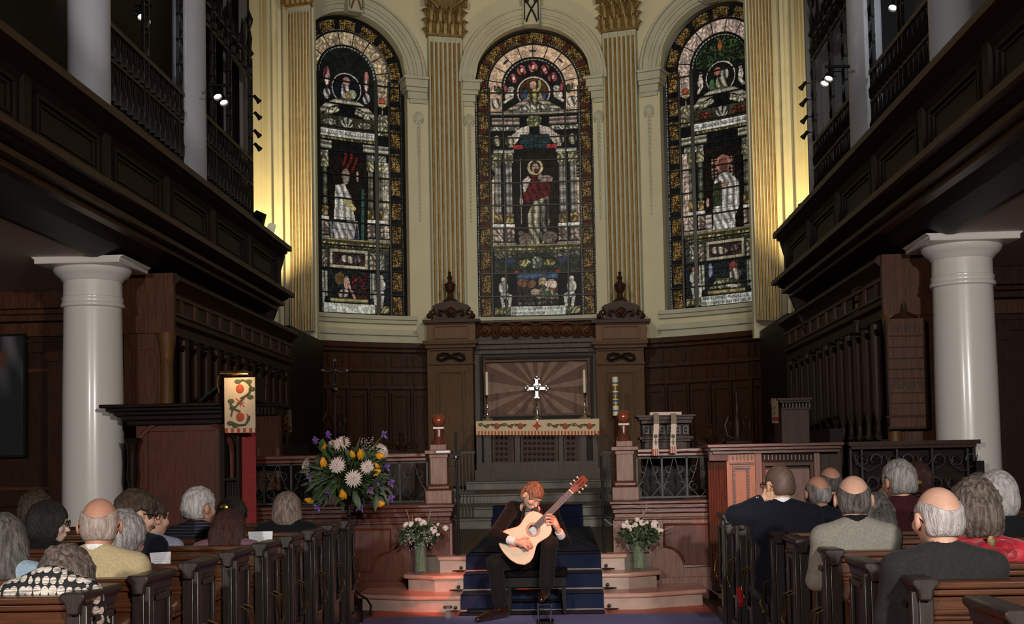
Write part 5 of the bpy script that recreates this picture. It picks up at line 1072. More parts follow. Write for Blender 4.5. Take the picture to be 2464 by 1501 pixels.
for px, wh, bot in ((1578, 'left', 1096), (1620, 'right', 1090)):
    t = thing('ribbon_marker', f'{wh} cream ribbon marker with small embroidered motif hanging down the lectern', 'ribbon', P(px, bot, 12.95), 'lectern ribbon markers')
    pts = [(px-6, 994, Yl-.14), (px-5, 1020, 12.99), (px-7, 1060, 12.97), (px-8, bot, 12.96)]
    a_ = [P(*q) for q in pts]; b_ = [P(q[0]+13+(3 if i == 3 else 0), q[1], q[2]) for i, q in enumerate(pts)]
    mb = MB(); vs = a_+b_; mb.add([v+Vector((0, dd, 0)) for dd in (0, .008) for v in vs], [(i, i+1, 5+i, 4+i) for i in range(3)]+[(12+i, 13+i, 9+i, 8+i) for i in range(3)]+[(i, 8+i, 9+i, i+1) for i in range(3)]+[(4+i, 5+i, 13+i, 12+i) for i in range(3)]); mb.build('cloth', PINKC, t)
    mb = MB(); m1 = P(px, 1056, 12.955); mb.ball(m1+Vector((0, 0, .03)), .02, 6, 1, .2, 1); mb.tube([m1, m1+Vector((0, 0, -.06))], .007, 4); mb.tube([m1+Vector((-.02, 0, -.03)), m1+Vector((.02, 0, -.03))], .006, 4); mb.build('embroidery', GRNP, t)
    mb = MB()
    for k in range(3): mb.px(px-7+k*5, bot-16, px-5+k*5, bot, 12.945, .01)
    mb.build('striped_end', ORGP, t)
tag(MB().px(1050, 1084, 1082, 1089, 13.0, .05).build('white_card', PAPER), 'small white card on the cap of the left newel post', 'card')
# ================================================================ PEWS
def pew(s, Y, xe, L, k, n):
    wh = 'left' if s < 0 else 'right'
    order = ('front', 'second', 'third', 'fourth', 'fifth', 'sixth', 'seventh', 'eighth', 'ninth', 'tenth')[k]
    t = thing('pew', f'dark oak pew in the {wh} block, {order} row from the front', 'pew', (xe+s*L/2, Y+.3, 0), f'pews in the {wh} block')
    xa, xb = (xe+s*.06, xe+s*L); lo, hi = min(xa, xb), max(xa, xb)
    MB().box(lo, hi, Y+.0, Y+.03, .08, .9).build('back', WPEW, t)
    mb = MB()
    mb.box(lo, hi, Y-.05, Y+.07, .905, .935); mb.box(lo, hi, Y-.03, Y+.05, .877, .905); mb.box(lo, hi, Y-.02, Y, .80, .825); mb.box(lo, hi, Y-.015, Y, .78, .80); mb.build('top_rail', WPEW, t, bevel=.01)
    MB().box(lo, hi, Y-.16, Y-.0, .68, .70).box(lo, hi, Y-.16, Y-.15, .70, .735).build('book_ledge', WPEW, t, bevel=.006)
    mb = MB()
    for q in range(6): xx = xe+s*(.35+q*.75); mb.box(xx-.03, xx+.03, Y-.012, Y, .1, .78)
    mb.build('back_stile', WD, t)
    MB().box(lo, hi, Y+.03, Y+.42, .42, .45).box(lo, hi, Y+.36, Y+.39, .05, .42).build('seat', WPEW, t, bevel=.008)
    # end: post, slab, cap
    e0, e1 = min(xe, xe+s*.06), max(xe, xe+s*.06)
    pe = MB().box(e0, e1, Y-.04, Y+.33, 0, .92).build('pew_end', WPE, t, bevel=.006)
    mb = MB()
    for a_, b_, c_, d_ in ((Y+.03, Y+.29, .82, .85), (Y+.03, Y+.29, .30, .33), (Y+.03, Y+.06, .30, .85), (Y+.26, Y+.29, .30, .85)): mb.box(min(xe, xe-s*.022), max(xe, xe-s*.022), a_, b_, c_, d_)
    mb.box(min(xe, xe-s*.03), max(xe, xe-s*.03), Y-.05, Y-.0, 0, .9); mb.box(min(xe, xe-s*.03), max(xe, xe-s*.03), Y-.0, Y+.33, 0, .12); mb.build('end_moulding', WPE, pe, bevel=.006)
    mb = MB(); cx = xe+s*.02; pr = [(-.05, 0), (-.052, .015), (-.042, .026), (.042, .026), (.052, .015), (.05, 0), (.03, -.02), (.024, -.06), (-.024, -.06), (-.03, -.02)]
    mb.prism([(cx+u, .925+v_) for u, v_ in pr], Y-.08, Y+.34, 'y'); mb.build('end_cap', WPE, pe, bevel=.008)
    h = MB(); xx = xe-s*.05
    for q in (-1, 1): h.tube([(xe, Y+.16+q*.06, .62), (xx, Y+.16+q*.06, .60), (xx-s*.02, Y+.16+q*.06, .45), (xx-s*.0, Y+.16+q*.045, .41)], .006, 6)
    h.tube([(xx, Y+.115, .41), (xx-s*.01, Y+.16, .395), (xx, Y+.205, .41)], .006, 6); h.build('umbrella_holder', BRASS, pe)
    MB().tube([(lo+.1 if s > 0 else hi-.1, Y-.03, .70), (lo+.1 if s > 0 else hi-.1, Y-.14, .72)], .02, 8).build('ledge_bracket', SILVER, t)
    return t
PEWL = [10.87-.745*k for k in range(9)]; PEWR = [10.87, 10.0, 9.2, 8.3, 7.46, 6.6, 5.75, 4.98, 3.97]
for k, y in enumerate(PEWL): pew(-1, y, -1.56, 3.3 if y > 5 else 2.6, k, 9)
for k, y in enumerate(PEWR): pew(1, y, 1.72, 3.3 if y > 5 else 2.6, k, 9)
p = PX(1780, 1436, 1.62)
t = thing('hymn_book', 'red hymn book tucked in a holder on the right pew ends', 'book', p)
MB().obox(p, .03, .16, .055, Matrix.Rotation(rad(35), 3, 'X')).build('cover', mat('bright_red', (.55, .01, .02), .5), t, bevel=.004)
# dark things on the seats, left: none; small objects on the floor
Yg = 11.6; p = PZ(1078, 1491, .014)
t = thing('drinking_glass', 'small clear ribbed glass standing on the floor left of the guitarist', 'glass', p)
gm = mat('clear_glass', (.35, .42, .4), .04, spec=1, opac=.10)
MB().lathe([(.028, 0), (.034, .02), (.036, .10), (.033, .10), (.031, .02), (.001, .012)], p, 16).build('tumbler', gm, t)
MB().lathe([(.030, .013), (.033, .07), (.001, .07)], p, 16).build('water', mat('water', (.4, .42, .44), .05, spec=1, opac=.25), t)
MB().lathe([(.04, .104), (.042, .125), (.001, .127)], p, 16).build('cover', mat('dull_pewter', (.35, .25, .2), .35, metal=.8), t)
p = PZ(1153, 1476, .012); tag(MB().obox(p+Vector((0, .05, .02)), .23, .14, .035).build('folded_case', BLACK, bevel=.012), 'flat black pouch lying on the carpet left of the guitarist foot', 'pouch')
# ================================================================ FLOWERS
LEAFM = mat('leaf_green', (.02, .05, .012), .5, noise=(.045, .09, .02), scale=9); LEAFD = mat('leaf_dark', (.012, .03, .010), .5, noise=(.025, .055, .015), scale=9); STEMG = mat('stem_green', (.10, .17, .03), .5)
PW = mat('petal_white', (.80, .66, .60), .6); PY_ = mat('petal_yellow', (.80, .36, .015), .5); PV = mat('petal_violet', (.11, .05, .26), .6, noise=(.2, .10, .36), scale=60); GYP = mat('gypsophila', (.6, .5, .42), .7); TW = mat('twig', (.10, .05, .03), .6)
def leafv(mb, p, d, L, w, bend=.3):
    p = Vector(p); d = Vector(d).normalized(); s_ = d.cross(Vector((0, -1, .3))); s_ = s_.normalized() if s_.length > .01 else Vector((1, 0, 0)); n = s_.cross(d)
    vs = []; N_ = 5
    for i in range(N_):
        u = i/(N_-1); c = p+d*L*u-Vector((0, 0, bend*L*u*u)); ww = w*sin(pi*min(.97, u*.93+.05))
        vs += [c-s_*ww, c+n*ww*.25, c+s_*ww]
    mb.add(vs, [(i*3+j, i*3+j+1, (i+1)*3+j+1, (i+1)*3+j) for i in range(N_-1) for j in range(2)])
def rotto(d): return Vector(d).normalized().to_track_quat('Z', 'Y').to_matrix()
def chrys(mb, c, d, r, rs):
    M_ = rotto(d); c = Vector(c)
    for ring, (nn, rr, up, cup) in enumerate(((20, 1, .12, .0), (18, .86, .22, .1), (15, .68, .34, .2), (11, .48, .44, .25), (7, .28, .5, .2))):
        for k in range(nn):
            a = 2*pi*(k+rs.random()*.5+ring*.3)/nn; R_ = r*rr*(.92+.14*rs.random()); e = Vector((cos(a), sin(a), 0)); t_ = Vector((-sin(a), cos(a), 0))
            pts = [e*R_*.15+Vector((0, 0, r*up*.8)), e*R_*.6+Vector((0, 0, r*(up+.08))), e*R_+Vector((0, 0, r*(up-.04+cup*.3)))]
            w_ = r*.085; vs = []
            for i, q in enumerate(pts):
                ww = (w_*.6, w_, w_*.35)[i]; vs += [c+M_@(q-t_*ww), c+M_@(q+t_*ww)]
            mb.add(vs, [(0, 1, 3, 2), (2, 3, 5, 4)])
def tulip(mb, c, d, L):
    M_ = rotto(d); mb.lathe([(.001, 0), (L*.24, L*.14), (L*.32, L*.4), (L*.28, L*.66), (L*.14, L*.9), (.002, L)], c, 9, rot=M_)
    for k in range(3):
        a = 2*pi*k/3; e = Vector((cos(a), sin(a), 0)); mb.tube([Vector(c)+M_@(e*L*.18), Vector(c)+M_@(e*L*.3+Vector((0, 0, L*.45))), Vector(c)+M_@(e*L*.12+Vector((0, 0, L*1.03)))], [L*.08, L*.12, L*.02], 6)
def iris(mb, c, d, r, rs):
    M_ = rotto(d)
    for k in range(6):
        a = 2*pi*k/6+rs.random()*.4; up = .25 if k % 2 else 1.0; e = Vector((cos(a)*(1.1 if k % 2 else .5), sin(a)*(1.1 if k % 2 else .5), up*.8)).normalized(); leafv(mb, Vector(c), M_@e, r*1.25, r*.36, .5 if k % 2 else -.1)
# ---- big arrangement on the iron stand
YB = 11.55; bc = P(838, 1130, YB); rs = random.Random(11)
base = PZ(848, 1462, 0.006)
st = thing('flower_stand', 'tall black wrought iron pedestal stand on three scrolled legs', 'flower stand', (P(845, 1400, YB).x, YB, 0))
sx_ = P(842, 1350, YB).x
MB().tube([P(840, 1212, YB), P(841, 1290, YB), (sx_, YB, .30), (sx_, YB, .18)], .013, 8).build('pole', IRON, st)
mb = MB()
for k in range(5): mb.ball((sx_+.002, YB, .72+k*.03), .02, 8)
for z_ in (.62, .95): mb.lathe([(.012, z_), (.024, z_+.01), (.012, z_+.02)], (sx_, YB, 0), 8)
mb.build('twisted_knop', IRON, st)
for k in range(3):
    a = rad(-60+120*k); e = Vector((cos(a), sin(a), 0)); c0 = Vector((sx_, YB, 0))
    MB().tube([c0+e*.01+Vector((0, 0, .34)), c0+e*.05+Vector((0, 0, .28)), c0+e*.13+Vector((0, 0, .22)), c0+e*.24+Vector((0, 0, .17)), c0+e*.30+Vector((0, 0, .1)), c0+e*.28+Vector((0, 0, .02)), c0+e*.31+Vector((0, 0, .012))], .011, 6).build('leg', IRON, st)
MB().tube([(sx_, YB, .3), (sx_, YB, .1), (sx_, YB, .05)], [.015, .035, .01], 8).build('drop_finial', IRON, st)
MB().lathe([(.02, bc.z-.33), (.05, bc.z-.3), (.12, bc.z-.24), (.13, bc.z-.18), (.11, bc.z-.18), (.001, bc.z-.2)], (bc.x, YB, 0), 16).build('bowl', IRON, st)
arr = thing('flower_arrangement', 'big spray of white chrysanthemums, yellow tulips and purple irises on the iron stand', 'flower arrangement', (bc.x, YB, bc.z-.17))
def fp(px, py, dy): return P(px, py, YB+dy)
root = Vector((bc.x, YB, bc.z-.12))
sm = MB()
def stem(c, r=.005):
    c = Vector(c); sm.tube([root+(c-root)*.12, root+(c-root)*.55+Vector((0, 0, .03)), c], r, 5)
for (px, py, dx, dz, r, dy) in ((822, 1068, -.1, .75, .073, -.08), (740, 1123, -.9, .05, .072, -.02), (813, 1120, -.25, .15, .069, -.24), (883, 1124, .55, .1, .06, -.18), (851, 1151, .05, -.1, .071, -.28), (918, 1085, .9, .45, .068, .05), (716+82, 1066, -.5, .6, .03, .05)):
    c = fp(px, py, dy); stem(c); mb = MB(); chrys(mb, c, (dx, -1 if abs(dx) < .8 else -.55, dz), r*1.22, rs); mb.build('chrysanthemum', PW, arr)
for (px, py, dx, dz, L, dy) in ((777, 1070, .1, 1, .07, -.15), (778, 1113, .0, 1, .082, -.2), (852, 1090, -.2, .6, .065, -.2), (866, 1094, .1, 1, .085, -.22), (905, 1098, 1, .1, .075, -.1), (911, 1115, -.3, .5, .05, -.1), (898, 1131, 1, .5, .075, -.12), (830, 1190, -.3, 1, .085, -.18), (834, 1190, -1, -.35, .06, -.2), (906, 1212, 1, .05, .075, -.12), (753, 1207, -1, .35, .07, -.08), (891, 1176, .3, .9, .05, -.2)):
    c = fp(px, py+(10 if dz > .4 else 0), dy); stem(c, .004); mb = MB(); tulip(mb, c, (dx, -.3, dz), L*1.12); mb.build('tulip', PY_, arr)
for (px, py, dy) in ((792, 1047, 0), (761, 1060, -.02), (922, 1046, 0), (929, 1124, .05), (747, 1148, -.08), (914, 1157, -.05), (939, 1160, 0), (890, 1178, -.22), (939, 1196, -.05), (792, 1183, -.15), (765, 1218, -.06), (866, 1219, -.15), (905, 1158, -.1)):
    c = fp(px, py, dy); stem(c, .004); mb = MB(); iris(mb, c, (c.x-root.x, -.25, (c.z-root.z)*.7+.1), .036, rs); mb.build('iris', PV, arr)
sm.build('stems', STEMG, arr)
mb = MB(); mb2 = MB()
for k in range(420):
    a = rs.random()*2*pi; e = math.acos(rs.uniform(-.75, 1)); d = Vector((sin(e)*cos(a), sin(e)*sin(a)*.75, cos(e))); R_ = rs.uniform(.10, .30)
    q = root+Vector((d.x*R_*1.25, d.y*R_, d.z*R_+.06)); leafv(mb if k % 3 == 0 else mb2, q, d+Vector((rs.uniform(-.6, .6), rs.uniform(-.6, .3), rs.uniform(-.5, .6))), rs.uniform(.06, .13), rs.uniform(.008, .024), rs.uniform(0, .6))
for k in range(46):
    a = rs.random()*2*pi; d = Vector((cos(a), rs.uniform(-.6, .3), sin(a)*.8+.1)); q = root+d*.18+Vector((0, -.05, .06)); leafv(mb, q, d, rs.uniform(.14, .24), .012, rs.uniform(-.1, .5))
for px, py in ((846, 1105), (836, 1112), (850, 1180), (858, 1188), (880, 1110), (905, 1190), (770, 1080)): leafv(mb, fp(px, py, -.2), (rs.uniform(-.5, .5), -.2, 1 if py < 1150 else -1), .13, .026, .2)
o = mb2.build('dark_foliage', LEAFD, arr); o['kind'] = 'stuff'; o = mb.build('foliage', LEAFM, arr); o['kind'] = 'stuff'
mb = MB()
for k in range(70):
    q = fp(rs.uniform(868, 900), rs.uniform(1052, 1085), rs.uniform(-.1, .1)); mb.ball(q, .005, 4)
mb.build('small_buds', GYP, arr)['kind'] = 'stuff'
# ---- two glass vases
def vase(px, pyb, pyt, Y, z0, label, blooms, cats, seed, fol):
    rs = random.Random(seed); c = P(px, (pyb+pyt)/2, Y); x = c.x; zt = P(px, pyt, Y).z
    t = thing('glass_vase', label, 'vase', (x, Y, z0)); r = .062
    MB().lathe([(r*1.0, z0), (r*.98, z0+.02), (r*.9, z0+.1), (r*1.05, zt), (r*1.02, zt), (r*.86, z0+.1), (r*.9, z0+.03), (.001, z0+.022)], (x, Y, 0), 24).build('glass_body', gm, t)
    b_ = thing('flower_bouquet', label.replace('clear glass vase', 'white and green bouquet'), 'bouquet', (x, Y, zt)); sm_ = MB()
    top = Vector((x, Y, zt))
    for k in range(16):
        a = k*2.4; sm_.tube([(x+.04*cos(a), Y+.04*sin(a), z0+.03), (x+.03*cos(a+1), Y+.03*sin(a+1), zt), (x+.1*cos(a+1), Y+.08*sin(a+1), zt+.13)], .004, 4)
    sm_.build('stems', STEMG, b_)
    for (bx, by, r_) in blooms:
        q = P(bx, by, Y+rs.uniform(-.12, -.02)); mb = MB()
        for k in range(9):
            d = Vector((rs.uniform(-1, 1), rs.uniform(-1, .1), rs.uniform(-.6, 1))); d.normalize(); mb.ball(q+d*r_*.55, r_*.52, 6, 1, 1, .8, rotto(d))
        mb.build('rose', PW, b_)
    mb = MB()
    for k in range(220):
        fx, fy, fw, fh = fol; a = rs.random()*2*pi; rr = math.sqrt(rs.random()); q = P(fx+fw*rr*cos(a), fy+fh*rr*sin(a), Y+rs.uniform(-.1, .1))
        leafv(mb, q, (rs.uniform(-1, 1), rs.uniform(-.8, .3), rs.uniform(-.6, 1)), rs.uniform(.04, .08), rs.uniform(.008, .02), .3)
    mb.build('foliage', LEAFD, b_)['kind'] = 'stuff'
    mb = MB()
    for k in range(26):
        a = k*1.7; mb.tube([(x+.02*cos(a), Y+.02*sin(a), z0+.03), (x+.045*cos(a+.6), Y+.045*sin(a+.6), z0+.10+.004*k)], .003, 4)
    mb.build('lower_stems', STEMG, b_)
    for pts in cats:
        mb = MB(); mb.tube([P(a, b, Y) for a, b in pts], .0025, 4)
        for a, b in pts[1:]:
            mb.ball(P(a, b, Y), .008, 6)
            i = pts.index((a, b)); pa = pts[i-1]; mb.ball(P((a+pa[0])/2, (b+pa[1])/2, Y), .007, 6)
        mb.build('willow_twig', mat('twig_bud', (.34, .24, .18), .6), b_)
    mb = MB()
    for k in range(130):
        gx, gy = rs.choice(((990, 1290), (987, 1300), (1030, 1296), (1015, 1290)) if px < 1200 else ((1500, 1290), (1520, 1300))); mb.ball(P(gx+rs.gauss(0, 8), gy+rs.gauss(0, 9), Y-.08), .0055, 4)
    if px < 1200: mb.build('small_blossom', GYP, b_)['kind'] = 'stuff'
vase(1012, 1383, 1305, 12.56, 2*H0+.002, 'clear glass vase on the marble step to the left of the carpet', ((978, 1264, .04), (990, 1262, .038), (1018, 1258, .045), (1010, 1250, .025), (1042, 1271, .045), (1046, 1280, .035), (1072, 1271, .034), (1055, 1262, .022), (1054, 1286, .022), (1002, 1250, .022)), (((985, 1262), (984, 1245), (980, 1235), (978, 1228)), ((994, 1262), (993, 1250), (992, 1240)), ((1030, 1262), (1032, 1245), (1034, 1238), (1035, 1231)), ((1004, 1255), (1005, 1246))), 5, (1012, 1284, 46, 28))
vase(1536, 1376, 1303, 12.56, 2*H0+.002, 'clear glass vase on the marble step to the right of the carpet', ((1517, 1268, .05), (1502, 1264, .035), (1533, 1250, .03), (1545, 1258, .04), (1528, 1262, .035), (1575, 1262, .05), (1590, 1278, .035), (1508, 1256, .025), (1556, 1257, .025), (1582, 1270, .03)), (((1545, 1250), (1550, 1235), (1556, 1222), (1555, 1213)), ((1490, 1270), (1478, 1265), (1466, 1258), (1456, 1250)), ((1590, 1276), (1604, 1272), (1614, 1268), (1620, 1266)), ((1536, 1250), (1545, 1238), (1550, 1230))), 9, (1540, 1284, 52, 30))
# ================================================================ PEOPLE: smooth-union bodies meshed by surface nets
class SDF:
    def __init__(s, lo, hi, h):
        s.lo = np.array(lo, np.float32); s.h = h; s.n = np.ceil((np.array(hi)-s.lo)/h).astype(int)+1; s.v = np.full(s.n, 1.0, np.float32)
    def _loc(s, a, b):
        i0 = np.clip(np.floor((a-s.lo)/s.h).astype(int), 0, s.n-1); i1 = np.clip(np.ceil((b-s.lo)/s.h).astype(int)+1, 1, s.n)
        if (i1 <= i0).any(): return None
        sl = tuple(slice(i0[k], i1[k]) for k in range(3)); ax = [s.lo[k]+s.h*np.arange(i0[k], i1[k], dtype=np.float32) for k in range(3)]
        return sl, ax[0][:, None, None], ax[1][None, :, None], ax[2][None, None, :]
    def _mix(s, sl, d, k, op):
        a = s.v[sl]
        if op == 'sub': a_, b_ = -a, d; hh = np.clip(.5+.5*(b_-a_)/k, 0, 1); s.v[sl] = -(b_*(1-hh)+a_*hh-k*hh*(1-hh)); return
        hh = np.clip(.5+.5*(d-a)/k, 0, 1); s.v[sl] = d*(1-hh)+a*hh-k*hh*(1-hh)
    def cap(s, p, q, r0, r1=None, k=.03, op='add', sx=1.0):
        p = np.array(p, np.float32); q = np.array(q, np.float32); r1 = r0 if r1 is None else r1; m_ = max(r0, r1)*max(1, sx)+k+3*s.h
        L = s._loc(np.minimum(p, q)-m_, np.maximum(p, q)+m_)
        if not L: return
        sl, X, Y, Z = L; d = q-p; t = ((X-p[0])*d[0]+(Y-p[1])*d[1]+(Z-p[2])*d[2])/(d@d+1e-9); t = np.clip(t, 0, 1)
        s._mix(sl, np.sqrt((X-p[0]-t*d[0])**2+(Y-p[1]-t*d[1])**2+(Z-p[2]-t*d[2])**2)-(r0+(r1-r0)*t), k, op)
    def ell(s, c, r, k=.03, op='add', R=None, noise=None):
        c = np.array(c, np.float32); r = np.array(r, np.float32); m_ = r.max()+k+3*s.h+(noise[0] if noise else 0); L = s._loc(c-m_, c+m_)
        if not L: return
        sl, X, Y, Z = L; x, y, z = X-c[0], Y-c[1], Z-c[2]
        if R is not None: Rn = np.array(R, np.float32); x, y, z = (Rn[0, 0]*x+Rn[1, 0]*y+Rn[2, 0]*z, Rn[0, 1]*x+Rn[1, 1]*y+Rn[2, 1]*z, Rn[0, 2]*x+Rn[1, 2]*y+Rn[2, 2]*z)
        k0 = np.sqrt((x/r[0])**2+(y/r[1])**2+(z/r[2])**2)+1e-6; k1 = np.sqrt((x/r[0]**2)**2+(y/r[1]**2)**2+(z/r[2]**2)**2)+1e-6; d = k0*(k0-1)/k1
        if noise: A_, f = noise; d = d+A_*np.sin(f*x+3*np.sin(f*.6*z))*np.sin(f*y+2*np.cos(f*.5*x))*np.cos(f*.8*z+2*np.sin(f*.7*y))
        s._mix(sl, d, k, op)
    def cutz(s, z, above=True):
        ax = s.lo[2]+s.h*np.arange(s.n[2]); d = (ax-z) if above else (z-ax); s.v = np.maximum(s.v, d[None, None, :])
    def mesh(s, name, m_, parent=None, off=(0, 0, 0), smooth_it=1):
        v = s.v; ins = v < 0; n = s.n
        c8 = [ins[i:n[0]-1+i, j:n[1]-1+j, k:n[2]-1+k] for i in (0, 1) for j in (0, 1) for k in (0, 1)]; cnt = sum(c.astype(np.int8) for c in c8); I = np.argwhere((cnt > 0) & (cnt < 8)); 
        if len(I) == 0: return None
        idm = np.full(n-1, -1, np.int32); idm[I[:, 0], I[:, 1], I[:, 2]] = np.arange(len(I)); acc = np.zeros((len(I), 3)); w_ = np.zeros(len(I))
        for ax in range(3):
            for a in (0, 1):
                for b in (0, 1):
                    o0 = np.zeros(3, int); o0[(ax+1) % 3] = a; o0[(ax+2) % 3] = b; o1 = o0.copy(); o1[ax] = 1
                    A_, B_ = I+o0, I+o1; va, vb = v[A_[:, 0], A_[:, 1], A_[:, 2]], v[B_[:, 0], B_[:, 1], B_[:, 2]]; m2 = (va < 0) != (vb < 0); t_ = np.where(m2, va/(va-vb+1e-12), 0)
                    p = o0[None, :].astype(float).repeat(len(I), 0); p[:, ax] = t_; acc[m2] += p[m2]; w_ += m2
        V_ = I+acc/w_[:, None]; Fs = []
        for ax in range(3):
            sl0 = [slice(0, n[k]-1) if k == ax else slice(1, n[k]-1) for k in range(3)]; sl1 = list(sl0); sl1[ax] = slice(1, n[ax]); a, b = ins[tuple(sl0)], ins[tuple(sl1)]
            E = np.argwhere(a != b); 
            if len(E) == 0: continue
            base = E+np.array([0 if k == ax else 1 for k in range(3)]); u, w2 = (ax+1) % 3, (ax+2) % 3
            def idq(du, dw): q = base.copy(); q[:, u] -= du; q[:, w2] -= dw; return idm[q[:, 0], q[:, 1], q[:, 2]]
            f = np.stack([idq(1, 1), idq(0, 1), idq(0, 0), idq(1, 0)], 1); fl = ~a[E[:, 0], E[:, 1], E[:, 2]]; f[fl] = f[fl][:, ::-1]; Fs.append(f)
        F_ = np.concatenate(Fs); F_ = F_[(F_ >= 0).all(1)]; V_ = V_*s.h+s.lo+np.array(off)
        return np_mesh(name, V_, F_, m_, smooth=True, parent=parent)
def skinm(n, c): return mat(n, c, .5, spec=.35, noise=tuple(min(1, x*1.12) for x in c), scale=25, bump=.05)
SK = skinm('skin', (.62, .36, .26)); SKP = skinm('skin_pale', (.66, .46, .38)); SKT = skinm('skin_tan', (.50, .29, .19)); SKR = skinm('skin_red', (.50, .25, .17))
def hairm(n, a, b): return mat(n, a, .55, noise=b, scale=7, stretch=(9, 9, 1.6), bump=.7, bscale=22)
HG = hairm('hair_grey', (.17, .155, .15), (.5, .47, .45)); HW = hairm('hair_silver', (.36, .33, .32), (.75, .70, .68)); HD = hairm('hair_black', (.006, .005, .005), (.022, .016, .013)); HB = hairm('hair_brown', (.025, .014, .008), (.09, .055, .032)); HRD = hairm('hair_auburn', (.02, .006, .005), (.085, .022, .016)); HBL = hairm('hair_ash_blonde', (.13, .09, .07), (.40, .31, .26)); HGB = hairm('hair_grey_brown', (.05, .038, .03), (.26, .20, .165)); HSH = mat('hair_shaved', (.085, .05, .038), .6, noise=(.13, .08, .06), scale=60); HDG = hairm('hair_dark_grey', (.05, .043, .038), (.19, .17, .155))
def fab(n, a, b=None, sc=60, bump=.25): return mat(n, a, .85, spec=.2, noise=b or tuple(x*1.35 for x in a), scale=sc, bump=bump, bscale=sc*2, sheen=.05)
FN = fab('navy_wool', (.005, .006, .013)); FK = fab('black_wool', (.006, .006, .007)); FBG = fab('beige_tweed', (.42, .33, .18), (.52, .42, .25), 90); FGR = fab('grey_marl', (.23, .22, .185), (.31, .295, .25), 90); FMR = fab('maroon_knit', (.035, .006, .009)); FGN = fab('green_knit', (.006, .045, .022)); FLB = fab('pale_blue_cotton', (.27, .36, .44)); FLL = fab('lilac_shirt', (.33, .34, .46)); FPU = fab('mauve_cotton', (.17, .08, .11)); FCH = fab('charcoal_wool', (.02, .02, .021)); FRED = mat('red_silk_scarf', (.42, .008, .02), .5, noise=(.62, .02, .05), scale=9, sheen=.3); FWH = fab('white_cotton', (.72, .72, .72)); FTR = fab('dark_trousers', (.02, .017, .016))
# circle-print blouse and striped knit
def circ_mat():
    m = bpy.data.materials.new('circle_print'); m.use_nodes = True; nt = m.node_tree; L = nt.links; b = nt.nodes['Principled BSDF']; b.inputs['Roughness'].default_value = .8
    tc = nt.nodes.new('ShaderNodeTexCoord'); mp = nt.nodes.new('ShaderNodeMapping'); mp.inputs['Scale'].default_value = (1, .75, .75); mp.inputs['Rotation'].default_value = (0, 0, 0); L.new(tc.outputs['Object'], mp.inputs[0])
    v = nt.nodes.new('ShaderNodeTexVoronoi'); v.inputs['Scale'].default_value = 31; v.inputs['Randomness'].default_value = .18; L.new(mp.outputs[0], v.inputs['Vector'])
    r = nt.nodes.new('ShaderNodeValToRGB'); r.color_ramp.interpolation = 'CONSTANT'; r.color_ramp.elements[0].color = (1, 1, 1, 1); r.color_ramp.elements[1].position = .5; r.color_ramp.elements[1].color = (0, 0, 0, 1); L.new(v.outputs['Distance'], r.inputs[0])
    n = nt.nodes.new('ShaderNodeTexNoise'); n.inputs['Scale'].default_value = 30; mp2 = nt.nodes.new('ShaderNodeMapping'); mp2.inputs['Scale'].default_value = (.6, 1, 6); L.new(tc.outputs['Object'], mp2.inputs[0]); L.new(mp2.outputs[0], n.inputs[0])
    r2 = nt.nodes.new('ShaderNodeValToRGB'); r2.color_ramp.elements[0].position = .4; r2.color_ramp.elements[1].position = .55; r2.color_ramp.elements[0].color = (.28, .25, .22, 1); r2.color_ramp.elements[1].color = (.78, .70, .60, 1); L.new(n.outputs[0], r2.inputs[0])
    mx = nt.nodes.new('ShaderNodeMix'); mx.data_type = 'RGBA'; mx.inputs[6].default_value = (.012, .012, .015, 1); L.new(r.outputs[0], mx.inputs[0]); L.new(r2.outputs[0], mx.inputs[7]); L.new(mx.outputs[2], b.inputs['Base Color']); return m
def stripe_mat():
    m = bpy.data.materials.new('striped_knit'); m.use_nodes = True; nt = m.node_tree; L = nt.links; b = nt.nodes['Principled BSDF']; b.inputs['Roughness'].default_value = .9
    tc = nt.nodes.new('ShaderNodeTexCoord'); w_ = nt.nodes.new('ShaderNodeTexWave'); w_.bands_direction = 'Z'; w_.inputs['Scale'].default_value = 14; L.new(tc.outputs['Object'], w_.inputs[0]); r = nt.nodes.new('ShaderNodeValToRGB'); r.color_ramp.elements[0].position = .8; r.color_ramp.elements[1].position = .95
    r.color_ramp.elements[0].color = (.006, .007, .016, 1); r.color_ramp.elements[1].color = (.07, .07, .10, 1); L.new(w_.outputs[0], r.inputs[0]); L.new(r.outputs[0], b.inputs['Base Color']); return m
FCI, FST = circ_mat(), stripe_mat()
HS = 1.10
class Sc:                                                        # scaled proxy so heads share one set of numbers
    def __init__(s, S, h=None): s.S = S; s.h = h or HS
    def ell(s, c, r, k=.03, *a, **b):
        if b.get('noise'): b['noise'] = (b['noise'][0]*s.h, b['noise'][1]/s.h)
        s.S.ell(c, [x*s.h for x in r], k*s.h, *a, **b)
    def cap(s, p, q, r0, r1=None, k=.03, *a, **b): s.S.cap(p, q, r0*s.h, None if r1 is None else r1*s.h, k, *a, **b)
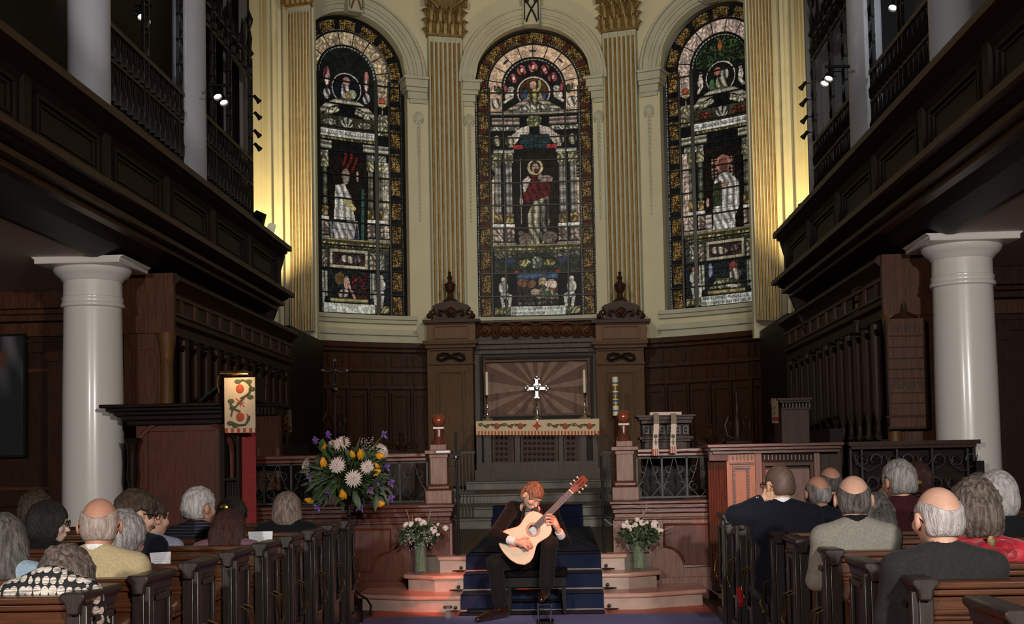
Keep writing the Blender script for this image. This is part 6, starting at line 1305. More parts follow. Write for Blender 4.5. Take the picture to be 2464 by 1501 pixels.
def head(S, hc, M_, nb, fem=False, ears=True, hs=None):
    hs = hs or HS; S = Sc(S, hs)
    g = lambda x, y, z: np.array(hc)+np.array(M_@Vector((x, y, z)))*hs
    S.ell(g(0, -.008, .012), (.077, .098, .098), .02, R=M_); S.ell(g(0, .03, -.045), (.060, .066, .072), .03, R=M_); S.ell(g(0, .068, -.085), (.028, .024, .022), .025, R=M_)
    S.cap(g(0, .094, .0), g(0, .113, -.038), .009, .013, .012); S.ell(g(0, .098, -.066), (.024, .010, .012), .008, R=M_); S.ell(g(0, .084, .025), (.055, .018, .012), .015, R=M_)
    for q in (-1, 1):
        S.ell(g(q*.031, .094, .004), (.017, .012, .012), .006, 'sub', R=M_); S.ell(g(q*.031, .080, .003), (.013, .012, .011), .004, R=M_); S.ell(g(q*.045, .068, -.03), (.025, .025, .024), .02, R=M_)
        if ears: S.ell(g(q*.088, -.006, -.014), (.012, .021, .034), .008, R=M_); S.ell(g(q*.099, .004, -.012), (.006, .012, .020), .004, 'sub', R=M_)
    S.cap(nb, g(0, -.02, -.05), .056 if not fem else .046, .052 if not fem else .043, .03)
def hair(st, hc, M_, m_, parent, h=.0085, hs=None):
    hs = hs or HS; hc = np.array(hc); g = lambda x, y, z: hc+np.array(M_@Vector((x, y, z)))*hs; S0 = SDF(hc-np.array((.22, .24, .40 if st in ('long',) else .26)), hc+.22, h); S = Sc(S0, hs)
    th = {'short': .012, 'shaved': .004, 'bald': .006, 'bob': .026, 'long': .024, 'curly': .030, 'fluffy': .026, 'crop': .020}[st]; nz = {'curly': (.010, 75), 'fluffy': (.006, 60), 'long': (.005, 40), 'bob': (.003, 45), 'short': (.003, 70), 'bald': (.002, 60), 'crop': (.005, 60)}.get(st)
    S.ell(g(0, -.012, .018), (.077+th, .098+th, .098+th), .01, R=M_, noise=nz); S.ell(g(0, -.045, -.035), (.068+th, .055+th, .06+th*1.2), .03, R=M_, noise=nz)
    if st in ('bob', 'curly'): S.ell(g(0, -.035, -.06), (.075+th, .06+th, .06+th), .03, R=M_, noise=nz)
    if st == 'bob': 
        for q in (-1, 1): S.ell(g(q*.072, .01, -.05), (.026, .06, .07), .02, R=M_, noise=nz)
    if st == 'long':
        for k in range(7): a = -1.5+k*.5; S.cap(g(.06*sin(a), -.07*cos(a*.6), -.02), g(.085*sin(a)*1.1, -.09*cos(a*.6)-.02, -.24-.03*cos(k*2)), .045, .032, .035)
    # face opening and lower trim
    S.ell(g(0, .11, -.055), (.070 if st not in ('bob', 'long') else .060, .085, .095), .02, 'sub', R=M_)
    if st not in ('long',): S.ell(g(0, .0, -.195), (.14, .2, .085 if st in ('bob', 'curly') else .128), .02, 'sub', R=M_)
    if st in ('short', 'bald', 'crop', 'shaved'):
        for q in (-1, 1): S.ell(g(q*.098, .01, -.03), (.042, .055, .055), .010, 'sub', R=M_)
    if st == 'bald': S.ell(g(0, -.02, .108), (.074, .135, .112), .02, 'sub', R=M_)
    return S0.mesh('hair', m_, parent)
def glasses(hc, M_, parent):
    g = lambda x, y, z: Vector(hc)+M_@Vector((x, y, z))*HS; mb = MB()
    for q in (-1, 1):
        mb.tube([g(q*.034+.024*cos(a), .112, .004+.018*sin(a)) for a in np.linspace(0, 2*pi, 13)[:-1]], .003, 5, True); mb.tube([g(q*.058, .11, .008), g(q*.08, .05, .006), g(q*.086, -.02, -.002), g(q*.082, -.04, -.02)], .0028, 5)
    mb.tube([g(-.01, .114, .006), g(.01, .114, .006)], .003, 5); mb.build('glasses', BLACK, parent)
def person(label, px, pyt, Y, yaw=0, pitch=0, roll=0, hair_=('short', HG), top=FN, skin=SK, fem=False, w_=1.0, collar=None, gl=False, group='seated audience', bow=.0, ears=True, shoulder=None, zshift=0, turn=0, nboff=(0, 0, 0), arms=(-1, 1)):
    top_w = P(px, pyt, Y); th = {'short': .012, 'shaved': .004, 'bald': .0, 'bob': .026, 'long': .024, 'curly': .032, 'fluffy': .026, 'crop': .02}[hair_[0]]
    M_ = Matrix.Rotation(rad(yaw), 3, 'Z')@Matrix.Rotation(rad(-pitch), 3, 'X')@Matrix.Rotation(rad(roll), 3, 'Y')
    ztop = top_w.z; hc = Vector((top_w.x, Y, ztop-(.108+th)*HS)); nb = hc+Matrix.Rotation(rad(yaw*.4), 3, 'Z')@Matrix.Rotation(rad(-pitch*.9), 3, 'X')@Vector((0, -.035, -.155))*1.05+Vector(nboff)
    x0, y0 = nb.x, nb.y; zs = nb.z-.035+zshift; k = (zs-.45)/.55; hipz = .53
    t = thing('person', label, 'person', (x0, y0, 0), group)
    f = w_*(.92 if fem else 1); sh = .165*f; q = lambda a, b, c: Vector((x0+a*cos(rad(turn))-b*sin(rad(turn)), y0+a*sin(rad(turn))+b*cos(rad(turn)), c))
    # skin: head, neck, torso, arms and legs in one surface
    S = SDF((x0-.36, y0-.24, 0), (x0+.36, y0+.62, ztop+.03), .0105); head(S, hc, M_, nb, fem, ears)
    S.cap(q(0, .03, zs-.02), q(0, .03, hipz+.08), .06*f, .09*f, .03)
    for a in (-1, 1):
        S.cap(nb+Vector((0, .01, -.01)), q(a*sh, .01, zs-.01), .036, .040, .02)
    for a in (-1, 1):
        S.cap(q(a*.09, .02, hipz), q(a*.11, .38, .5), .07, .05, .03); S.cap(q(a*.11, .38, .5), q(a*.11, .36, .09), .048, .034, .03); S.cap(q(a*.11, .34, .045), q(a*.12, .50, .035), .036, .03, .02)
    for a in arms:
        S.cap(q(a*sh, 0, zs), q(a*(sh+.028), .07, .76), .042, .034, .03); S.cap(q(a*(sh+.028), .07, .76), q(a*.11, .27, .66), .034, .026, .02); S.cap(q(a*.11, .27, .66), q(a*.06, .34, .64), .028, .024, .02)
        for j in range(4): S.cap(q(a*(.09-.017*j), .34, .645), q(a*(.075-.017*j), .40, .615), .0095, .008, .006)
        S.cap(q(a*.07, .31, .65), q(a*.03, .345, .655), .011, .009, .008)
    S.mesh('body', skin, t)
    hair(hair_[0], hc, M_, hair_[1], t)
    # upper garment
    G = SDF((x0-.38, y0-.26, hipz-.12), (x0+.38, y0+.42, zs+.16), .012)
    G.ell(q(0, -.005, zs-.11), (.185*f, .105, .16), .06); G.ell(q(0, .0, .68), (.165*f, .12, .16), .08); G.ell(q(0, .0, hipz+.04), (.17*f, .125, .10), .05)
    for a in (-1, 1):
        G.cap(q(a*.03, -.005, zs+.055), q(a*sh, -.005, zs-.006), .052, .062, .05)
        if a in arms: G.cap(q(a*sh*1.02, 0, zs-.015), q(a*(sh+.03), .07, .76), .062, .053, .04); G.cap(q(a*(sh+.03), .07, .76), q(a*.12, .26, .665), .052, .042, .03)
    G.cap(q(0, .02, zs+.02), q(0, .05, zs-.12), .07, .08, .05)
    G.cap(nb+Vector((0, .02, .04)), hc+Vector((0, 0, -.02)), .058 if not fem else .053, .05, .012, 'sub')
    G.mesh('top_garment', top, t)
    T_ = SDF((x0-.3, y0-.2, .04), (x0+.3, y0+.6, .68), .015)
    for a in (-1, 1): T_.cap(q(a*.09, .02, hipz), q(a*.11, .38, .51), .09, .068, .03); T_.cap(q(a*.11, .38, .51), q(a*.11, .36, .1), .064, .052, .03)
    T_.mesh('trousers', FTR, t)
    if collar:
        cm, ht = collar; mb = MB(); n = 24; r0 = .064 if not fem else .056
        c = nb+Vector((0, .008, .01)); tilt = Matrix.Rotation(rad(-12), 3, 'X')
        mb.lathe([(r0+.014, -.012), (r0+.010, ht*.6), (r0+.004, ht), (r0-.002, ht-.004), (r0, -.01)], c, n, 1.0, 1.0, tilt); mb.build('collar', cm, t)
    if gl: glasses(hc, M_, t)
    return t, hc, M_, nb, zs
# ---- audience, left block
person('man in beige tweed jacket, close-cropped white hair, in the left pews', 240, 1200, 5.92, 14, 6, 0, ('bald', hairm('hair_thin_white', (.34, .25, .20), (.62, .52, .46))), FBG, SKR, w_=1.12, collar=(FWH, .045), gl=True)
person('person bowing a curly brown head, black and cream circle-print blouse, nearest left pew', 158, 1312, 5.2, 8, 38, 0, ('curly', HGB), FCI, SKP, True, zshift=.02, w_=.95, nboff=(0, -.05, .10))
person('woman with long dark hair and pale blue shirt at the far left edge', 8, 1238, 5.95, 20, 10, 0, ('long', HDG), FLB, SK, True, w_=1.1, zshift=.05)
_, hc, M_, nb, zs = person('woman with dark bob and black glasses turned right, white patterned scarf', 118, 1205, 8.15, -78, 4, 0, ('bob', HD), FK, SKP, True, gl=True, collar=(mat('patterned_scarf', (.66, .64, .60), .8, noise=(.16, .18, .34), scale=45), .06))
person('dim figure in dark coat with brown hair, far left behind the bobbed woman', 88, 1180, 9.65, -20, 5, 0, ('curly', HB), FN, SKT, True)
person('person in green jumper with short grey hair, between beige jacket and glasses man', 296, 1228, 6.62, -28, 16, 0, ('fluffy', HG), FGN, SKR, w_=1.0)
person('young man with brown hair and black glasses looking down right, navy jumper', 328, 1178, 7.38, -52, 14, 0, ('crop', HB), FN, SK, gl=True)
person('man in pale lilac shirt with dark hair, beside the young man with glasses', 364, 1196, 8.2, -40, 4, 0, ('short', HB), FLL, SK, w_=1.05)
person('woman with short silver hair and thin-striped navy top in the left pews', 480, 1172, 8.9, -35, 5, 0, ('crop', HW), FST, SKR, True, w_=1.05)
_, hc, M_, nb, zs = person('dark-haired woman with a gold hair clip, behind the long auburn hair', 558, 1196, 9.5, -8, 8, 0, ('fluffy', HD), FK, SKT, True)
CL = lambda nm, lab, c, r: tag(MB().lathe([(r*.3, 0), (r, .004), (r*.9, .012), (r*.4, .018), (.001, .018)], c, 14, 1.2, 1, Matrix.Rotation(rad(90), 3, 'X')).build(nm, mat('gold_clip', (.8, .5, .12), .25, metal=1)), lab, 'hair clip')
CL('hair_clip', 'round gold clip fastened in dark hair left of the red hanging', P(540, 1221, 9.36), .026)
person('woman with long wavy auburn hair and mauve top in the left pews', 553, 1226, 8.12, -6, 12, 0, ('long', HRD), FPU, SK, True, w_=1.1, zshift=.075)
person('person with ash blonde bob and black jacket, frontmost of the left pews', 690, 1184, 9.65, 12, 10, 0, ('bob', HBL), FK, SK, True, w_=1.15, zshift=.05)
# ---- audience, right block
_, hc, M_, nb, zs = person('man with shaved head and navy jumper resting his face on his hand', 1873, 1121, 8.55, 28, 6, 0, ('shaved', HSH), FN, SKT, w_=1.22, collar=(FWH, .05), gl=True, arms=(1,))
# his raised left arm and hand (separate sleeve over the pew)
def raised(hc):
    Y = 8.5; S = SDF(P(1700, 1320, Y)-Vector((0, .15, 0)), P(1900, 1140, Y)+Vector((0, .15, 0)), .0075); q = lambda a, b, d=0: P(a, b, Y+d)
    S.cap(q(1895, 1248), q(1768, 1238, -.02), .075, .062, .04); S.cap(q(1768, 1238, -.02), q(1826, 1205, .02), .056, .042, .03); par = [o for o in bpy.data.objects if o.name.startswith('person')][-1]
    S.mesh('raised_sleeve', FN, par)
    H_ = SDF(P(1790, 1240, Y)-Vector((0, .12, 0)), P(1900, 1150, Y)+Vector((0, .12, 0)), .005)
    H_.cap(q(1822, 1206, .02), q(1840, 1198, .02), .028, .03, .02); H_.ell(q(1847, 1196, .02), (.034, .02, .036), .02)
    for i in range(4): H_.cap(q(1846, 1186+i*7, -.005), q(1858, 1185+i*6.5, -.02), .0105, .010, .005); H_.cap(q(1858, 1185+i*6.5, -.02), q(1868, 1188+i*5.5, -.005), .010, .0085, .005)
    H_.cap(q(1838, 1190, .01), q(1842, 1178, .02), .012, .010, .008)
    H_.mesh('raised_hand', SKT, par)
    MB().tube([q(1823+9*cos(a)*.3, 1203+10*sin(a), .02-.032*cos(a)) for a in np.linspace(0, 2*pi, 17)[:-1]], .006, 6, True).ball(q(1821, 1197, -.012), .014, 10).build('wrist_watch', SILVER, par)
raised(hc)
person('grey-haired balding man just right of the shaved-head man', 1966, 1146, 9.4, 10, 4, 0, ('bald', HG), FN, SKR)
person('man with a reddish bald crown, farthest back before the pale desk panel', 1997, 1125, 10.25, 5, 6, 0, ('bald', HDG), FK, SKR)
person('man in light grey jacket and black scarf with thinning dark grey hair', 2052, 1145, 6.82, -8, 2, 0, ('bald', HDG), FGR, SK, w_=1.05, collar=(FK, .055))
person('person with curly dark grey hair half hidden behind the grey jacket', 2103, 1188, 7.7, 0, 6, 0, ('curly', HDG), FK, SK, True)
person('blonde person mostly hidden left of the maroon jumper man', 2138, 1172, 9.4, 10, 6, 0, ('bob', HBL), FK, SK, True)
person('man with silver-grey short hair and maroon jumper in the right pews', 2160, 1106, 8.5, 22, 4, 0, ('crop', HG), FMR, SKR, collar=(FMR, .03))
person('woman with dark auburn hair and a gold clip beside the maroon jumper man', 2205, 1112, 9.35, 0, 4, 0, ('fluffy', HRD), FK, SKT, True)
for i in range(3): pass
CL('hair_clip', 'small gold clip in dark auburn hair behind the bald man', P(2208, 1162, 9.2), .028)
person('bald man with white side hair and charcoal jumper, nearest in the right pews', 2254, 1173, 5.2, 12, 4, 0, ('bald', HW), FCH, SK, w_=1.12, gl=True)
_, hc, M_, nb, zs = person('woman with curly brown-grey hair and a big red scarf, right pews', 2342, 1150, 5.98, -4, 6, 0, ('curly', HGB), FRED, SKP, True, w_=1.1)
mb = MB(); rs = random.Random(2)
for k in range(16):
    a = 2*pi*k/16; c_ = nb+Vector((.115*cos(a), .07*sin(a)-.01, -.005-.03*(k % 2))); mb.ball(c_, .05, 8, 1.3, 1, .7, Matrix.Rotation(a, 3, 'Z')@Matrix.Rotation(rs.uniform(-.6, .6), 3, 'X'))
t = thing('scarf', 'bunched red silk scarf round the shoulders of the curly-haired woman', 'scarf', nb); mb.build('folds', FRED, t); MB().lathe([(.001, 0), (.016, .02), (.022, .05), (.012, .07)], P(2386, 1326, 5.8), 7, 1, .5).build('clip', GOLDD, t)
person('woman with smooth silver bob and white studded collar near the right edge', 2395, 1132, 7.68, 14, 2, 0, ('bob', HW), FK, SKP, True, collar=(FWH, .03), w_=1.1)
person('dim person with brown hair behind the silver bob, by the white column', 2352, 1138, 8.5, 0, 2, 0, ('short', HDG), FK, SKT)
# programmes held by the audience
for i, (q4, Y, lab) in enumerate(((((360, 1330), (411, 1327), (410, 1364), (366, 1368)), 6.95, 'white printed programme held beside the green jumper'), (((597, 1279), (656, 1278), (655, 1304), (600, 1306)), 8.45, 'white printed programme held beside the mauve top'))):
    pp = [P(a, b, Y-.02*(j > 1)) for j, (a, b) in enumerate(q4)]; t = thing('programme', lab, 'paper', pp[2]); MB().add([p_+Vector((0, d, 0)) for d in (0, .004) for p_ in pp], [(0, 1, 2, 3), (7, 6, 5, 4), (0, 4, 5, 1), (1, 5, 6, 2), (2, 6, 7, 3), (3, 7, 4, 0)]).build('sheet', PAPER, t)
    mb = MB()
    for j in range(6):
        u = (j+1.2)/7.5; a = pp[0].lerp(pp[3], u); b = pp[1].lerp(pp[2], u); c0, c1 = a.lerp(b, .25 if j == 0 else .15), a.lerp(b, .7 if j == 0 else .85); mb.box(c0.x, c1.x, min(c0.y, c1.y)-.003, min(c0.y, c1.y)-.001, c0.z, c0.z+.0015)
    mb.build('printed_lines', mat('grey_print', (.5, .5, .54), .7), t)
# ================================================================ GUITARIST
def Gp(px, py, Y): return P(px, py, Y)
t = thing('person', 'guitarist in black dinner suit and bow tie bent over his classical guitar', 'person', (P(1290, 1480, 11.75).x, 11.75, 0))
gt = t; SKG = skinm('skin_guitarist', (.62, .38, .28)); SUIT = fab('black_suit', (.0022, .002, .002), (.004, .0035, .0035), 80, .15); TROU = fab('brown_black_trousers', (.009, .0065, .006), (.014, .010, .009), 80, .15)
hip = Vector((P(1290, 1372, 11.78).x, 11.78, .50)); nbk = P(1272, 1222, 11.62); shR, shL = P(1234, 1224, 11.66), P(1326, 1230, 11.62)
elR, wrR = P(1190, 1287, 11.20), P(1240, 1303, 11.075); elL, wrL = P(1357, 1303, 11.45), P(1345, 1279, 11.32)
knR, anR = P(1190, 1356, 11.36), P(1206, 1462, 11.50); knL, anL = P(1322, 1308, 11.26), P(1312, 1432, 11.34)
hcg = P(1281, 1192, 11.52); MG = Matrix.Rotation(rad(180+38), 3, 'Z')@Matrix.Rotation(rad(-40), 3, 'X')@Matrix.Rotation(rad(-14), 3, 'Y')
S = SDF((P(1150, 1300, 11.5).x, 10.9, 0), (P(1420, 1300, 11.5).x, 12.1, 1.32), .0055)
head(S, hcg, MG, nbk, hs=.97)
S.cap(nbk+Vector((0, .05, -.07)), hip+Vector((0, .02, .1)), .06, .09, .03)
for a, b in ((nbk, shR), (nbk, shL)): S.cap(a, b, .045, .05, .04)
for a, b, c in ((shR, elR, wrR), (shL, elL, wrL)): S.cap(a, b, .045, .036, .03); S.cap(b, c, .036, .026, .02)
for s_, k_, a_ in ((-1, knR, anR), (1, knL, anL)): S.cap(hip+Vector((s_*.09, 0, .02)), k_, .075, .052, .03); S.cap(k_, a_, .05, .035, .03)
S.cap(anR, Vector((anR.x, anR.y-.06, .045)), .03, .02, .02); S.cap(anL, Vector((anL.x, anL.y-.06, .225)), .03, .02, .02)
def chain(S, pts, r): 
    for i in range(len(pts)-1): S.cap(pts[i], pts[i+1], r[i], r[i+1], .004)
YF = 11.115                                                      # right hand over the strings
S.cap(wrR, P(1252, 1306, 11.10), .026, .03, .015); S.ell(P(1256, 1307, 11.10), (.042, .020, .034), .015, R=Matrix.Rotation(rad(20), 3, 'Y'))
for i, (a, b, c, d) in enumerate((((1262, 1299), (1270, 1300), (1276, 1305), (1278, 1311)), ((1264, 1303), (1273, 1305), (1279, 1310), (1281, 1316)), ((1263, 1308), (1271, 1311), (1277, 1316), (1279, 1319)), ((1260, 1312), (1266, 1317), (1270, 1321), (1271, 1324)))):
    chain(S, [P(*a, 11.095), P(*b, 11.09), P(*c, 11.105), P(*d, 11.135)], (.0105, .0100, .0088, .0075))
chain(S, [P(1252, 1300, 11.15), P(1262, 1294, 11.13), P(1271, 1294, 11.14)], (.014, .012, .009))
S.cap(wrL, P(1337, 1262, 11.27), .026, .03, .015); S.ell(P(1333, 1257, 11.27), (.034, .020, .04), .015, R=Matrix.Rotation(rad(-20), 3, 'Y'))
for i, (a, b, c, d) in enumerate((((1332, 1244), (1324, 1238), (1316, 1238), (1312, 1243)), ((1331, 1250), (1322, 1245), (1314, 1246), (1310, 1251)), ((1331, 1256), (1322, 1253), (1315, 1254), (1312, 1259)), ((1332, 1262), (1325, 1261), (1319, 1261), (1316, 1265)))):
    chain(S, [P(*a, 11.25), P(*b, 11.20), P(*c, 11.19), P(*d, 11.215)], (.0110, .0102, .0092, .0078))
chain(S, [P(1338, 1252, 11.30), P(1333, 1243, 11.33), P(1326, 1240, 11.33)], (.013, .012, .010))
S.mesh('body', SKG, t)
hair('crop', hcg, MG, hairm('hair_sandy', (.10, .055, .03), (.36, .22, .14)), t, .007, hs=.97)
for q in (-1, 1): MB().ball(Vector(hcg)+MG@Vector((q*.030, .078, .003)), .010, 8).build('eye', mat('closed_eye', (.12, .05, .035), .5), t); MB().tube([Vector(hcg)+MG@Vector((q*.017, .099, .021)), Vector(hcg)+MG@Vector((q*.044, .088, .023))], .003, 5).build('eyebrow', HB, t)
# jacket
J = SDF((P(1150, 1300, 11.5).x, 11.0, .36), (P(1400, 1300, 11.5).x, 12.1, 1.2), .008)
ch = (nbk+hip)*.5+Vector((0, .02, .12)); J.ell(nbk+Vector((.01, .06, -.17)), (.185, .115, .17), .06); J.ell(hip+Vector((0, 0, .14)), (.165, .125, .18), .08); J.ell(hip+Vector((0, .02, .03)), (.19, .13, .09), .05)
for a, b, c in ((shR, elR, wrR.lerp(elR, .40)), (shL, elL, wrL.lerp(elL, .55))):
    J.cap(nbk+Vector((0, .03, .0)), a, .055, .066, .05); J.cap(a, b, .068, .058, .04); J.cap(b, c, .057, .043, .03)
J.cap(nbk+Vector((0, .0, .05)), nbk+Vector((.01, -.10, .06)), .05, .06, .015, 'sub'); J.cap(nbk+Vector((.03, -.09, .04)), nbk+Vector((.03, -.10, -.22)), .06, .035, .015, 'sub')
for a in (P(1183, 1262, 11.3), ): pass
J.mesh('dinner_jacket', SUIT, t)
# shirt front, collar, bow tie, cuffs
SH = SDF(nbk-Vector((.2, .2, .32)), nbk+Vector((.2, .2, .12)), .007); SH.ell(nbk+Vector((.03, .0, -.14)), (.075, .112, .18), .03); SH.cap(nbk+Vector((0, -.01, -.02)), nbk+Vector((.008, -.022, .05)), .060, .056, .02); SH.cap(nbk+Vector((0, -.02, .04)), hcg, .05, .05, .006, 'sub')
SH.mesh('dress_shirt', FWH, t)
bt = nbk+Vector((.035, -.105, -.008)); mb = MB()
for q in (-1, 1): mb.add([bt+Vector(v) for v in ((0, 0, .012), (q*.055, -.004, .028), (q*.06, -.004, -.024), (0, 0, -.012), (0, .02, .012), (q*.055, .016, .028), (q*.06, .016, -.024), (0, .02, -.012))], [(0, 1, 2, 3), (7, 6, 5, 4), (0, 4, 5, 1), (1, 5, 6, 2), (2, 6, 7, 3), (3, 7, 4, 0)])
mb.ball(bt+Vector((0, -.004, 0)), .014, 8); mb.build('bow_tie', mat('black_satin', (.006, .006, .008), .3), t, bevel=.004)
for w_, e_ in ((wrR, elR), (wrL, elL)):
    d = (w_-e_).normalized(); MB().tube([w_-d*.075, w_-d*.02, w_+d*.006], [.040, .041, .037], 14).build('shirt_cuff', FWH, t)
mb = MB()                                                      # lapels
for q, (a, b, c) in ((-1, ((1262, 1218), (1256, 1250), (1262, 1280))), (1, ((1303, 1222), (1306, 1240), (1302, 1262)))):
    mb.tube([P(*a, 11.49), P(*b, 11.45), P(*c, 11.43)], [.012, .022, .008], 6)
mb.build('lapel', mat('black_satin', (0, 0, 0)), t)
# trousers, socks, shoes
T_ = SDF((P(1150, 1300, 11.5).x, 11.0, .08), (P(1400, 1300, 11.5).x, 12.0, .86), .008)
hemR, hemL = knR.lerp(anR, .80), knL.lerp(anL, .72)
for s_, k_, a_ in ((-1, knR, hemR), (1, knL, hemL)): T_.cap(hip+Vector((s_*.09, 0, .02)), k_, .10, .072, .03); T_.cap(k_, a_, .074, .068, .03); T_.cap(a_, a_+(a_-k_).normalized()*.03, .066, .068, .01)
T_.cutz(min(hemR.z, hemL.z)-.0, False) if False else None
T_.mesh('trousers', TROU, t)
for nm_, an, hem, toe, heel in (('right', anR, hemR, P(1150, 1492, 11.12), P(1214, 1486, 11.46)), ('left', anL, hemL, P(1303, 1453, 10.98), P(1313, 1446, 11.30))):
    MB().tube([hem, an, an+Vector((0, 0, -.04))], [.047, .045, .045], 12).build('sock', FK, t)
    F_ = SDF(Vector((min(toe.x, heel.x)-.1, min(toe.y, heel.y)-.1, min(toe.z, heel.z)-.1)), Vector((max(toe.x, heel.x)+.1, max(toe.y, heel.y)+.12, an.z+.06)), .006)
    zf = .016 if nm_ == 'right' else .196; hl = Vector((heel.x, heel.y, zf+.036)); te = Vector((toe.x, toe.y, zf+.026)); mid = hl.lerp(te, .55)+Vector((0, 0, .016))
    F_.cap(hl, mid, .036, .042, .02); F_.cap(mid, te, .042, .026, .02); F_.cap(hl, Vector((an.x, an.y, zf+.085)), .036, .04, .02); F_.cutz(zf, False)
    F_.mesh('shoe', mat('polished_brown_leather', (.03, .012, .006), .18, coat=.6), t)
# ---- guitar
O = P(1219, 1338, 11.17); B_ = P(1371, 1186, 11.25); e1 = (B_-O).normalized(); nrm = Vector((-.06, -1, .10)); nrm = (nrm-e1*nrm.dot(e1)).normalized(); e2 = nrm.cross(e1)  # e1 along neck, nrm toward camera
def gq(s_, w_, d_): return O+e1*s_+e2*w_+nrm*d_
g = thing('guitar', 'classical guitar with pale spruce top held across the guitarist lap', 'guitar', O)
cpS = [0, .004, .02, .06, .11, .16, .21, .255, .29, .33, .38, .42, .455, .478, .488, .49]; cpW = [0, .055, .115, .168, .184, .175, .145, .12, .117, .127, .140, .138, .118, .08, .045, 0]
def outl(sc=1.0):
    ss = np.linspace(0, pi, 41); S_ = .245*(1-np.cos(ss)); W_ = np.interp(S_, cpS, cpW); return S_, W_*sc
S_, W_ = outl(); ring = [(s_, w_) for s_, w_ in zip(S_, W_)]+[(s_, -w_) for s_, w_ in list(zip(S_, W_))[-2:0:-1]]
n = len(ring); vs = [gq(s_, w_, 0) for s_, w_ in ring]+[gq(s_, w_, -.094) for s_, w_ in ring]
MB().add(vs, [tuple(range(n, 2*n))]+[(i, (i+1) % n, n+(i+1) % n, n+i) for i in range(n)]).build('back_and_sides', mat('rosewood', (.06, .018, .010), .2, coat=.7, noise=(.10, .03, .016), scale=8), g)
hc_ = .335; rh = .043; HN = 40; mb = MB(); spr = mat('spruce_top', (.58, .36, .19), .35, coat=.3, noise=(.64, .42, .24), scale=3, stretch=(20, 2, 20))
cc = [(hc_+rh*cos(2*pi*k/HN), rh*sin(2*pi*k/HN)) for k in range(HN)]
# ring outline resampled by angle round the hole so the hole stays open
def edge(a):
    lo_, hi_ = 0, .6
    for _ in range(30):
        m_ = (lo_+hi_)/2; s_, w_ = hc_+m_*cos(a), m_*sin(a)
        if 0 <= s_ <= .49 and abs(w_) <= np.interp(s_, cpS, cpW): lo_ = m_
        else: hi_ = m_
    return lo_
HN = 120; vs = []
for k in range(HN):
    a = 2*pi*k/HN; R_ = edge(a); 
    for rr in (rh, R_): vs.append(gq(hc_+rr*cos(a), rr*sin(a), .002))
mb.add(vs, [(2*k, 2*k+1, (2*k+3) % (2*HN), (2*k+2) % (2*HN)) for k in range(HN)]); mb.build('soundboard', spr, g, smooth=False)
def ringm(r0, r1, d, nm, m_):
    vs = [gq(hc_+rr*cos(2*pi*k/48), rr*sin(2*pi*k/48), d) for k in range(48) for rr in (r0, r1)]; MB().add(vs, [(2*k, 2*k+1, (2*k+3) % 96, (2*k+2) % 96) for k in range(48)]).build(nm, m_, g, smooth=False)
ringm(.044, .066, .0035, 'rosette', mat('rosette_brown', (.20, .07, .03), .4)); ringm(.050, .053, .0042, 'rosette_inlay', mat('rosette_pale', (.5, .32, .18), .4)); ringm(.060, .062, .0042, 'rosette_inlay', mat('rosette_pale', (0, 0, 0)))
MB().add([gq(s_, w_, .0008) for s_, w_ in ring], [tuple(range(n))]).build('binding', mat('red_binding', (.16, .03, .015), .3), g, smooth=False) if False else None
mb = MB(); mb.tube([gq(s_, w_, .0) for s_, w_ in ring], .0035, 6, True); mb.build('binding', mat('red_binding', (.20, .035, .02), .25, coat=.5), g)
MB().add([gq(hc_-.03, -.035, -.085), gq(hc_+.03, -.035, -.085), gq(hc_+.03, .035, -.085), gq(hc_-.03, .035, -.085)], [(0, 1, 2, 3)]).build('paper_label', PAPER, g)
def gbox(nm, s0, s1, w0, w1, d0, d1, m_, bev=0):
    vs = [gq(s_, w_, d_) for s_ in (s0, s1) for w_ in (w0, w1) for d_ in (d0, d1)]; return MB().add(vs, [(0, 1, 3, 2), (4, 6, 7, 5), (0, 4, 5, 1), (2, 3, 7, 6), (0, 2, 6, 4), (1, 5, 7, 3)]).build(nm, m_, g, bevel=bev)
EB = mat('ebony', (.03, .017, .016), .45, spec=.25)
gbox('bridge', .135, .163, -.09, .09, .003, .011, mat('bridge_rosewood', (.05, .018, .01), .3), .003); gbox('saddle', .150, .153, -.04, .04, .011, .015, WAX)
gbox('fretboard', .392, .815, -.028, .028, .003, .010, EB); gbox('fretboard_end', .378, .392, -.031, .031, .003, .010, EB); gbox('neck', .47, .82, -.026, .026, -.022, .003, mat('mahogany_neck', (.20, .07, .035), .3, coat=.4), .008)
mb = MB(); L_ = .65
for k in range(0, 20):
    s_ = .815-L_*(1-2**(-k/12)); 
    if s_ > .382: mb.tube([gq(s_, -.0275, .0105), gq(s_, .0275, .0105)], .0011 if k else .003, 4)
mb.build('fret_wire', CHROME, g)
gbox('nut', .813, .820, -.027, .027, .004, .014, WAX)
hp = [(.82, .026), (.845, .034), (.99, .037), (1.0, .030), (1.008, .014), (1.004, 0)]; hp = hp+[(a, -b) for a, b in hp[-2::-1]]; n = len(hp)
def hq(s_, w_, d_): return gq(s_, w_, d_-(s_-.82)*.2)
MB().add([hq(a, b, .006) for a, b in hp]+[hq(a, b, -.012) for a, b in hp], [tuple(range(n)), tuple(range(2*n-1, n-1, -1))]+[(i, (i+1) % n, n+(i+1) % n, n+i) for i in range(n)]).build('headstock', mat('red_headstock', (.10, .028, .018), .25, coat=.5), g)
for k in range(3):
    for q in (-1, 1):
        s_ = .868+k*.042; MB().tube([hq(s_, q*.034, -.004), hq(s_, q*.052, -.004)], .003, 6).ball(hq(s_, q*.056, -.004), .009, 8).build('tuning_peg', WAX, g)
for q in (-1, 1): MB().tube([hq(.855, q*.016, .007), hq(.965, q*.016, .007)], .004, 6).build('string_roller', CHROME, g)
mb = MB()
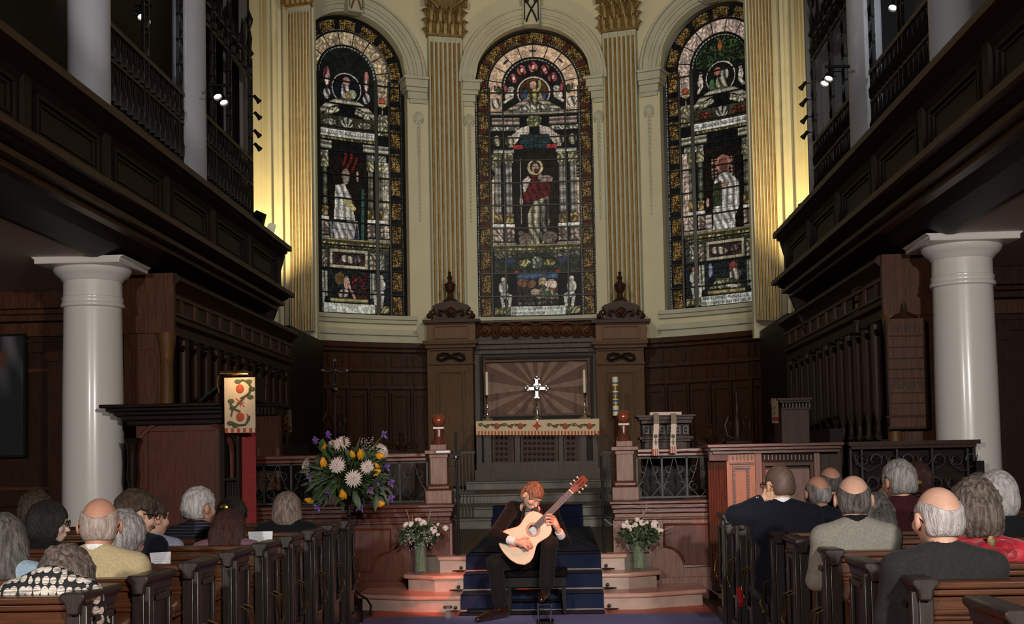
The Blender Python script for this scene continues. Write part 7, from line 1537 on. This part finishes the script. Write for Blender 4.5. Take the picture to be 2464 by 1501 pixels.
for k in range(6):
    w_ = (k-2.5)*.0088; w0 = (k-2.5)*.0112; mb.tube([gq(.15, w0, .016), gq(.815, w_, .0145), hq(.90, w_*.9, .009)], .0007, 4)
mb.build('strings', mat('nylon_string', (.6, .6, .6), .3), g)
# ---- stool and footstool
sc_ = P(1291, 1385, 11.74); zt = .43
t = thing('piano_stool', 'black cushioned piano stool under the guitarist', 'stool', (sc_.x, 11.76, 0))
MB().box(sc_.x-.30, sc_.x+.29, 11.58, 11.95, zt-.07, zt).build('seat_cushion', mat('black_leather', (.005, .0045, .0045), .8, spec=.1), t, bevel=.02); MB().box(sc_.x-.29, sc_.x+.28, 11.6, 11.93, zt-.16, zt-.07).build('apron', BLACK, t, bevel=.004)
for q in (-1, 1):
    for r in (-1, 1): MB().tube([(sc_.x+q*.26, 11.76+r*.14, .017), (sc_.x+q*.25, 11.76+r*.13, zt-.14)], [.018, .028], 4).build('leg', BLACK, t)
MB().tube([(sc_.x-.25, 11.9, .12), (sc_.x+.25, 11.9, .12)], .014, 6).build('stretcher', BLACK, t)
fc = P(1311, 1480, 11.06); t = thing('footstool', 'chrome and black guitar footstool under the guitarist left shoe', 'footstool', (fc.x, 11.1, 0))
MB().box(fc.x-.06, fc.x+.06, 10.97, 11.30, .172, .19).build('top_plate', BLACK, t, bevel=.004)
mb = MB(); mb.tube([(fc.x-.06, 10.97, .185), (fc.x+.06, 10.97, .185)], .008, 8); mb.tube([(fc.x-.06, 10.97, .15), (fc.x+.06, 10.97, .15)], .006, 8)
for q in (-1, 1): mb.tube([(fc.x+q*.06, 10.97, .185), (fc.x+q*.058, 10.98, .15), (fc.x+q*.05, 11.0, .025)], .006, 6); mb.tube([(fc.x+q*.05, 11.28, .18), (fc.x+q*.05, 11.05, .025)], .006, 6)
mb.tube([(fc.x-.07, 10.99, .026), (fc.x+.07, 10.99, .026)], .008, 8); mb.build('chrome_frame', CHROME, t)
MB().box(fc.x-.075, fc.x+.075, 10.97, 11.28, .013, .022).build('base', BLACK, t, bevel=.003)
